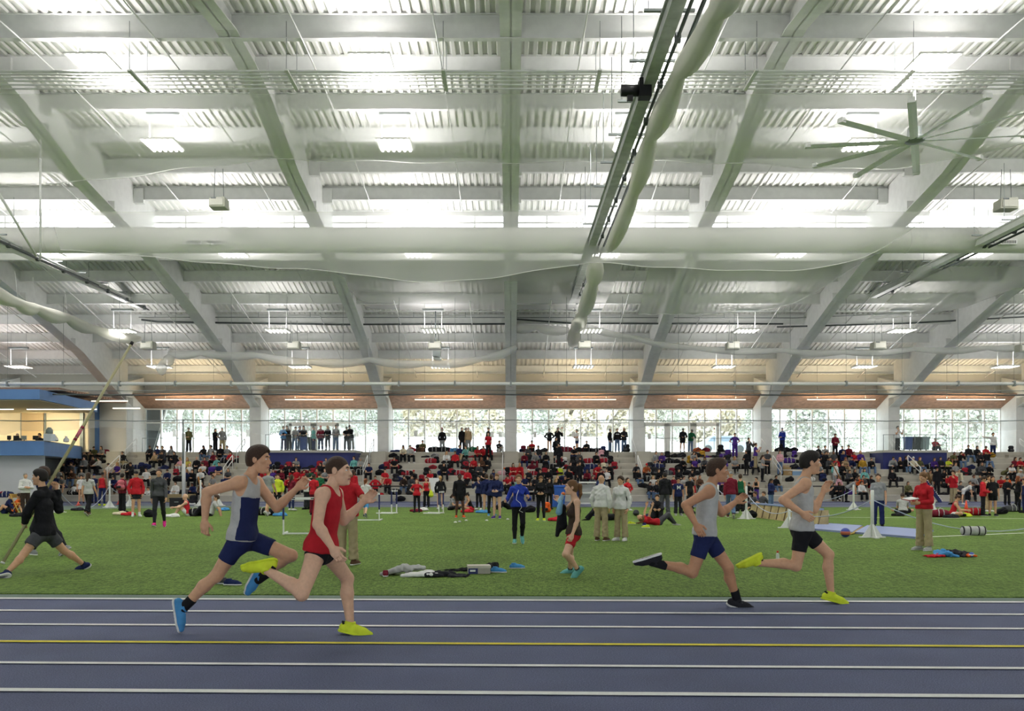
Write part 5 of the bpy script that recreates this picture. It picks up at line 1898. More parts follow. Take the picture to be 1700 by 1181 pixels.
# ---- the seated crowd: crop-x / step / clothes, eight strips across the stand
STRIPS = [(0, 6.563), (210, 6.563), (420, 6.563), (630, 6.559), (840, 6.559), (1050, 6.559), (1260, 6.559), (1480, 6.559)]
SEAT = [
 "960 6 t:black/J:khaki/sk;1045 6 j:olive/P:black/cb;1135 6 t:grey/P:black/lb;830 5 j:brown/P:khaki/cb;912 5 l:dark/J:denim/sb;765 4 j:navy/J:denim/ug;850 4 l:black/J:denim/lk;918 4 h:grey/P:black/sk;1015 4 j:brown2/P:black/sb;1085 4 h:lgrey/P:black/lb;700 3 j:dark/P:tan/ub;815 2 j:brown/J:denim/sb;645 2 h:lgrey/P:black/cb;890 2 t:grey/P:khaki/sb;605 1 l:navy/S:pink/lb;705 1 t:grey/S:navy/sk;1195 3 t:white/B:black/sb;1275 3 t:purple/P:dark/ly;1335 5 s:black/P:khaki/ub;1440 3 l:dark/P:black/sb;1260 1 j:navy/P:black/sk;745 3 j:char/P:black/sb",
 "262 6 j:dark/P:black/sb;340 6 j:navy/P:tan/sk;412 6 l:char/J:denim/sb;468 6 l:grey/P:black/lb;322 5 s:tan/P:black/lb;395 5 l:dark/P:black/lb;550 5 j:black/J:dark/lk;650 4 t:yellow/P:black/ly;768 4 s:black/P:dark/zg;852 4 s:maroon/P:dark/sb;838 3 t:white/P:black/sb;790 2 l:white/P:black/sy;725 2 j:black/P:black/sb;655 2 l:navy/T:black/ly;450 2 h:navy/P:black/sb;215 2 t:white/P:black/sk;540 0 h:white/P:white/sb;740 0 h:navy/T:black/sk;1010 3 t:navy/B:tan/sk;990 4 l:teal/P:purple/sb;970 5 s:maroon/P:black/lb;1030 6 j:black/P:black/sk;1080 6 t:grey/J:denim/sb;1140 5 j:red/P:black/lb;848 6 h:black/J:denim/lk;915 6 h:grey/J:denim/sk;945 1 t:grey/B:black/sb;600 4 t:pink/P:white/ly;690 3 t:white/T:black/ly;1110 2 t:char/J:navy/lb;820 0 j:brown/P:black/lb",
 "470 4 t:grey/P:black/sk;798 4 t:grey/P:black/sb;95 2 t:red/P:black/sb;220 2 h:purple/P:black/lb;370 3 j:black/P:black/ub;475 2 t:red/P:red/sb;525 2 h:red/P:red/sk;440 3 j:black/P:red/lb;1100 4 l:teal/P:black/lb;1170 4 j:lgrey/P:black/ug;1265 3 t:navy/P:black/sk;620 2 t:green/P:dark/sb;310 2 j:maroon/P:black/lb;785 2 t:grey/P:black/lb;700 2 t:red/P:black/sb;560 1 l:black/P:black/sk;150 3 j:red/P:black/sb;40 2 h:navy/P:black/sb;250 1 t:black/P:black/sk;870 2 h:red/P:black/ly;960 3 j:char/P:black/sb;1010 2 t:red/P:black/lb;735 3 l:black/P:black/lk;380 1 h:red/P:black/sb",
 "260 6 j:cream/P:black/lk;332 6 h:lgrey/P:black/sb;728 5 h:white/P:black/ly;825 5 h:red/P:black/sb;870 6 j:navy/P:tan/sb;932 6 l:teal/P:black/lb;1062 6 t:red/P:black/lb;1098 6 h:red/P:black/sb;1195 6 h:red/P:black/sr;1355 7 h:black/P:lgrey/sk;1030 4 j:red/P:black/lb;1085 4 j:brown/P:black/lr;1158 4 l:black/P:black/sk;1095 3 j:char/P:dark/ug;385 2 l:black/S:black/cr;60 2 t:red/B:red/sk;262 1 j:brown2/J:denim/sk;95 1 j:red/P:black/cr;958 2 h:red/P:black/sk;460 7 j:olive/P:black/sk;160 4 t:black/P:black/sb;700 3 j:black/P:black/lk;1240 2 h:navy/P:dark/lb;560 2 t:red/P:red/lb;1130 2 t:black/P:black/sb;330 1 j:char/P:black/sb",
 "285 7 t:red/P:black/sb;352 6 j:dark/J:navy/sk;728 6 t:black/J:navy/sk;890 7 h:black/P:black/sk;240 6 j:char/P:black/lb;205 5 j:maroon/J:navy/ug;318 5 j:grey/P:maroon/sg;437 5 j:black/J:denim/lb;75 3 t:red/P:red/lb;155 3 h:red/P:red/ly;975 5 j:black/P:black/sb;800 5 j:char/P:black/lb;815 4 h:black/P:black/lb;700 3 h:black/P:red/sb;1130 3 h:black/P:black/cb;245 2 h:dark/P:black/nwhite;200 1 t:navy/P:black/sy;315 1 h:dark/P:black/sk;465 2 h:black/P:black/sb;30 1 t:red/P:black/sk;380 2 h:black/P:black/sk;1020 2 j:black/J:denim/sb;930 1 h:char/P:black/lb;560 1 h:black/P:black/ly;890 2 j:maroon/P:black/lb;600 1 t:black/P:sky/lb;690 2 j:black/P:black/sk;1090 2 t:white/P:black/lb;760 3 h:black/P:black/lk;270 0 t:dark/P:black/lb;1000 3 t:red/P:red/sb",
 "147 5 l:grey/B:black/sb;232 5 h:purple/P:dark/lb;540 4 j:black/P:black/sk;680 4 t:purple/P:black/lb;655 5 t:grey/P:black/sb;1110 4 t:grey/T:black/ly;50 3 j:dark/P:black/ug;58 2 j:black/J:denim/sg;140 3 s:rust/P:dark/cred;280 2 j:black/P:tan/lb;225 1 h:white/P:black/ly;185 0 j:black/J:denim/lb;262 0 j:black/J:denim/lb;450 1 h:maroon/P:black/ub;540 1 t:lgrey/P:tan/sb;615 1 t:grey/P:red/sb;1250 0 h:black/P:black/nblack;730 1 h:brown/P:black/lr;640 2 t:black/S:black/sb;790 4 h:char/P:black/lb;950 1 j:purple/P:black/sb;500 2 h:black/P:black/lk;1320 4 h:navy/P:black/cb;340 1 l:grey/P:black/ly;1000 4 h:purple/P:black/lb",
 "648 6 j:dark/J:navy/sk;712 6 t:grey/J:navy/sb;905 6 l:navy/P:black/ub;978 6 j:maroon/P:black/sb;700 5 h:black/P:black/sk;815 5 t:char/P:black/sb;915 5 j:navy/P:dark/ly;1030 5 j:red/P:black/lb;1090 5 h:purple/P:black/ly;830 4 h:red/P:black/ub;925 4 t:tan/P:tan/sr;1000 4 h:navy/P:grey/nnavy;1128 4 j:gold/J:denim/ub;1210 4 j:black/J:denim/ub;825 3 l:teal/P:grey/ly;890 3 j:black/P:black/lb;960 2 j:char/P:black/sb;1040 2 l:black/P:black/lb;1145 2 j:teal/P:black/lb;1060 1 h:orange/P:black/lb;1135 1 t:char/P:black/sb;795 0 h:black/P:black/lb;1110 0 h:white/P:black/sk;870 0 h:black/P:black/lk;180 1 j:black/J:denim/sk;590 4 h:black/P:black/sk;650 3 t:grey/P:black/sb;860 1 h:pink/P:black/lb;610 5 j:black/P:black/lk;470 5 h:black/P:black/sb;1180 1 h:black/P:red/lb;760 4 j:char/P:black/sb;520 3 h:navy/P:black/sb",
 "840 6 j:dark/J:denim/sb;918 6 l:black/P:black/lk;1018 6 h:red/P:black/sb;655 5 t:olive/P:black/sg;735 5 l:black/J:denim/lk;950 5 j:dark/P:black/lb;1030 5 h:black/J:denim/cred;10 4 h:grey/P:black/sk;80 4 l:black/P:black/ly;130 4 j:black/J:denim/sb;235 4 j:cream/P:black/nwhite;303 4 l:olive/J:denim/lr;455 4 l:purple/P:black/lb;518 4 j:dark/P:black/sk;590 4 t:lime/P:black/lb;980 3 s:char/P:black/lb;1035 3 j:black/P:black/sk;1375 4 j:red/P:khaki/sb;1425 4 j:black/P:black/sk;1290 3 t:white/P:black/lb;1380 2 t:lgrey/P:maroon/cwhite;410 2 t:tan/B:tan/sb;350 2 t:grey/P:black/sb;175 0 j:olive/P:black/lb;745 0 t:char/P:black/sb;850 0 j:char/P:black/sb;930 1 j:char/P:black/sk;1420 2 h:maroon/P:black/lb;690 3 t:grey/P:cream/sb;890 1 h:grey/P:black/sb;640 1 t:red/P:black/sb;1310 4 j:maroon/P:black/lb;560 2 h:black/P:black/lk;1180 1 t:red/B:black/sb;1240 1 h:orange/P:black/lb;10 2 h:black/P:black/sb",
]
BAGS = [
 "1040 5 green;900 6 black;1370 4 black;1400 3 maroon;785 0 black;815 0 white;845 0 black;1180 5 black;1060 3 dark;655 3 black;1110 6 maroon",
 "25 4 black;105 4 navy;165 4 navy;215 4 navy;155 3 black;240 3 black;300 3 dark;470 5 black;390 4 navy;540 3 red;580 4 orange;510 2 black;370 3 grey;600 2 black;890 3 brown;930 3 purple;1060 5 black;690 0 black;1270 6 red;1240 5 red;640 0 black;1000 5 navy;130 3 black;420 4 navy",
 "190 4 navy;230 4 black;270 4 red;310 4 maroon;350 4 red;390 4 red;540 4 black;590 4 navy;640 4 dark;690 4 red;730 4 red;300 3 red;60 3 black;120 3 navy;430 4 black;520 3 red;600 3 black;650 3 red;840 4 red;900 4 black;1150 3 red;1380 3 black;200 3 red;500 1 red;450 0 red;90 1 navy;1040 3 red",
 "35 4 navy;75 4 red;100 4 red;150 4 black;190 5 black;150 5 red;240 3 red;300 3 red;515 3 black;580 4 red;710 4 black;560 5 cred;620 5 red;680 5 black;765 5 dark;950 5 olive;920 4 black;650 3 navy;680 3 red;720 3 dark;810 3 black;860 3 red;1000 3 black;600 6 grey;600 7 black;350 7 red;760 7 red;500 6 black;960 6 red;1000 7 green;1130 7 black;130 2 dark;200 2 navy;300 2 red;460 2 red;545 2 red;970 1 black;165 0 black;330 0 black;150 6 black;140 7 navy;170 6 red;700 7 black;400 7 brown;890 3 red;940 4 red;780 3 red;340 3 black;420 7 black;1400 4 orange;1350 3 pink;1400 3 black;1430 3 maroon;1390 2 red;1370 1 black;1400 1 red;880 5 char;820 7 sky;1040 2 black",
 "115 7 maroon;180 7 navy;420 7 dark;655 7 maroon;790 7 red;845 7 maroon;925 7 black;980 7 dark;1020 7 black;1060 7 navy;1100 7 black;600 7 black;1325 7 dark;145 5 dark;380 5 black;600 5 red;640 5 white;730 5 black;860 5 red;915 5 black;1030 5 red;1085 5 dark;1135 5 black;1040 6 pink;1095 6 black;500 4 black;610 4 red;650 4 red;740 4 red;780 4 red;900 4 black;1180 4 red;530 3 black;590 3 lime;640 3 navy;880 3 navy;930 3 red;970 3 maroon;580 2 red;870 2 maroon;1000 2 red;1050 2 black;280 4 maroon;300 3 red;40 2 red;60 2 red;180 0 black;280 0 red;350 3 black;700 3 red;1060 4 cream;560 3 red;480 3 black;420 3 red;850 1 black;310 5 black;430 4 black;930 4 navy;820 3 black;1090 3 red;610 2 navy;10 1 black;30 1 teal;60 0 black",
 "330 6 purple;380 6 black;460 6 black;540 6 dark;690 6 black;760 6 gold;870 6 black;935 6 dark;985 6 purple;1040 6 purple;350 5 black;390 5 black;430 5 char;480 5 black;580 5 gold;1030 5 dark;190 4 dark;230 4 red;270 4 navy;430 3 maroon;470 4 black;580 4 black;1200 4 black;1270 4 black;240 3 dark;330 3 black;370 3 char;500 3 black;600 3 black;180 2 black;800 7 maroon;990 7 dark;840 6 maroon;800 6 purple;210 2 black;100 1 black;130 1 black;700 3 black;640 5 navy;960 7 black;710 7 rust",
 "150 7 black;200 7 black;300 7 black;380 7 black;150 6 black;280 6 black;385 6 purple;150 5 dark;250 5 black;320 5 purple;380 5 black;300 4 tan;390 4 dark;290 3 tan;400 3 sky;340 2 black;560 2 white;440 4 navy;560 6 black;560 5 black;250 7 black;700 4 black;480 3 white;700 2 navy;980 0 purple;1020 0 teal",
 "570 1 black;760 3 dark;800 3 red;845 3 black;1210 3 olive;870 4 navy;560 3 black;610 3 black;1240 3 brown;60 2 black;20 2 dark;700 0 black;770 0 dark;560 0 black;760 6 red;690 6 maroon;1430 7 dark;370 4 black;270 4 dark;1040 6 gold;650 4 cream;1300 2 dark;1410 0 black;900 3 char",
]
def bay_of(x):
    return int((x + BAY * 3 + 4) // BAY) if x < -BAY * 3 else int(math.floor(x / BAY)) + 4
def bayname(x):
    b = bay_of(x)
    if b <= 0:
        return 'beside the blue balcony'
    return '%s bay from the balcony' % ORD[b - 1]
crowd = []
rs = random.Random(21)
for (x0, sc), txt in zip(STRIPS, SEAT):
    for ent in txt.split(';'):
        cx, row, code = ent.split(' ')
        px = x0 + float(cx) / sc
        row = int(row)
        Yp = step_y(row) + 0.24
        crowd.append([row, (px - PX0) / F * Yp, Yp, code])
sx = {}
for c in sorted(crowd, key=lambda c: c[1]):
    key = (c[0], bay_of(c[1]))
    lst = sx.setdefault(key, [])
    if c[0] >= 5 and abs((c[1] + BAY / 2) % BAY - BAY / 2) < .8:
        dx_ = (c[1] + BAY / 2) % BAY - BAY / 2
        c[1] += (.85 - abs(dx_)) * (1 if dx_ >= 0 else -1)
    if lst and c[1] - lst[-1][1] < 0.46:
        c[1] = lst[-1][1] + 0.46
    lst.append(c)
SITS = ['sit0', 'sit1', 'sit2', 'sit3', 'sit4', 'sit5', 'sit0', 'sit1']
skins = 'aaaeaeabaaaebac'
for key, lst in sx.items():
    for i, (row, X, Yp, code) in enumerate(lst):
        top, bot, hr, tw = wear(code)
        if bot[0] == 'sweats':
            bot = ('pants', bot[1])
        fem = hr[0] in ('long', 'pony', 'bun')
        pn = rs.choice(SITS)
        where = 'seated on the %s step' % ORD[row]
        if row == 7:
            pn = 'fsit'
        z = step_z(row)
        y = Yp
        if row == 7:
            y += 0.7
        if row == 0:
            pass
        lab = '%s in %s %s on step %s, %s, %s along' % ('person', colw(top[1]), tw, ORD[row].replace('first', 'one').replace('second', 'two').replace('third', 'three').replace('fourth', 'four').replace('fifth', 'five').replace('sixth', 'six').replace('seventh', 'seven').replace('eighth', 'eight'), bayname(X).replace(' the ', ' '), ORD[i])
        person(PO[pn], pn, lab, (X, y, z), rs.uniform(-.35, .35), top, bot, hr, rs.choice(skins), rs.choice(['black', 'white', 'grey', 'dark', 'brown']), res='low', fem=fem, group='spectators seated on the stand', scale=rs.uniform(.93, 1.02))

# ---- bags on the steps
def bag_protos():
    out = []
    # backpack standing
    m = np_mesh('bag_body', [mesh_field([('c', V(-.10, 0, .12), V(.10, 0, .12), .12, .12, .05, V(0, 1, 0), .9), ('c', V(-.07, 0, .34), V(.07, 0, .34), .12, .12, .06, V(0, 1, 0), .8), ('c', V(0, -.12, .14), V(0, -.12, .2), .09, .08, .04)], .03, [(V(0, 0, 0), V(0, 0, -1))])], [m_cloth('black')])
    p = np_mesh('pocket', [mesh_field([('c', V(-.06, -.15, .14), V(.06, -.15, .14), .07, .07, .02)], .025)], [m_cloth('dark')])
    out.append(('backpack', [(m, 0), (p, 1)]))
    # duffel lying
    m = np_mesh('bag_body', [mesh_field([('c', V(-.24, 0, .14), V(.24, 0, .14), .145, .145, .04), ('c', V(-.1, -.02, .24), V(.1, -.02, .25), .06, .06, .05)], .03, [(V(0, 0, 0), V(0, 0, -1))])], [m_cloth('black')])
    sv = []
    for s_ in (-1, 1):
        pts = [V(.1 * s_, -.15, .06), V(.1 * s_, -.16, .2), V(.09 * s_, -.08, .32), V(-.0 * s_, -.02, .36)]
        sv.append(mesh_field([('c', a, b, .018, .018, .01) for a, b in zip(pts, pts[1:])], .015))
    p = np_mesh('strap', sv, [m_cloth('lgrey')])
    out.append(('duffel_bag', [(m, 0), (p, 2)]))
    # slumped backpack
    m = np_mesh('bag_body', [mesh_field([('c', V(-.16, .05, .11), V(.14, 0, .12), .13, .11, .06), ('c', V(.05, 0, .2), V(.2, .05, .16), .1, .08, .08), ('c', V(-.15, -.05, .18), V(0, -.05, .26), .07, .06, .06)], .03, [(V(0, 0, 0), V(0, 0, -1))])], [m_cloth('black')])
    p = np_mesh('strap', [mesh_field([('c', V(-.2, -.1, .1), V(-.05, -.15, .2), .02, .02, .01), ('c', V(-.05, -.15, .2), V(.12, -.12, .2), .02, .02, .01)], .015)], [m_cloth('dark')])
    out.append(('backpack', [(m, 0), (p, 1)]))
    # jacket heap
    m = np_mesh('cloth_heap', [mesh_field([('c', V(-.22, 0, .04), V(.2, .05, .05), .07, .09, .05), ('c', V(-.05, -.12, .03), V(.1, .12, .1), .07, .06, .06), ('c', V(.1, -.1, .08), V(.28, .02, .02), .05, .05, .05)], .028, [(V(0, 0, 0), V(0, 0, -1))])], [m_cloth('black')])
    p = np_mesh('sleeve', [mesh_field([('c', V(-.1, -.14, .04), V(.1, -.2, .03), .045, .035, .02), ('c', V(.1, -.2, .03), V(.22, -.12, .03), .035, .03, .02)], .02, [(V(0, 0, 0), V(0, 0, -1))])], [m_cloth('black')])
    out.append(('jacket_heap', [(m, 0), (p, 0)]))
    return out
BPR = bag_protos()
def bag(kind, label, loc, rz, colour, group=None, sc=1.0, second=None):
    if colour == 'red' and group:
        colour = 'cred'
    nm, parts = BPR[kind]
    t = thing(nm, label, {'backpack': 'backpack', 'duffel_bag': 'bag', 'jacket_heap': 'clothes'}[nm], loc, rz, group)
    t.scale = (sc, sc, sc)
    for me, c in parts:
        put(me, me.name.split('.')[0], t, m_cloth([colour, second or ('dark' if colour != 'dark' else 'char'), 'lgrey'][c]))
    return t
bl = []
for (x0, sc), txt in zip(STRIPS, BAGS):
    for ent in txt.split(';'):
        cx, row, col = ent.split(' ')
        row = int(row)
        Yp = step_y(row) + (0.52 if row < 7 else 0.5)
        bl.append([row, (x0 + float(cx) / sc - PX0) / F * Yp, Yp, col])
NW = ['one', 'two', 'three', 'four', 'five', 'six', 'seven', 'eight']
bx = {}
for c in sorted(bl, key=lambda c: c[1]):
    bx.setdefault((c[0], bay_of(c[1])), []).append(c)
for key, lst in bx.items():
    seated = [q[1] for q in sx.get(key, [])]
    cnt = 0
    for i, (row, X, Yp, col) in enumerate(lst):
        if col == 'red' and rs.random() < .35:
            col = 'black'
        kd = rs.choice([0, 1, 2, 2, 3, 0])
        if row >= 5 and abs((X + BAY / 2) % BAY - BAY / 2) < .85:
            dx_ = (X + BAY / 2) % BAY - BAY / 2
            X += (.9 - abs(dx_)) * (1 if dx_ >= 0 else -1)
        if row == 7 and any(abs(X - q) < .4 for q in seated):
            Yp += 0.5
        elif any(abs(X - q) < .42 for q in seated):
            X += .3
        w_ = ['standing backpack', 'duffel bag', 'slumped backpack', 'jacket heap'][kd]
        bag(kd, '%s %s on step %s, %s, %s along' % (colw(col), w_, NW[row], bayname(X), ORD[i]), (X, Yp, step_z(row)), rs.uniform(-.5, .5), col, 'bags and jackets left on the stand', rs.uniform(.95, 1.3))

# ---- standing on the walkway before the windows
DECK = [
 (0, 1012, 'crossed', 'l:teal/P:black/ug', 0, 'person in teal shirt with folded arms beside the blue pillar', 64.0, 6),
 (0, 1135, 'stand2', 'j:brown/J:denim/ub', -40, 'person in brown jacket and jeans on the landing beside the balcony', 62.3, 7),
 (1, 678, 'front', 'j:olive/P:black/sk', 0, 'person in dark green coat alone before the snowy tree window', 62.3, 7),
 (1, 968, 'crossed', 'j:black/P:black/lk', 60, 'person in long black coat turned sideways at the window', 62.3, 7),
 (1, 1042, 'drink', 'j:grey/P:khaki/ug', 20, 'person in grey fleece and khaki trousers at the window', 62.3, 7),
 (4, 473, 'hips', 'l:black/B:black/sk', 0, 'person with hands on hips in black top and bare legs', 62.3, 7),
 (4, 565, 'photo', 'h:black/S:black/sk', 20, 'person in black hoodie and shorts eating beside the hands-on-hips one', 62.3, 7),
 (4, 773, 'crossed', 't:white/S:navy/sk', -70, 'person in white T-shirt turned sideways before the central window', 63.3, 7),
 (4, 1133, 'pocket', 'j:black/J:denim/ub', 60, 'first of three standing friends, black jacket, side-on', 62.3, 7),
 (4, 1212, 'stand', 'l:black/J:denim/sb', 0, 'middle of three standing friends, black top with white letters', 62.3, 7),
 (4, 1285, 'crossed', 'j:dark/J:denim/lr', -20, 'long-haired one of three standing friends, dark jacket', 62.3, 7),
 (3, 683, 'pocket', 'h:black/W:grey/sk', 0, 'person in black hoodie and grey sweatpants before the ochre hedge', 62.3, 7),
 (3, 897, 'stand2', 'j:black/P:black/lk', 30, 'person in black jacket standing beside two in tan', 62.3, 7),
 (3, 940, 'stand', 's:tan/P:grey/sb', 60, 'person in tan sweater, further of the tan pair', 62.9, 7),
 (3, 968, 'stand', 'j:tan/P:grey/ub', -20, 'person in tan jacket, nearer of the tan pair', 62.3, 7),
 (3, 1185, 'stand2', 'j:black/P:black/cb', 60, 'person in black jacket and cap side-on near the window edge', 62.3, 7),
 (5, 545, 'lean', 'h:black/S:black/cblack', 0, 'person in black hoodie with gold letters leaning on the railing', 62.6, 7),
 (5, 635, 'lean', 'h:green/J:denim/cblack', 10, 'person in dark green hoodie and jeans leaning on the railing', 62.6, 7),
 (5, 1115, 'hips', 't:purple/P:purple/sk', 0, 'person in purple T-shirt with a hand on the hip near the door bay', 60.6, 6),
 (6, 255, 'front', 'j:blue/P:navy/nnavy', -50, 'person in blue and navy jacket looking down at a phone', 62.3, 7),
 (6, 830, 'front', 'h:maroon/P:black/sb', 0, 'person in maroon hoodie standing above the purple group', 60.9, 6),
 (7, 1105, 'point', 'h:white/P:navy/sb', 0, 'person in white hoodie pointing across the stand', 61.6, 6),
 (5, 1340, 'photo', 't:purple/P:khaki/sb', 60, 'photographer in purple shirt and khaki trousers by the column', 58.9, 4),
 (5, 1265, 'photo', 'j:char/P:black/ub', 30, 'person with camera standing in front of the purple photographer', 60.0, 5),
 (5, 1240, 'crossed', 'l:black/T:black/sk', -60, 'person in black with red belt standing on the stairs', 57.9, 3),
 (5, 1415, 'front', 't:grey/T:black/lb', 60, 'person in grey T-shirt writing on the stairs', 57.2, 2),
 (6, 40, 'front', 't:grey/T:black/lb', 60, 'person in grey T-shirt with papers beside the concrete foot', 57.5, 2),
 (6, 92, 'front', 't:char/P:black/sb', 0, 'person in charcoal T-shirt behind the one with papers', 58.5, 3),
 (6, 228, 'front', 'l:pink/J:denim/lb', 0, 'person in pale pink top holding something small', 58.5, 3),
 (6, 840, 'stand2', 'h:white/P:grey/lb', 40, 'person in pale hoodie standing with a wooden stick', 56.6, 1),
 (6, 965, 'bend', 't:grey/T:black/sb', 60, 'person in grey T-shirt with purple cloth stretching at the lowest step', 54.2, -1),
 (7, 67, 'photo', 't:white/P:black/sk', 20, 'person in white T-shirt and black trousers beside the wheeled bins', 60.5, 8),
 (4, 580, 'walk', 'h:black/P:black/sk', -60, 'person in black with white shoes stepping along the stand', 58.1, 4),
 (4, 545, 'front', 'h:black/T:black/lk', 20, 'person in black jacket beside the one stepping along', 59.0, 5),
 (4, 800, 'stand2', 'h:black/P:black/sb', 30, 'person in black hoodie walking down among red bags', 56.2, 1),
 (3, 1185, 'stand2', 't:red/P:black/lb', 0, 'person in red T-shirt and black trousers standing on the stair head', 60.6, 6),
 (7, 495, 'stand', 'h:black/P:black/sk', 0, 'person in black hoodie by the navy stair rail', 55.9, 0),
 (2, 335, 'lean', 'j:sky/J:navy/sb', 10, 'person in pale denim shirt with jacket over the glass rail', 60.15, 8),
 (2, 390, 'lean', 'j:black/P:dark/lk', -20, 'person in black beside the denim shirt at the glass rail', 60.15, 8),
 (2, 455, 'lean', 'l:grey/J:denim/sb', 30, 'person in grey top leaning over the glass rail', 60.15, 8),
 (2, 507, 'stand', 'j:navy/J:denim/nnavy', 60, 'person in navy half hidden behind the grey top', 60.9, 8),
 (2, 558, 'lean', 't:dark/P:black/lb', 0, 'person bending behind the blue bin', 60.9, 8),
 (2, 660, 'stand', 'j:teal/P:navy/nnavy', 80, 'person in teal jacket with blue bobble hat side-on', 60.5, 8),
 (2, 738, 'pocket', 'j:maroon/J:navy/nred', 180, 'person in maroon jacket with red hat, back to the hall', 60.3, 8),
 (2, 815, 'front', 'j:black/T:black/ly', -10, 'blonde person in black jacket and cream scarf at the rail', 60.2, 8),
 (2, 903, 'front', 's:grey/J:denim/bk', 20, 'person in grey shawl at the glass rail', 60.2, 8),
 (2, 1020, 'lean', 't:black/P:char/cblack', 10, 'person in black T-shirt and cap at the rail end', 60.15, 8),
 (2, 1070, 'lean', 'j:black/P:grey/cblack', -20, 'person in black jacket last along the glass rail', 60.3, 8),
]
for i, (sx_, cx, pn, code, ang, lab, Yp, lev) in enumerate(DECK):
    x0, sc = STRIPS[sx_]
    z = step_z(lev) if 0 <= lev < 8 else (3.38 if lev == 8 else 0)
    X = (x0 + cx / sc - PX0) / F * Yp
    if lev == 6 and Yp > 61.6:
        z = step_z(7)
    top, bot, hr, tw = wear(code)
    person(PO[pn], pn, lab, (X, Yp, z), R(ang), top, bot, hr, rs.choice(skins), rs.choice(['white', 'black', 'dark']), res='low', fem=hr[0] in ('long', 'bun', 'pony'), scale=rs.uniform(.96, 1.03), group='onlookers standing on the stand')
# red-jacketed sitter on the far platform
person(PO['fsit'], 'fsit', 'person in red jacket sitting on the navy platform beside the bins', (W(1554, 0, 60.4).x, 60.6, 3.38), 0, ('jacket', 'red'), ('pants', 'black'), ('buzz', 'g'), 'e', 'black', res='low')
# staff behind the balcony counter
for i, (px, c) in enumerate(((27, 'char'), (64, 'dark'))):
    person(PO['sit0'], 'sit0', ('person with grey hair seated behind the black laptop on the balcony', 'dark-haired person seated behind the balcony counter by the monitor')[i], (W(px, 0, 51.5).x, 51.7, Z_BALC - .35), 0, ('long', c), ('pants', 'black'), (('buzz', 'g'), ('short', 'k'))[i], 'a', res='low')

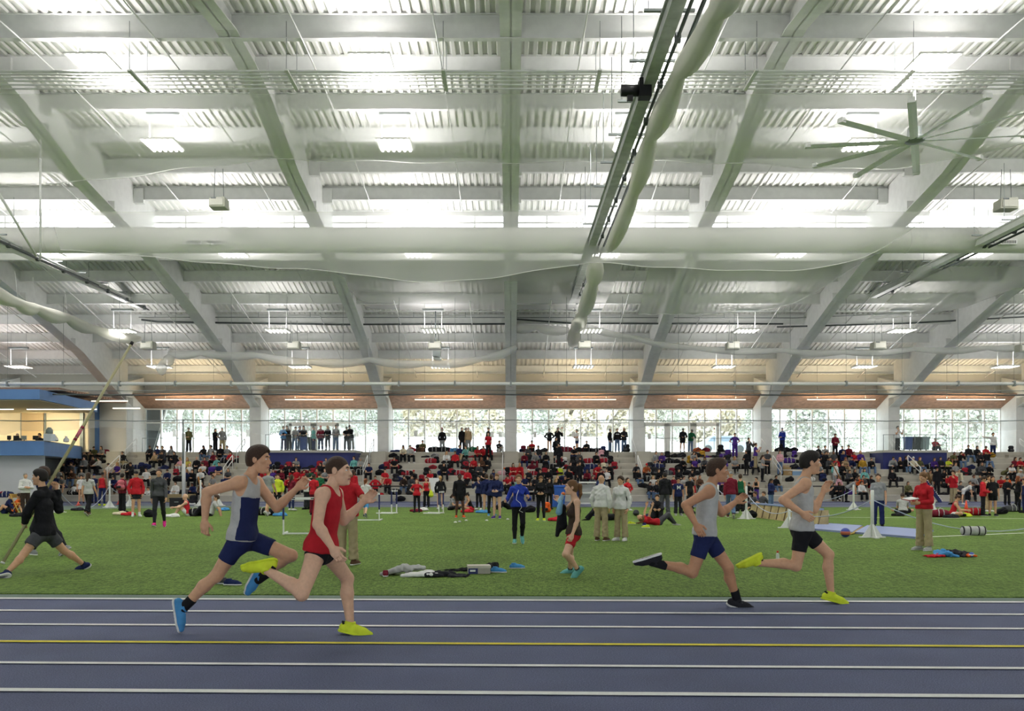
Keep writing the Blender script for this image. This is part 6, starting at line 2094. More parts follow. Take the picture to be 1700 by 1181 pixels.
# ---- people on the infield: px of the feet, py of the feet, head-top py, facing angle, pose
FIELD = [
 (42, 853, 785, 50, 'crossed', 's:white/P:brown2/ug', 'a', 'brown', 'person in white sweater and olive trousers with folded arms', {}),
 (147, 857, 787, 175, 'walk', 't:lgrey/P:black/lb', 'a', 'brown', 'person in grey T-shirt and black trousers walking away', dict(belly=.01)),
 (135, 836, 789, 20, 'stand', 't:white/B:black/sk', 'a', 'black', 'person in white T-shirt behind the grey T-shirt walker', {}),
 (156, 836, 787, 180, 'stand', 't:navy/P:navy/cnavy', 'a', 'black', 'person in navy shirt and cap beside the walker in grey', {}),
 (170, 840, 784, 175, 'stand2', 'k:red/T:navy/uk', 'c', 'lime', 'person in red tank top and navy tights seen from behind', dict(fem=False)),
 (203, 851, 786, 150, 'hips_back', 'j:maroon/P:black/sk', 'a', 'dark', 'person in maroon jacket with a pale red backpack, back turned', {}),
 (226, 858, 782, 30, 'pocket', 'j:red/S:dark/cblack', 'a', 'white', 'person in red jacket, dark shorts and black cap', dict(socks=('white', .22))),
 (264, 876, 782, 15, 'walkb', 'l:char/T:dark/pb', 'a', 'hotpink', 'person in charcoal top, dark tights and pink shoes walking', dict(fem=True)),
 (312, 857, 825, -75, 'fsit', 'k:red/Q:white/zb', 'e', 'black', 'person in red and white singlet sitting with knees up', dict(floor=True)),
 (349, 857, 825, -75, 'fback', 't:lgrey/P:black/sb', 'a', 'black', 'person in grey T-shirt leaning back on the hands', dict(floor=True)),
 (8, 853, 822, -70, 'fback', 'h:navy/S:navy/sb', 'e', 'black', 'person in navy sitting on the floor by the bench', dict(floor=True)),
 (22, 853, 815, -75, 'fback', 't:orange/S:black/sb', 'a', 'black', 'person in orange T-shirt leaning back against the folding chair', dict(floor=True)),
 (247, 832, 814, 0, 'fsit', 'h:white/P:black/sb', 'a', 'white', 'person in white hoodie squatting before the lowest step', dict(floor=True)),
 (279, 832, 811, 0, 'fsit', 'h:navy/P:black/sb', 'a', 'white', 'person in navy hoodie squatting beside the wooden box', dict(floor=True)),
 (445, 857, 781, 165, 'walk', 't:grey/S:char/ub', 'a', 'lgrey', 'person in grey T-shirt walking away beyond the first runner', {}),
 (461, 847, 787, 10, 'pocket', 'h:lime/P:black/sb', 'a', 'black', 'person in bright yellow hoodie facing the camera', {}),
 (484, 848, 788, 150, 'crossed', 'l:maroon/T:navy/lb', 'a', 'white', 'person in maroon top behind the hurdle', dict(fem=True)),
 (510, 846, 786, -120, 'crossed', 'j:white/P:dark/sk', 'a', 'black', 'person in white jacket with folded arms behind the hurdle', {}),
 (521, 856, 786, 150, 'stand', 't:red/P:maroon/uk', 'd', 'black', 'dark-haired person in red T-shirt behind the second runner', {}),
 (530, 848, 783, 160, 'stand2', 't:green/P:black/sb', 'a', 'black', 'person in green T-shirt behind the second runner', {}),
 (587, 840, 780, 150, 'stand', 'j:red/P:black/lb', 'a', 'black', 'person in red jacket beyond the coach in khaki', dict(fem=True)),
 (577, 938, 776, 170, 'hips_back', 't:red/P:khaki/ug', 'a', 'brown', 'coach in red polo shirt and khaki trousers, back turned', dict(res='mid', belly=.02)),
 (607, 860, 797, 172, 'walk', 't:white/C:sky/pr', 'e', 'navy', 'person in white T-shirt and pale blue cropped trousers walking away', dict(fem=True)),
 (623, 832, 790, 10, 'hips', 'j:red/P:black/sb', 'a', 'white', 'person in red jacket standing at the lowest step', dict(fem=True)),
 (692, 851, 795, 0, 'hips', 't:red/T:black/lr', 'e', 'black', 'person in red T-shirt, hand on hip, maroon jacket in hand', dict(fem=True)),
 (708, 842, 792, -10, 'stand', 'k:red/P:black/pb', 'a', 'black', 'person in red tank top and black trousers holding a yellow bag', dict(fem=True)),
 (731, 846, 790, 190, 'pocket', 'j:black/B:black/py', 'e', 'white', 'blonde person in black jacket and bare legs, back turned', dict(fem=True)),
 (746, 830, 789, 60, 'front', 't:grey/P:black/bk', 'a', 'black', 'person in grey and red beside the blonde one', dict(fem=True)),
 (763, 860, 786, 12, 'stand2', 'l:black/S:black/uk', 'd', 'orange', 'person in black shirt and shorts with orange shoes', dict()),
 (795, 847, 790, -30, 'photo', 'j:navy/T:black/lk', 'a', 'white', 'person in navy jacket raising both hands to the face', dict(fem=True)),
 (783, 848, 816, -80, 'fcross', 'k:black/S:red/bk', 'a', 'white', 'person in black tank top and red shorts sitting on the turf', dict(floor=True, fem=True)),
 (748, 847, 822, 60, 'fcross', 't:grey/T:black/lb', 'a', 'black', 'person in grey stretching low on the turf', dict(floor=True, fem=True)),
 (808, 852, 787, 180, 'stand', 'j:navy/B:navy/sb', 'a', 'black', 'person in navy jacket, back turned, bare legs', {}),
 (816, 857, 787, 170, 'crossed', 'j:navy/T:black/bb', 'a', 'sky', 'person in navy jacket and black tights in the navy group', dict(fem=True)),
 (825, 861, 786, -15, 'front', 'j:navy/B:navy/pl', 'e', 'purple', 'person in navy jacket and bare legs looking at the hands', dict(fem=True)),
 (861, 904, 793, 3, 'jog', 'l:blue/T:black/pl', 'a', 'teal', 'person in bright blue jacket with white earphone cord jogging towards us', dict(fem=True, res='mid', hi=True)),
 (898, 865, 790, -5, 'front', 'l:black/T:black/sl', 'a', 'lime', 'person in black top and tights with yellow shoes', dict(fem=True)),
 (912, 846, 794, 10, 'stand', 'h:black/T:black/lk', 'a', 'black', 'person in black hoodie behind the one with yellow shoes', dict(fem=True)),
 (923, 842, 796, 30, 'front', 'h:black/T:black/ly', 'a', 'black', 'person in black hoodie with fair hair behind the water drinker', dict(fem=True)),
 (998, 898, 788, 150, 'pocket', 's:white/P:khaki/zb', 'a', 'brown', 'coach in white pullover and khaki trousers, back turned', dict(belly=.03)),
 (1031, 898, 790, -35, 'pocket', 'j:white/P:khaki/sb', 'a', 'white', 'coach in white jacket with dark collar and khaki trousers', dict(fem=True)),
 (1042, 848, 793, 30, 'hips', 'l:red/T:black/pb', 'a', 'white', 'person in red long-sleeved top behind the white-jacketed coach', dict(fem=True)),
 (1104, 857, 784, 170, 'stand2', 'j:black/P:char/sk', 'a', 'black', 'person in black jacket seen from behind over the stretching one', {}),
 (1091, 860, 822, -10, 'fsit', 'j:black/P:black/sb', 'a', 'black', 'person in black jacket crouching behind the red-shirted one', dict(floor=True)),
 (1093, 872, 858, 100, 'lie', 't:red/T:char/pl', 'a', 'grey', 'person in red T-shirt lying on the turf with arms raised', dict(floor=True, fem=True)),
 (1126, 856, 793, 0, 'stand', 't:navy/P:dark/sk', 'b', 'grey', 'person in navy T-shirt with a big white letter M', {}),
 (1213, 861, 786, 165, 'walk', 's:maroon/J:denim/cgrey', 'a', 'brown', 'person in dark red sweater and grey cap walking away', dict(belly=.02)),
 (1229, 853, 787, 170, 'stand', 'k:green/P:black/sb', 'a', 'white', 'person in green tank top and black trousers, back turned', {}),
 (1256, 836, 792, -60, 'crossed', 'k:black/T:purple/sk', 'a', 'black', 'person in black and purple tank top at the lowest step', {}),
 (1458, 876, 786, -25, 'stand', 't:grey/J:navy/pb', 'a', 'black', 'person in grey T-shirt and navy jeans behind the rope post', dict(fem=True, belly=.05)),
 (1534, 914, 783, -65, 'front', 'l:red/P:khaki/pl', 'a', 'lgrey', 'person in red pullover and khaki trousers holding a clipboard', dict(fem=True, res='mid', hi=True)),
 (1499, 853, 818, 160, 'fcross', 't:lgrey/S:black/sb', 'a', 'white', 'person in pale grey T-shirt sitting with the back turned', dict(floor=True)),
 (1548, 853, 814, 190, 'fcross', 't:white/S:maroon/sb', 'a', 'white', 'person in white T-shirt sitting behind the clipboard holder', dict(floor=True)),
 (1580, 858, 816, 60, 'fcross', 'k:red/Q:white/bb', 'a', 'black', 'person in red and white singlet sitting and leaning forward', dict(floor=True)),
 (1583, 838, 781, -60, 'photo', 'j:red/P:khaki/sb', 'a', 'black', 'person in red jacket with a camera held up', {}),
 (1600, 838, 812, 60, 'bend', 't:white/S:white/sb', 'a', 'white', 'person bending over in white at the lowest step', {}),
 (1632, 857, 791, 60, 'front', 'h:red/P:black/sb', 'a', 'black', 'person in red hoodie and black trousers facing the black T-shirt', {}),
 (1648, 857, 790, -10, 'stand', 't:black/S:black/lb', 'a', 'black', 'person in black T-shirt and black shorts with red lettering', dict(belly=.03)),
 (1641, 850, 789, 20, 'stand', 'k:green/P:tan/sb', 'a', 'white', 'person in green singlet behind the black T-shirt', {}),
 (1672, 839, 796, -10, 'front', 'h:black/P:black/sk', 'a', 'black', 'person in black hoodie looking down near the frame edge', {}),
 (1690, 850, 790, 100, 'hips', 'l:black/T:black/lr', 'e', 'black', 'person in black tights with long fair hair at the frame edge', dict(fem=True)),
 (1701, 852, 795, -90, 'stand', 'k:navy/T:navy/sb', 'a', 'black', 'person in navy half cut by the frame edge', {}),
 (1280, 848, 795, 40, 'front', 'h:navy/J:denim/lk', 'c', 'black', 'person in navy hoodie near the sand pit end', {}),
 (1262, 846, 826, -60, 'fback', 'h:char/S:dark/sb', 'a', 'hotpink', 'person in charcoal hoodie lounging behind the sand pit', dict(floor=True)),
 (1246, 846, 826, -80, 'fback', 't:char/P:black/sb', 'b', 'black', 'person in charcoal T-shirt lounging by the sand pit corner', dict(floor=True)),
 (1002, 864, 850, -95, 'lie', 't:black/P:black/sb', 'a', 'black', 'person lying on the turf behind the white-pullover coach', dict(floor=True)),
 (846, 846, 822, -70, 'fback', 'l:navy/P:black/lb', 'a', 'black', 'person in navy leaning back on the turf by the blue jogger', dict(floor=True)),
 (1145, 845, 790, 20, 'stand', 't:black/P:black/sk', 'a', 'black', 'person in black T-shirt behind the third runner', {}),
]
for (px, fy, hy, ang, pn, code, sk, shoe, lab, kw) in FIELD:
    Yp = ground_y(fy, 0.02)
    top, bot, hr, tw = wear(code)
    X = (px - PX0) / F * Yp
    fem = kw.get('fem', False)
    Hm = (fy - hy) / F * Yp
    if kw.get('floor'):
        sc = .97 if fem else 1.02
    else:
        nat = {'walk': 1.68, 'walkb': 1.68, 'jog': 1.68, 'bend': 1.2, 'lean': 1.65}.get(pn, 1.745)
        sc = min(1.12, max(.86, Hm / nat))
    big = fy > 850 or kw.get('res') == 'mid'
    person(PO[pn], pn, lab, (X, Yp, 0.02), R(ang), top, bot, hr, sk, shoe, sole='white' if fy > 853 and not kw.get('floor') else None, socks=kw.get('socks'),
           res='hi' if kw.get('hi') else 'mid', fem=fem, belly=kw.get('belly', 0.0), scale=sc)
# ================================================================ THE FOUR RUNNERS, THE VAULTER, THE DRINKER
def runner(label, base, Yd, H, P, yaw, face, top, bottom, hair, skin='a', shoes='blue', sole='white', socks=None, fem=False, extra=None, z0=0.02, curl=.5, bulk=1.0):
    P = dict(P)
    P['base'] = base
    J = pix_pose(P, H, Yd, yaw, face, bulk)
    J['curlL'] = J['curlR'] = curl
    J['seated'] = False
    if extra:
        extra(J)
    X = (base[0] - PX0) / F * Yd
    Z = HC - (base[1] - PY0) / F * Yd
    key = label
    t = person(J, key, label, (X, Yd, Z), 0, top, bottom, hair, skin, shoes, sole, socks, res='hi', fem=fem)
    return t, J

r1, J1 = runner('runner in white and navy singlet and navy half tights pushing off blue spikes', (318, 1050), ground_y(1050), 1.88,
    dict(head=(430, 764), neck=(412, 792), pel=(402, 893), dsh=(.02, 0), dhip=(-.02, 0),
         elR=(353, 817, -1), wrR=(350, 862, -1), elL=(452, 845, 1), wrL=(486, 812, 1),
         knR=(364, 955, -1), anR=(311, 1006, -1), ftR=(318, 1048),
         knL=(480, 924, 1), anL=(424, 963, 1), ftL=(410, 990)),
    R(83), (1, -.12, -.05), ('tank', 'lgrey'), ('tightshort', 'navy'), ('short', 'b'), 'a', 'sky', 'white', ('black', .26), bulk=1.1)
r2, J2 = runner('runner in red singlet and black shorts landing on yellow spikes', (590, 1065), ground_y(1065), 1.92,
    dict(head=(562, 783), neck=(548, 811), pel=(533, 912),
         elR=(540, 868, -1), wrR=(566, 903, -1), elL=(560, 868, 1), wrL=(592, 836, 1),
         knL=(565, 968, 1), anL=(570, 1046, -1), ftL=(606, 1054),
         knR=(513, 980, -1), anR=(450, 945, 1), ftR=(410, 953)),
    R(80), (1, -.15, .0), ('tank', 'red'), ('briefs', 'black'), ('buzz', 'b'), 'e', 'lime', 'lime', None, bulk=1.1)
r3, J3 = runner('runner in pale grey singlet and navy half tights with white rear shoe', (1240, 1013), ground_y(1013), 1.9,
    dict(head=(1192, 782), neck=(1177, 808), pel=(1170, 886),
         elR=(1133, 838, -1), wrR=(1146, 868, -1), elL=(1204, 853, 1), wrL=(1232, 835, 1),
         knR=(1147, 950, -1), anR=(1086, 934, -1), ftR=(1050, 945),
         knL=(1212, 944, 1), anL=(1231, 1000, 1), ftL=(1262, 1008)),
    R(80), (1, -.2, -.05), ('tank', 'lgrey'), ('tightshort', 'navy'), ('short', 'b'), 'b', 'dark', 'white', ('black', .3), bulk=1.1)
r4, J4 = runner('leading runner in pale grey singlet, black shorts and yellow shoes', (1395, 1004), ground_y(1004), 1.9,
    dict(head=(1346, 769), neck=(1334, 795), pel=(1331, 878),
         elR=(1292, 830, -1), wrR=(1318, 850, -1), elL=(1360, 848, 1), wrL=(1378, 818, 1),
         knL=(1380, 922, 1), anL=(1384, 987, 1), ftL=(1420, 997),
         knR=(1318, 939, -1), anR=(1254, 934, -1), ftR=(1222, 950)),
    R(80), (1, -.1, -.05), ('tank', 'lgrey'), ('tightshort', 'black'), ('short', 'k'), 'a', 'lime', 'lime', None, bulk=1.1)
# white shoe trailing behind the third runner
for ch in r3.children:
    if ch.name.startswith('shoe'):
        pass
# navy side panel on the first runner's singlet
def side_panel(t, J, hexc, side=-1):
    k = J['s']
    T = torso_prims(J, .0150, False)
    ha = nrm(J['hipL'] - J['hipR'])
    T += [('c', J['pel'] - J['up'] * q_ * k + ha * .055 * k, J['pel'] - J['up'] * q_ * k - ha * .055 * k, .1405 * k, .1405 * k, .05, J['fwd'], .9) for q_ in (-.02, .08)]
    f = J['fwd']
    n = J['across'] * side
    me = np_mesh('side_panel', [mesh_field(T, .011, [(J['pel'] - J['up'] * .01 * k, -J['up']), (J['pel'] + J['up'] * .37 * k, J['up']), (J['pel'] + f * .02 * k, -f)])], [m_cloth('navy')])
    put(me, 'side_panel', t, m_cloth(hexc))
side_panel(r1, J1, 'navy')

# walking pole vaulter, holding the pole low with the near hand
va, JV = runner('pole vaulter in black sweater and grey shorts walking with a long pole', (78, 955), ground_y(954), 1.78,
    dict(head=(66, 793), neck=(73, 816), pel=(73, 884),
         elL=(54, 850, -1), wrL=(43, 869, 1), elR=(84, 848, 1), wrR=(80, 812, 1),
         knL=(58, 917, -1), anL=(48, 944, -1), ftL=(26, 950),
         knR=(89, 917, 1), anR=(109, 943, 1), ftR=(91, 951)),
    R(-95), (-1, -.1, -.02), ('sweater', 'black'), ('shorts', 'char'), ('short', 'k'), 'a', 'navy', 'white', ('black', .06), curl=1.2, bulk=1.08)
Yp = ground_y(954) - .33
a, b = W(4, 936, Yp), W(220, 568, Yp + 1.8)
pv = thing('vaulting_pole', 'long pale vaulting pole held up slanting by the walking vaulter', 'pole', a)
d = b - a
MB().tube([Vector((0, 0, 0)), d * .5, d], [.026, .027, .022], 12).build('shaft', mat('straw fibreglass', 'a3a077', 0.35, noise=0.1, nscale=3), pv, True)
def ring(t0, t1, m, nm='tape', r=.0295):
    MB().tube([d * t0, d * t1], r, 12).build(nm, m, pv, True)
ring(.525, .535, mat('maroon tape', '8e2440', 0.6))
ring(.54, .575, mat('pink tape', 'c06a78', 0.6))
ring(.58, .59, _MATS['maroon tape'])
ring(.0, .006, M_whpl, 'tip', .034)
ring(.985, 1.0, M_black, 'end_cap', .03)
ring(.175, .185, M_whpl)
# a companion hidden behind him
person(PO['walk'], 'walk', 'person in navy top half hidden behind the pole vaulter', ((74 - PX0) / F * 17.6, 17.6, .02), R(-88), ('long', 'navy'), ('tights', 'dark'), ('short', 'b'), 'b', 'grey', 'white', res='mid', scale=1.04)

dr, JD = runner('person in dark brown tank top and red shorts drinking from a blue bottle', (946, 962), ground_y(961), 1.68,
    dict(head=(948, 810), neck=(956, 829), pel=(952, 886),
         elL=(957, 863, -1), wrL=(948, 886, -1), elR=(938, 850, 1), wrR=(931, 834, 1),
         knL=(937, 918, -1), anL=(958, 944, 1), ftL=(948, 955),
         knR=(948, 921, 1), anR=(951, 951, 1), ftR=(934, 957)),
    R(-85), (-1, -.12, .02), ('tank', 'brown2'), ('tightshort', 'red'), ('pony', 'l'), 'e', 'teal', 'teal', ('black', .06), fem=True, curl=.9)
Yb = ground_y(961) + .1
t = thing('water_bottle', 'blue-capped clear water bottle at the mouth of the drinker', 'bottle', W(930, 831, Yb))
t.rotation_euler = (0, R(25), 0)
MB().lathe([(.03, 0), (.036, .01), (.036, .11), (.026, .13), (.036, .15)], (0, 0, -.05), 12).build('body', mat('pale blue plastic', '9cc3d8', 0.3), t, True)
MB().lathe([(.034, 0), (.03, .03), (.012, .045)], (0, 0, .10), 12).build('cap', mat('orange cap', 'dd7a35', 0.4), t, True)
jk = np_mesh('cloth', folds([mesh_field([('c', V(0, 0, 0), V(.0, 0, -.30), .05, .08, .04), ('c', V(-.03, .04, -.02), V(-.06, .04, -.38), .04, .05, .04), ('c', V(-.02, .0, -.1), V(-.09, -.02, -.46), .04, .035, .04)], .014)], .01), [m_cloth('black')])
t = thing('jacket', 'black jacket hanging from the arm of the drinker in brown', 'jacket', W(934, 842, Yb + .1), 0)
put(jk, 'jacket_body', t, m_cloth('black'))
tw = np_mesh('towel', [mesh_field([('c', V(0, 0, .02), V(-.03, 0, -.14), .035, .055, .03)], .012)], [m_cloth('sky')])
t = thing('towel', 'blue and white striped towel draped over the black jacket', 'towel', W(931, 836, Yb - .02), 0)
put(tw, 'towel_body', t, m_cloth('7fb0cc'))

# ================================================================ EQUIPMENT ON THE FIELD
def G(px, py, z=0.02):
    Y = ground_y(py, z)
    return Vector(((px - PX0) / F * Y, Y, z))
def cloth_text(txt, size, loc, parent, m, name='lettering', rx=90):
    cu = bpy.data.curves.new(name, 'FONT')
    cu.body = txt
    cu.size = size
    cu.align_x = 'CENTER'
    cu.extrude = 0.004
    cu.offset = size * .02
    ob = bpy.data.objects.new(name, cu)
    C.objects.link(ob)
    dg = bpy.context.evaluated_depsgraph_get()
    me = bpy.data.meshes.new_from_object(ob.evaluated_get(dg))
    bpy.data.objects.remove(ob)
    me.materials.clear()
    me.materials.append(m)
    o = bpy.data.objects.new(name, me)
    C.objects.link(o)
    o.location = loc
    o.rotation_euler = (R(rx), 0, 0)
    o.parent = parent
    return o
for o in list(bpy.context.scene.objects):
    if o.get('label') == 'person in navy T-shirt with a big white letter M':
        cloth_text('M', .24, (0, -.135, 1.20), o, M_whpl, 'chest_letter')
    if o.get('label') == 'middle of three standing friends, black top with white letters':
        q = MB()
        for i in range(6):
            q.box((-.125 + i * .043, -.16, 1.27), (-.095 + i * .043, -.12, 1.33 - .012 * (i % 2)))
        q.build('chest_lettering', M_whpl, o)

M_hnavy = mat('navy hurdle paint', '232c5c', 0.4)
def hurdle(label, px, py, w, h, rz, bar=True):
    t = thing('hurdle', label, 'hurdle', G(px, py), R(rz), 'hurdles on the infield')
    for s in (-1, 1):
        MB().box((s * w / 2 - .025, -.03, .02), (s * w / 2 + .025, .72, .07)).build('foot', M_whpl, t, bevel=.01)
        MB().box((s * w / 2 - .02, .0, .05), (s * w / 2 + .02, .04, h * .45)).build('lower_post', M_whpl, t)
        MB().box((s * w / 2 - .026, -.006, h * .42), (s * w / 2 + .026, .046, h - .02)).build('upper_post', M_hnavy, t)
    MB().box((-w / 2, .01, .03), (w / 2, .04, .07)).build('base_rail', M_whpl, t)
    if bar:
        b = MB().box((-w / 2 - .03, -.02, h - .05), (w / 2 + .03, .0, h + .02)).build('top_bar', M_whpl, t)
        for i in (-1, 1):
            MB().box((i * w * .28 - w * .08, -.026, h - .03), (i * w * .28 + w * .08, -.018, h)).build('bar_marking', M_black, b)
    return t
hurdle('white-topped hurdle between the two leading-lane runners', 503, 889, 1.05, 1.02, 6)
hurdle('hurdle with navy posts beside the walker in cropped trousers', 605, 866, 1.05, 1.0, 0)
hurdle('low hurdle turned edge-on near the red-shirted group', 655, 854, .55, 1.0, 75)
hurdle('low hurdle turned edge-on near the yellow bag', 733, 854, .55, .95, 75)

def stanchion(label, px, py, top):
    p = G(px, py)
    h = (py - top) / F * p.y
    t = thing('rope_post', label, 'post', p, 0, 'white rope posts')
    MB().lathe([(.045, 0), (.045, h - .02), (.035, h)], (0, 0, .03), 10).build('pole', M_whpl, t, True)
    MB().box((-.34, -.05, 0), (.34, .05, .03)).box((-.05, -.34, 0), (.05, .34, .03)).build('base', M_whpl, t)
    for a in range(4):
        mt = Matrix.Rotation(a * math.pi / 2, 4, 'Z')
        q = MB()
        v = [mt @ Vector(p_) for p_ in ((.04, -.012, .03), (.27, -.012, .03), (.24, -.012, .06), (.04, -.012, .36), (.04, .012, .03), (.27, .012, .03), (.24, .012, .06), (.04, .012, .36))]
        q.add(v, [(0, 1, 2, 3), (7, 6, 5, 4), (0, 4, 5, 1), (1, 5, 6, 2), (2, 6, 7, 3), (3, 7, 4, 0)])
        q.build('fin', M_whpl, t)
    return p + Vector((0, 0, h * .82)), p
posts = {}
for k, (lab, px, py, tp) in enumerate((
        ('white rope post beside the pole vaulter', 97, 851, 806), ('white rope post beside the red tank top', 182, 843, 799), ('white rope post behind the red jacket', 215, 841, 806),
        ('white rope post beside the brown stick', 333, 840, 798), ('white rope post near the first runner', 363, 840, 818), ('white rope post by the dark backpack', 1239, 862, 809),
        ('white rope post behind the third runner', 1192, 846, 806), ('white rope post between the last two runners', 1310, 877, 842), ('white rope post before the purple group', 1417, 847, 806),
        ('white rope post in front of the grey T-shirt, nearest of all', 1448, 893, 816), ('white rope post in the gap behind the leading runner', 1305, 849, 822))):
    posts[k] = stanchion(lab, px, py, tp)
def rope(label, a, b, sag, r=.014):
    pts = [a.lerp(b, t / 14) + Vector((0, 0, -sag * 4 * (t / 14) * (1 - t / 14))) for t in range(15)]
    o = MB().tube(pts, r, 6).build('rope', mat('pale blue rope', 'b9c3d6', 0.8), None, True, loc=pts[0])
    tag(o, label, 'rope', 'ropes between the posts')
rope('pale rope sagging beyond the black-clad pole vaulter', posts[0][0], posts[1][0], 1.0)
rope('pale rope from the red tank top towards the red jacket', posts[1][0], posts[2][0], .3)
rope('pale rope between the brown stick and the first runner', posts[3][0], posts[4][0], .35)
rope('pale rope past the dark red sweater', posts[6][0], posts[5][0], .25)
rope('pale rope over the sand pit', posts[5][0], posts[7][0], .35)
rope('pale rope dipping past the grey T-shirt towards the purple group', posts[8][0], posts[10][0], .35)
rope('pale rope between the leading runner and the nearest post', posts[7][0], posts[9][0], .3)
rope('pale rope sagging past the clipboard holder to the frame edge', posts[9][0], Vector((W(1840, 850, 27).x, 27, 1.0)), .95)

# tall pole vault standards far off
p = G(305, 838)
t = thing('vault_standard', 'tall white vault standard before the snowy tree window', 'upright', p)
MB().tube([(0, 0, 0), (0, 0, 4.0)], .10, 10).build('upright', M_whpl, t, True)
MB().box((-.7, -.2, 0), (.7, .2, .1)).build('base', M_whpl, t)
MB().tube([(0, -.1, 2.3), (0, -.1, 4.8)], .05, 8).build('extension', M_steel, t, True)
p = G(336, 838)
o = MB().tube([p + Vector((.1, 0, 0)), W(329, 792, p.y + .4)], .05, 8).build('wooden_stick', mat('varnished wood', '9a6a34', 0.5, noise=.2), None, True, loc=p)
tag(o, 'brown wooden stick leaning beside a rope post', 'stick')
p = W(1388, 800, 56.0)
o = MB().tube([(0, 0, 0), (-.55, .1, 1.1)], .035, 6).build('wooden_stick', _MATS['varnished wood'], None, True)
o.location = W(1396, 797, 56.0)
tag(o, 'pale wooden stick held upright among the purple group', 'stick')

# long jump pit: timber kerbs with blue rim
M_ply = mat('weathered plywood', 'b7a67a', 0.8, noise=.22, nscale=3, bump=.2)
M_rim = mat('pale blue rim', '93a5c8', 0.6)
M_seam = mat('dark seam', '5b4b30', 0.8)
a0, a1 = G(1243, 858), G(1358, 873)
pit = thing('sand_pit_wall', 'weathered plywood pit wall with pale blue rim, leaning at the sand pit', 'pit wall', a0)
d = a1 - a0
L_ = d.length
pit.rotation_euler = (0, 0, math.atan2(d.y, d.x))
n = 9
for i in range(n):
    x0_, x1_ = L_ * i / n + .01, L_ * (i + 1) / n - .01
    MB().prism([(0, 0), (.04, 0), (.16, .52), (.12, .52)], x0_, x1_, 'x').build('board', M_ply, pit)
    MB().prism([(-.012, .02), (0, .02), (.12, .5), (.108, .5)], x1_ - .03, x1_ + .05, 'x').build('batten', M_seam, pit)
MB().box((0, .08, .5), (L_, .2, .56)).build('rim', M_rim, pit)
MB().box((L_ - .03, .0, 0), (L_ + .02, .35, .5)).build('end_board', M_ply, pit)
# mats
M_mat = mat('blue vinyl mat', '8d9cc4', 0.45, noise=.06, nscale=1.5)
def floor_mat(label, corners, h=.045):
    pts = [G(x, y) for x, y in corners]
    b = pts[0].copy()
    q = MB().prism([(p_.x - b.x, p_.y - b.y) for p_ in pts], 0, h, 'z')
    t = thing('gym_mat', label, 'mat', b, 0, 'blue floor mats')
    q.build('cover', M_mat, t)
    q = MB()
    for i in range(4):
        q.tube([Vector((pts[i].x - b.x, pts[i].y - b.y, h)), Vector((pts[(i + 1) % 4].x - b.x, pts[(i + 1) % 4].y - b.y, h))], .008, 5)
    q.build('piping', mat('grey piping', '6f7a96', 0.6), t)
floor_mat('blue floor mat beside the sand pit end', ((1340, 880), (1415, 886.5), (1432, 875), (1360, 870)))
floor_mat('long blue floor mat under the rope post and the clipboard holder', ((1418, 886.5), (1521, 895), (1550, 883), (1440, 874.5)))
# tape measure / rope between mats
o = MB().tube([G(1407, 888, .03), G(1416, 886, .05), G(1432, 875.5, .05)], .03, 6).build('strap', mat('ochre webbing', 'b59a4e', 0.8), None, True, loc=G(1407, 888, .03))
tag(o, 'ochre webbing strap between the two blue mats', 'strap')
def ball(label, px, py, r, c1, c2):
    p = G(px, py)
    t = thing('medicine_ball', label, 'ball', p)
    MB().lathe([(r * math.sin(math.pi * i / 14), r - r * math.cos(math.pi * i / 14)) for i in range(15)][1:-1], (0, 0, 0), 20).build('ball_body', mat('ball ' + c1, c1, .5), t, True)
    MB().lathe([(r * 1.015 * math.sin(x), r - r * 1.015 * math.cos(x)) for x in (1.1, 1.35, 1.6, 1.85)], (0, 0, 0), 20).build('band', mat('ball ' + c2, c2, .5), t, True)
ball('blue medicine ball with orange band beside the mat', 1403.5, 892.5, .125, '3b4c9c', 'b0604a')
ball('small black ball on the turf near the lying red shirt', 1056, 857, .13, '26282c', '3a3c42')
# duffel
p = G(1616, 889)
t = thing('duffel_bag', 'silver and black duffel bag on the turf', 'bag', p, R(-6))
put(np_mesh('bag_body', [mesh_field([('c', V(-.22, 0, .12), V(.22, 0, .12), .125, .125, .03)], .016, [(V(0, 0, 0), V(0, 0, -1))])], [m_cloth('lgrey')]), 'bag_body', t, m_cloth('lgrey'))
for x in (-.28, -.11, .11, .27):
    MB().tube([(x - .015, 0, .128), (x + .015, 0, .128)], .134 if abs(x) < .2 else .126, 18).build('strap', M_black, t, True)
# clothes heaps in front
def heap(name, label, px, py, colour, prims, cat='clothes', vox=.012, group=None, z=0.02):
    p = G(px, py, z)
    t = thing(name, label, cat, p, 0, group)
    rr = random.Random(px)
    extra = []
    for q in prims:
        for _ in range(7):
            a = V(q[1]) + V(rr.uniform(-.12, .12), rr.uniform(-.16, .16), -.01)
            b_ = V(q[2]) + V(rr.uniform(-.12, .12), rr.uniform(-.16, .16), -.01)
            extra.append(('c', a, b_, q[3] * rr.uniform(.3, .7), q[4] * rr.uniform(.3, .7), .015))
    put(np_mesh('cloth_folds', folds([mesh_field([('c', V(q[1]), V(q[2]), q[3] * .7, q[4] * .7, .03) for q in prims] + extra, vox, [(V(0, 0, 0), V(0, 0, -1))])], .014), [m_cloth(colour)]), 'folds', t, m_cloth(colour))
    return t
heap('jacket', 'grey jacket thrown on the turf before the blue jogger', 677, 955, 'lgrey', [('c', (-.32, 0, .03), (-.05, .05, .13), .05, .09), ('c', (-.1, .1, .1), (.15, .1, .12), .08, .06)])
heap('jacket', 'white-lined jacket part folded over the grey one', 706, 957.5, 'white', [('c', (-.25, 0, .03), (.12, -.02, .06), .05, .08)])
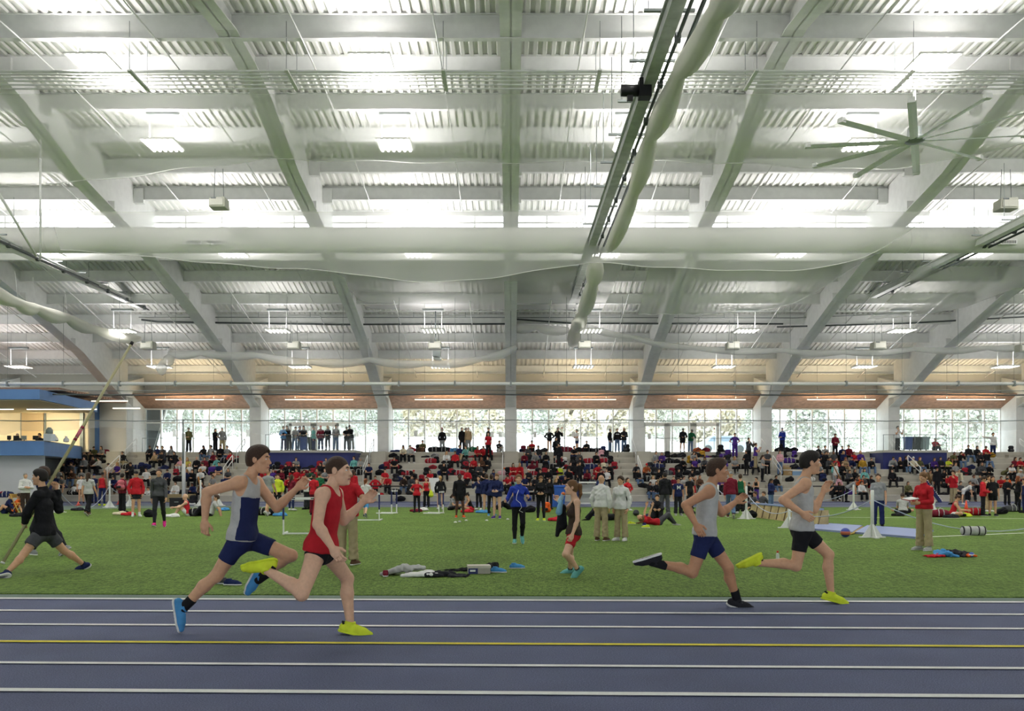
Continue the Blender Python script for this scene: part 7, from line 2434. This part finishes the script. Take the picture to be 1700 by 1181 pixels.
heap('trousers', 'black tracksuit bottoms lying beside the grey jacket', 735, 957.5, 'dark', [('c', (-.22, .0, .05), (.1, 0, .04), .08, .05), ('c', (.1, 0, .03), (.38, .02, .015), .04, .025)])
heap('jacket', 'flattened black top lying beside the shoe box', 768, 948, 'black', [('c', (-.3, .02, .01), (.2, 0, .03), .02, .05), ('c', (0, .1, .02), (.25, .08, .05), .04, .05)])
heap('bag', 'small black drawstring bag behind the shoe box', 814, 948, 'black', [('c', (-.06, .05, .05), (.08, .05, .09), .06, .08)], 'bag')
t = thing('shoe_box', 'grey and navy cardboard shoe box on the turf', 'box', G(795, 952), R(8))
MB().box((-.18, -.12, 0), (.18, .12, .115)).build('box_body', mat('grey card', 'a6a397', .7), t)
MB().box((-.19, -.13, .095), (.19, .13, .135)).build('lid', mat('pale card', 'c3c0b2', .7), t)
MB().box((-.186, -.126, 0), (-.03, -.119, .10)).build('navy_panel', mat('navy card', '2d3566', .6), t)
MB().box((-.16, -.131, .04), (-.07, -.125, .07)).build('paper_label', M_whpl, t)
SHOE_J = {'s': 1.0, 'anL': V(0, 0, .088), 'knL': V(0, 0, .5), 'ftL': V(1, 0, 0)}
pr_, cut_, sole_, sc_ = shoe_prims(SHOE_J, 'L')
SH_UP = np_mesh('upper', [mesh_field(pr_ , .006, [cut_, (V(0, 0, .112), V(-.1, 0, 1))])], [m_cloth('grey')])
SH_SO = np_mesh('sole', [mesh_field(sole_, .006, sc_)], [M_whpl])
def loose_shoe(label, px, py, ang, c, solec='white', z=.02, sc=.92):
    t = thing('running_shoe', label, 'shoe', G(px, py, z), R(ang), 'loose running shoes')
    t.scale = (sc, sc, sc)
    u = put(SH_UP, 'upper', t, m_cloth(c))
    put(SH_SO, 'sole', t, m_cloth(solec))
    q = MB()
    for i in range(3):
        q.tube([(.03 + i * .025, -.028, .088 - i * .012), (.03 + i * .025, .028, .088 - i * .012)], .004, 5)
    q.build('laces', M_whpl, u)
loose_shoe('red and grey running shoe lying alone on the turf', 640, 957.5, 100, 'maroon')
loose_shoe('blue and black shoe beside the shoe box', 822, 951, -10, 'sky')
loose_shoe('blue and black shoe standing apart from the shoe box', 853, 944.5, 5, 'sky')
loose_shoe('blue and grey shoe behind the ankle of the first runner', 380, 972, -5, 'navy')
loose_shoe('dark shoe paired behind the ankle of the first runner', 371, 970, 170, 'char')
loose_shoe('yellow shoe by the feet of the white-jacketed coach', 1046, 871, 10, 'lime')
loose_shoe('yellow-green shoe beside the lying red shirt', 1075, 877, 150, 'lime')
loose_shoe('navy and yellow shoe beside the lying red shirt', 1070, 873, 100, 'navy')
p_ = G(1291, 933)
t = thing('drink_bottle', 'red-capped drink bottle standing on the turf between the last runners', 'bottle', p_)
MB().lathe([(.03, 0), (.034, .02), (.034, .13), (.016, .17)], (0, 0, 0), 12).build('body', mat('milky bottle', 'c9d0c4', .3), t, True)
MB().lathe([(.02, 0), (.02, .035)], (0, 0, .17), 12).build('cap', mat('red cap', 'c8402f', .5), t, True)
heap('jacket', 'bright blue jacket on the turf at the clipboard holder', 1568, 924.5, 'sky', [('c', (-.2, 0, .02), (0, .03, .09), .05, .09), ('c', (0, 0, .07), (.12, 0, .02), .06, .05)])
heap('jacket', 'black and grey jacket heap beside the bright blue one', 1590, 924.5, 'dark', [('c', (-.12, .05, .08), (.15, .05, .07), .09, .07), ('c', (-.05, -.02, .03), (.25, .05, .05), .06, .05)])
heap('shirt', 'red-striped shirt at the edge of the clothes by the clipboard holder', 1551, 925, 'red', [('c', (-.08, 0, .02), (.08, .0, .04), .03, .04)])
heap('shirt', 'orange shirt tucked in the clothes by the clipboard holder', 1604, 925, 'orange', [('c', (-.03, 0, .03), (.05, 0, .04), .035, .04)])
ball('blue and white roll at the end of the clothes heap', 1613, 925.5, .05, '3b57b5', 'dcdfe4')
# backpacks and small heaps along the far edge of the turf
FB_ = [(1247, 861, 2, 'black', 'black backpack leaning at the corner of the sand pit'), (198, 855, 3, 'cream', 'pale yellow top on the turf by the maroon jacket'), (212, 856, 3, 'red', 'red jacket on the turf by the maroon jacket'),
       (248, 859, 2, 'black', 'big black backpack behind the pink-shoed walker'), (325, 857, 1, 'black', 'black bag between the two seated athletes'), (78, 848, 3, 'char', 'dark grey jacket heap by a rope post'), (128, 848, 3, 'dark', 'black jacket heap on the grey run-off'),
       (26, 858, 3, 'black', 'black jacket on the turf edge by the folding chair'), (285, 859, 3, 'white', 'white and blue clothes beside the seated red singlet'), (880, 851, 2, 'black', 'black bags behind the blue jogger'),
       (907, 851, 0, 'orange', 'orange and black backpack behind the yellow shoes'), (922, 865, 3, 'red', 'red and black clothes behind the drinker'), (464, 857, 3, 'sky', 'bright blue top on the turf near the yellow hoodie'),
       (440, 856, 1, 'black', 'black bag under the arm of the first runner'), (700, 848, 3, 'white', 'white clothes behind the red-shirted pair'), (775, 851, 3, 'red', 'red clothes by the sitting stretcher'), (800, 852, 3, 'sky', 'blue shoes and clothes by the navy group'),
       (990, 857, 3, 'navy', 'navy clothes behind the white-pullover coach'), (1073, 860, 3, 'navy', 'navy bag at the feet of the lying one'), (1138, 846, 3, 'black', 'black clothes by the navy M shirt'), (1360, 862, 1, 'lgrey', 'grey bag on the turf behind the leading runner'),
       (1560, 859, 1, 'maroon', 'maroon team bag beside the sitting white T-shirt'), (1578, 860, 3, 'black', 'black clothes in front of the red and white singlet'), (1600, 858, 3, 'lime', 'yellow top in front of the red and white singlet'),
       (1618, 856, 1, 'red', 'red and black bag behind the red hoodie'), (1665, 854, 2, 'black', 'black backpack behind the black T-shirt'), (1680, 850, 1, 'char', 'dark bag heap near the frame edge'), (5, 840, 2, 'maroon', 'maroon bag on the concrete bench'), (10, 836, 1, 'navy', 'navy bag lying on the concrete bench'),
       (652, 832, 1, 'black', 'black duffel at the foot of the stand below the jeans wearer'), (632, 832, 0, 'red', 'red backpack at the foot of the stand'), (665, 833, 2, 'black', 'black heap at the foot of the stand'), (690, 850, 3, 'maroon', 'maroon jacket trailing from the hand-on-hip one'), (310, 838, 2, 'dark', 'dark backpack behind the vault standard'),
       (321, 838, 0, 'black', 'black kit bag by the brown stick'), (370, 848, 3, 'sky', 'blue bottles and clothes behind the first runner'), (1142, 853, 3, 'dark', 'dark cloth behind the third runner'), (1490, 857, 3, 'black', 'black cloth behind the pale grey sitter')]
for px, py, kd, col, lab in FB_:
    z = .02
    if 'bench' in lab:
        X_, Y_, z = W(px, 0, 49.2).x, 49.2, .42
    else:
        g_ = G(px, py)
        X_, Y_ = g_.x, g_.y
    bag(kd, lab, (X_, Y_, z), rs.uniform(-.4, .4), col, None, 1.0 if py > 845 else 1.15)
small = [(756, 868), (763, 867), (774, 865), (808, 865), (843, 863)]
for i, (px, py) in enumerate(small):
    p_ = G(px, py)
    t = thing('tape_marker', 'small white marker on the turf, %s of the row past the orange shoes' % ORD[i], 'marker', p_, 0, 'white markers on the turf')
    MB().lathe([(.06, 0), (.05, .03), (.02, .045)], (0, 0, 0), 10).build('disc', M_whpl, t, True)
for i, (px, py, c) in enumerate(((130, 840, 'e06a5f'), (197, 838, 'e06a5f'), (1604, 850, 'e8573c'))):
    p_ = G(px, py)
    t = thing('traffic_cone', ('small pink cone on the far track near the walker in grey', 'small pink cone behind the maroon jacket', 'orange cone on a green base by the red bag')[i], 'cone', p_)
    hh = .22 if i < 2 else .5
    MB().lathe([(.1, 0), (.02, hh)], (0, 0, .01), 12).build('cone_body', mat('cone ' + c, c, .5), t, True)
    MB().box((-.13, -.13, 0), (.13, .13, .02)).build('cone_base', mat('cone base', '4f8a5a' if i == 2 else 'b24c44', .5), t)
# folding chair
p_ = G(30, 853)
t = thing('folding_chair', 'yellow wooden folding chair by the bench', 'chair', p_, R(80))
M_pine = mat('pale pine', 'cda85c', .5, noise=.1)
for s in (-1, 1):
    MB().tube([(s * .22, -.25, 0), (s * .22, .22, .85)], .02, 6).build('leg', M_pine, t)
    MB().tube([(s * .19, .25, 0), (s * .19, -.2, .46)], .02, 6).build('leg', M_pine, t)
MB().box((-.2, -.22, .44), (.2, .16, .47)).build('seat', M_pine, t)
MB().box((-.22, .17, .68), (.22, .2, .84)).build('backrest', M_pine, t)
# wooden and black boxes near the standard
for px, py, w_, h_, m, lab in ((298, 834, 44, 13, mat('tan crate', '9a8a62', .7), 'tan wooden crate behind the vault standard'), (293, 842, 24, 15, M_black, 'black equipment case by the seated red singlet')):
    p_ = G(px, py)
    k_ = p_.y / F
    t = thing('equipment_case', lab, 'case', p_)
    MB().box((-w_ * k_ / 2, 0, 0), (w_ * k_ / 2, .5, h_ * k_ * .85)).build('case_body', m, t, bevel=.02)
    MB().box((-w_ * k_ / 2 - .01, -.01, h_ * k_ * .85), (w_ * k_ / 2 + .01, .51, h_ * k_)).build('lid', m, t)
    MB().box((-.1, -.03, h_ * k_ * .5), (.1, -.005, h_ * k_ * .6)).build('handle', M_steel, t)
# blue bin, score rack, white boards
def bin_(label, x, Y, z, c, w=.6, h=1.05):
    t = thing('wheeled_bin', label, 'bin', (x, Y, z))
    q = MB()
    q.add([(-w * .42, -w * .4, .06), (w * .42, -w * .4, .06), (w * .42, w * .4, .06), (-w * .42, w * .4, .06), (-w / 2, -w / 2, h * .9), (w / 2, -w / 2, h * .9), (w / 2, w / 2, h * .9), (-w / 2, w / 2, h * .9)],
          [(0, 3, 2, 1), (4, 5, 6, 7), (0, 1, 5, 4), (1, 2, 6, 5), (2, 3, 7, 6), (3, 0, 4, 7)])
    m = mat('bin ' + c, c, .5)
    q.build('bin_body', m, t, bevel=.02)
    MB().box((-w / 2 - .03, -w / 2 - .03, h * .9), (w / 2 + .03, w / 2 + .05, h)).build('lid', m, t, bevel=.02)
    for s in (-1, 1):
        MB().tube([(s * w * .36, w * .38, .09), (s * w * .44, w * .38, .09)], .09, 12).build('wheel', M_black, t)
g_ = G(928, 845)
bin_('bright blue bin on the far edge of the turf behind the drinker', g_.x, g_.y + 1, 0.02, '3561b8', .75, 1.15)
for px, c, lab in ((504, '2c4a8c', 'navy recycling bin on the long platform'), (517, '39463f', 'dark green bin on the long platform'), (1505, '2c4a8c', 'navy recycling bin on the shorter platform'), (1519, '2f3a36', 'dark green bin on the shorter platform'), (1533, '9fb3b0', 'grey bin with a white bag on the shorter platform')):
    bin_(lab, W(px, 0, 60.6).x, 60.75 if px < 600 else 60.4, 3.38, c, .48, .95)
g_ = G(977, 842)
t = thing('equipment_cart', 'white and blue wheeled equipment cart behind the two coaches', 'cart', (g_.x, g_.y + .8, 0))
for x in (-.5, .5):
    MB().box((x - .04, -.3, .1), (x + .04, .3, 1.35)).build('side_frame', M_hnavy, t)
for z in (.15, .7, 1.25):
    MB().box((-.5, -.28, z), (.5, .28, z + .08)).build('shelf', M_whpl, t)
for x in (-.45, .45):
    MB().tube([(x, -.25, .07), (x, -.19, .07)], .07, 10).build('caster', M_black, t)
MB().box((-.46, .2, .2), (.46, .24, 1.2)).build('back_panel', M_whpl, t)
for px, lab in ((722, 'white board on a stand behind the yellow bag'), (1345, None)):
    if lab:
        g_ = G(px, 839)
        t = thing('white_board', lab, 'board', g_)
        MB().box((-.33, 0, .75), (.33, .03, 1.5)).build('panel', M_whpl, t)
        for s in (-1, 1):
            MB().tube([(s * .3, .02, 0), (s * .3, .02, .75)], .02, 6).build('leg', M_hnavy, t)
        MB().box((-.55, -.25, 0), (.55, .25, .05)).build('base', M_hnavy, t)
# table behind the jogger
g_ = G(882, 838)
t = thing('folding_table', 'pale folding table behind the blue jogger', 'table', g_)
MB().box((-.8, -.3, .72), (.8, .3, .76)).build('table_top', mat('pale laminate', 'b9b9b2', .5), t)
for sx_ in (-.7, .7):
    for sy_ in (-.22, .22):
        MB().tube([(sx_, sy_, 0), (sx_, sy_, .72)], .02, 6).build('leg', M_dark, t)
# black rails before the stand, navy stair
for i, (xa, xb) in enumerate(((552, 705), (795, 852), (1330, 1400), (1470, 1500))):
    A, B_ = W(xa, 808.5, 54.6), W(xb, 808.5, 54.6)
    t = thing('guard_rail', 'black horizontal rail before the stand, %s from the blue balcony' % ORD[i], 'railing', (A.x, 54.6, 0), 0, 'black rails before the stand')
    w_ = B_.x - A.x
    MB().box((0, -.03, .95), (w_, .03, 1.02)).build('rail', M_black, t)
    for x in (0.03, w_ - .03):
        MB().box((x - .03, -.03, 0), (x + .03, .03, .96)).build('post', M_black, t)
t = thing('mobile_stair', 'navy-sided portable stair behind the clipboard holder', 'stair', W(1548, 832, 53.5) - Vector((0, 0, .12)))
MB().prism([(-.55, 1.35), (-.4, 1.45), (.55, .12), (.55, -.0), (.4, 0)], -.05, .05, 'y').build('side_panel', M_hnavy, t)
q = MB()
for i in range(14):
    f_ = i / 13
    x, z = lerp(-.4, .55, f_), lerp(1.45, .12, f_)
    q.box((x - .015, -.07, z), (x + .035, .07, z + .05))
q.build('rung_ends', M_whpl, t)
MB().box((-.55, .05, 0), (.55, .7, .08)).build('base', M_dark, t)
# storage boxes on the steps
for i, (cx, row, w_, h_, c, lab) in enumerate(((300, 4, 80, 22, 'a88f63', 'tan cardboard box on the step beside the pink top'), (305, 3, 95, 50, '9b8158', 'brown cardboard box on the step below the pink top'), (412, 3, 110, 55, '7fa0bf', 'pale blue plastic crate with white lid on the step'))):
    Yp_ = step_y(row) + .5
    k_ = Yp_ / F / 6.56
    t = thing('storage_box', lab, 'box', ((1260 + cx / 6.56 - PX0) / F * Yp_, Yp_, step_z(row)))
    MB().box((-w_ * k_ / 2, -.2, 0), (w_ * k_ / 2, .2, h_ * k_ * .85)).build('box_body', mat('box ' + c, c, .7), t)
    MB().box((-w_ * k_ / 2 - .01, -.21, h_ * k_ * .85), (w_ * k_ / 2 + .01, .21, h_ * k_)).build('lid', mat('box ' + c if i < 2 else 'white plastic', c, .7), t)
# what people hold
def clip(label, p, rz=0):
    t = thing('clipboard', label, 'clipboard', p, rz)
    MB().box((-.16, -.11, -.006), (.16, .11, .006)).build('board', mat('red folder', '9c2f33', .5), t)
    MB().box((-.145, -.1, .006), (.13, .1, .02)).build('papers', M_whpl, t)
    MB().box((-.05, .08, .02), (.05, .105, .03)).build('clamp', M_steel, t)
    t.rotation_euler = (R(8), R(-6), rz)
g_ = G(1534, 914)
clip('red clipboard with papers held by the red-pullovered official', W(1512, 829, g_.y - .28), R(25))
# backpack worn on the maroon jacket
g_ = G(203, 851)
t = bag(0, 'pale red backpack worn by the maroon-jacketed person', (g_.x + .06, g_.y - .27, 1.02), R(-20), 'c06a74', None, .95)
t = thing('draw_bag', 'bright yellow bag hanging from the hand of the red tank top', 'bag', G(716, 842) + Vector((0, -.1, .55)))
put(np_mesh('bag_body', [mesh_field([('c', V(0, 0, .08), V(0, 0, .2), .13, .09, .04), ('c', V(0, 0, .2), V(0, 0, .36), .05, .02, .04)], .02)], [m_cloth('lime')]), 'bag_body', t, m_cloth('lime'))
o = MB().tube([W(861, 814, 20.6), W(858, 822, 20.55), W(857, 830, 20.5), W(864, 836, 20.5), W(866, 843, 20.5), W(862, 848, 20.5), W(868, 851, 20.5)], .006, 5).build('earphone_cord', M_whpl, None, True, loc=W(861, 814, 20.6))
tag(o, 'thin white earphone cord on the chest of the blue jogger', 'cord')
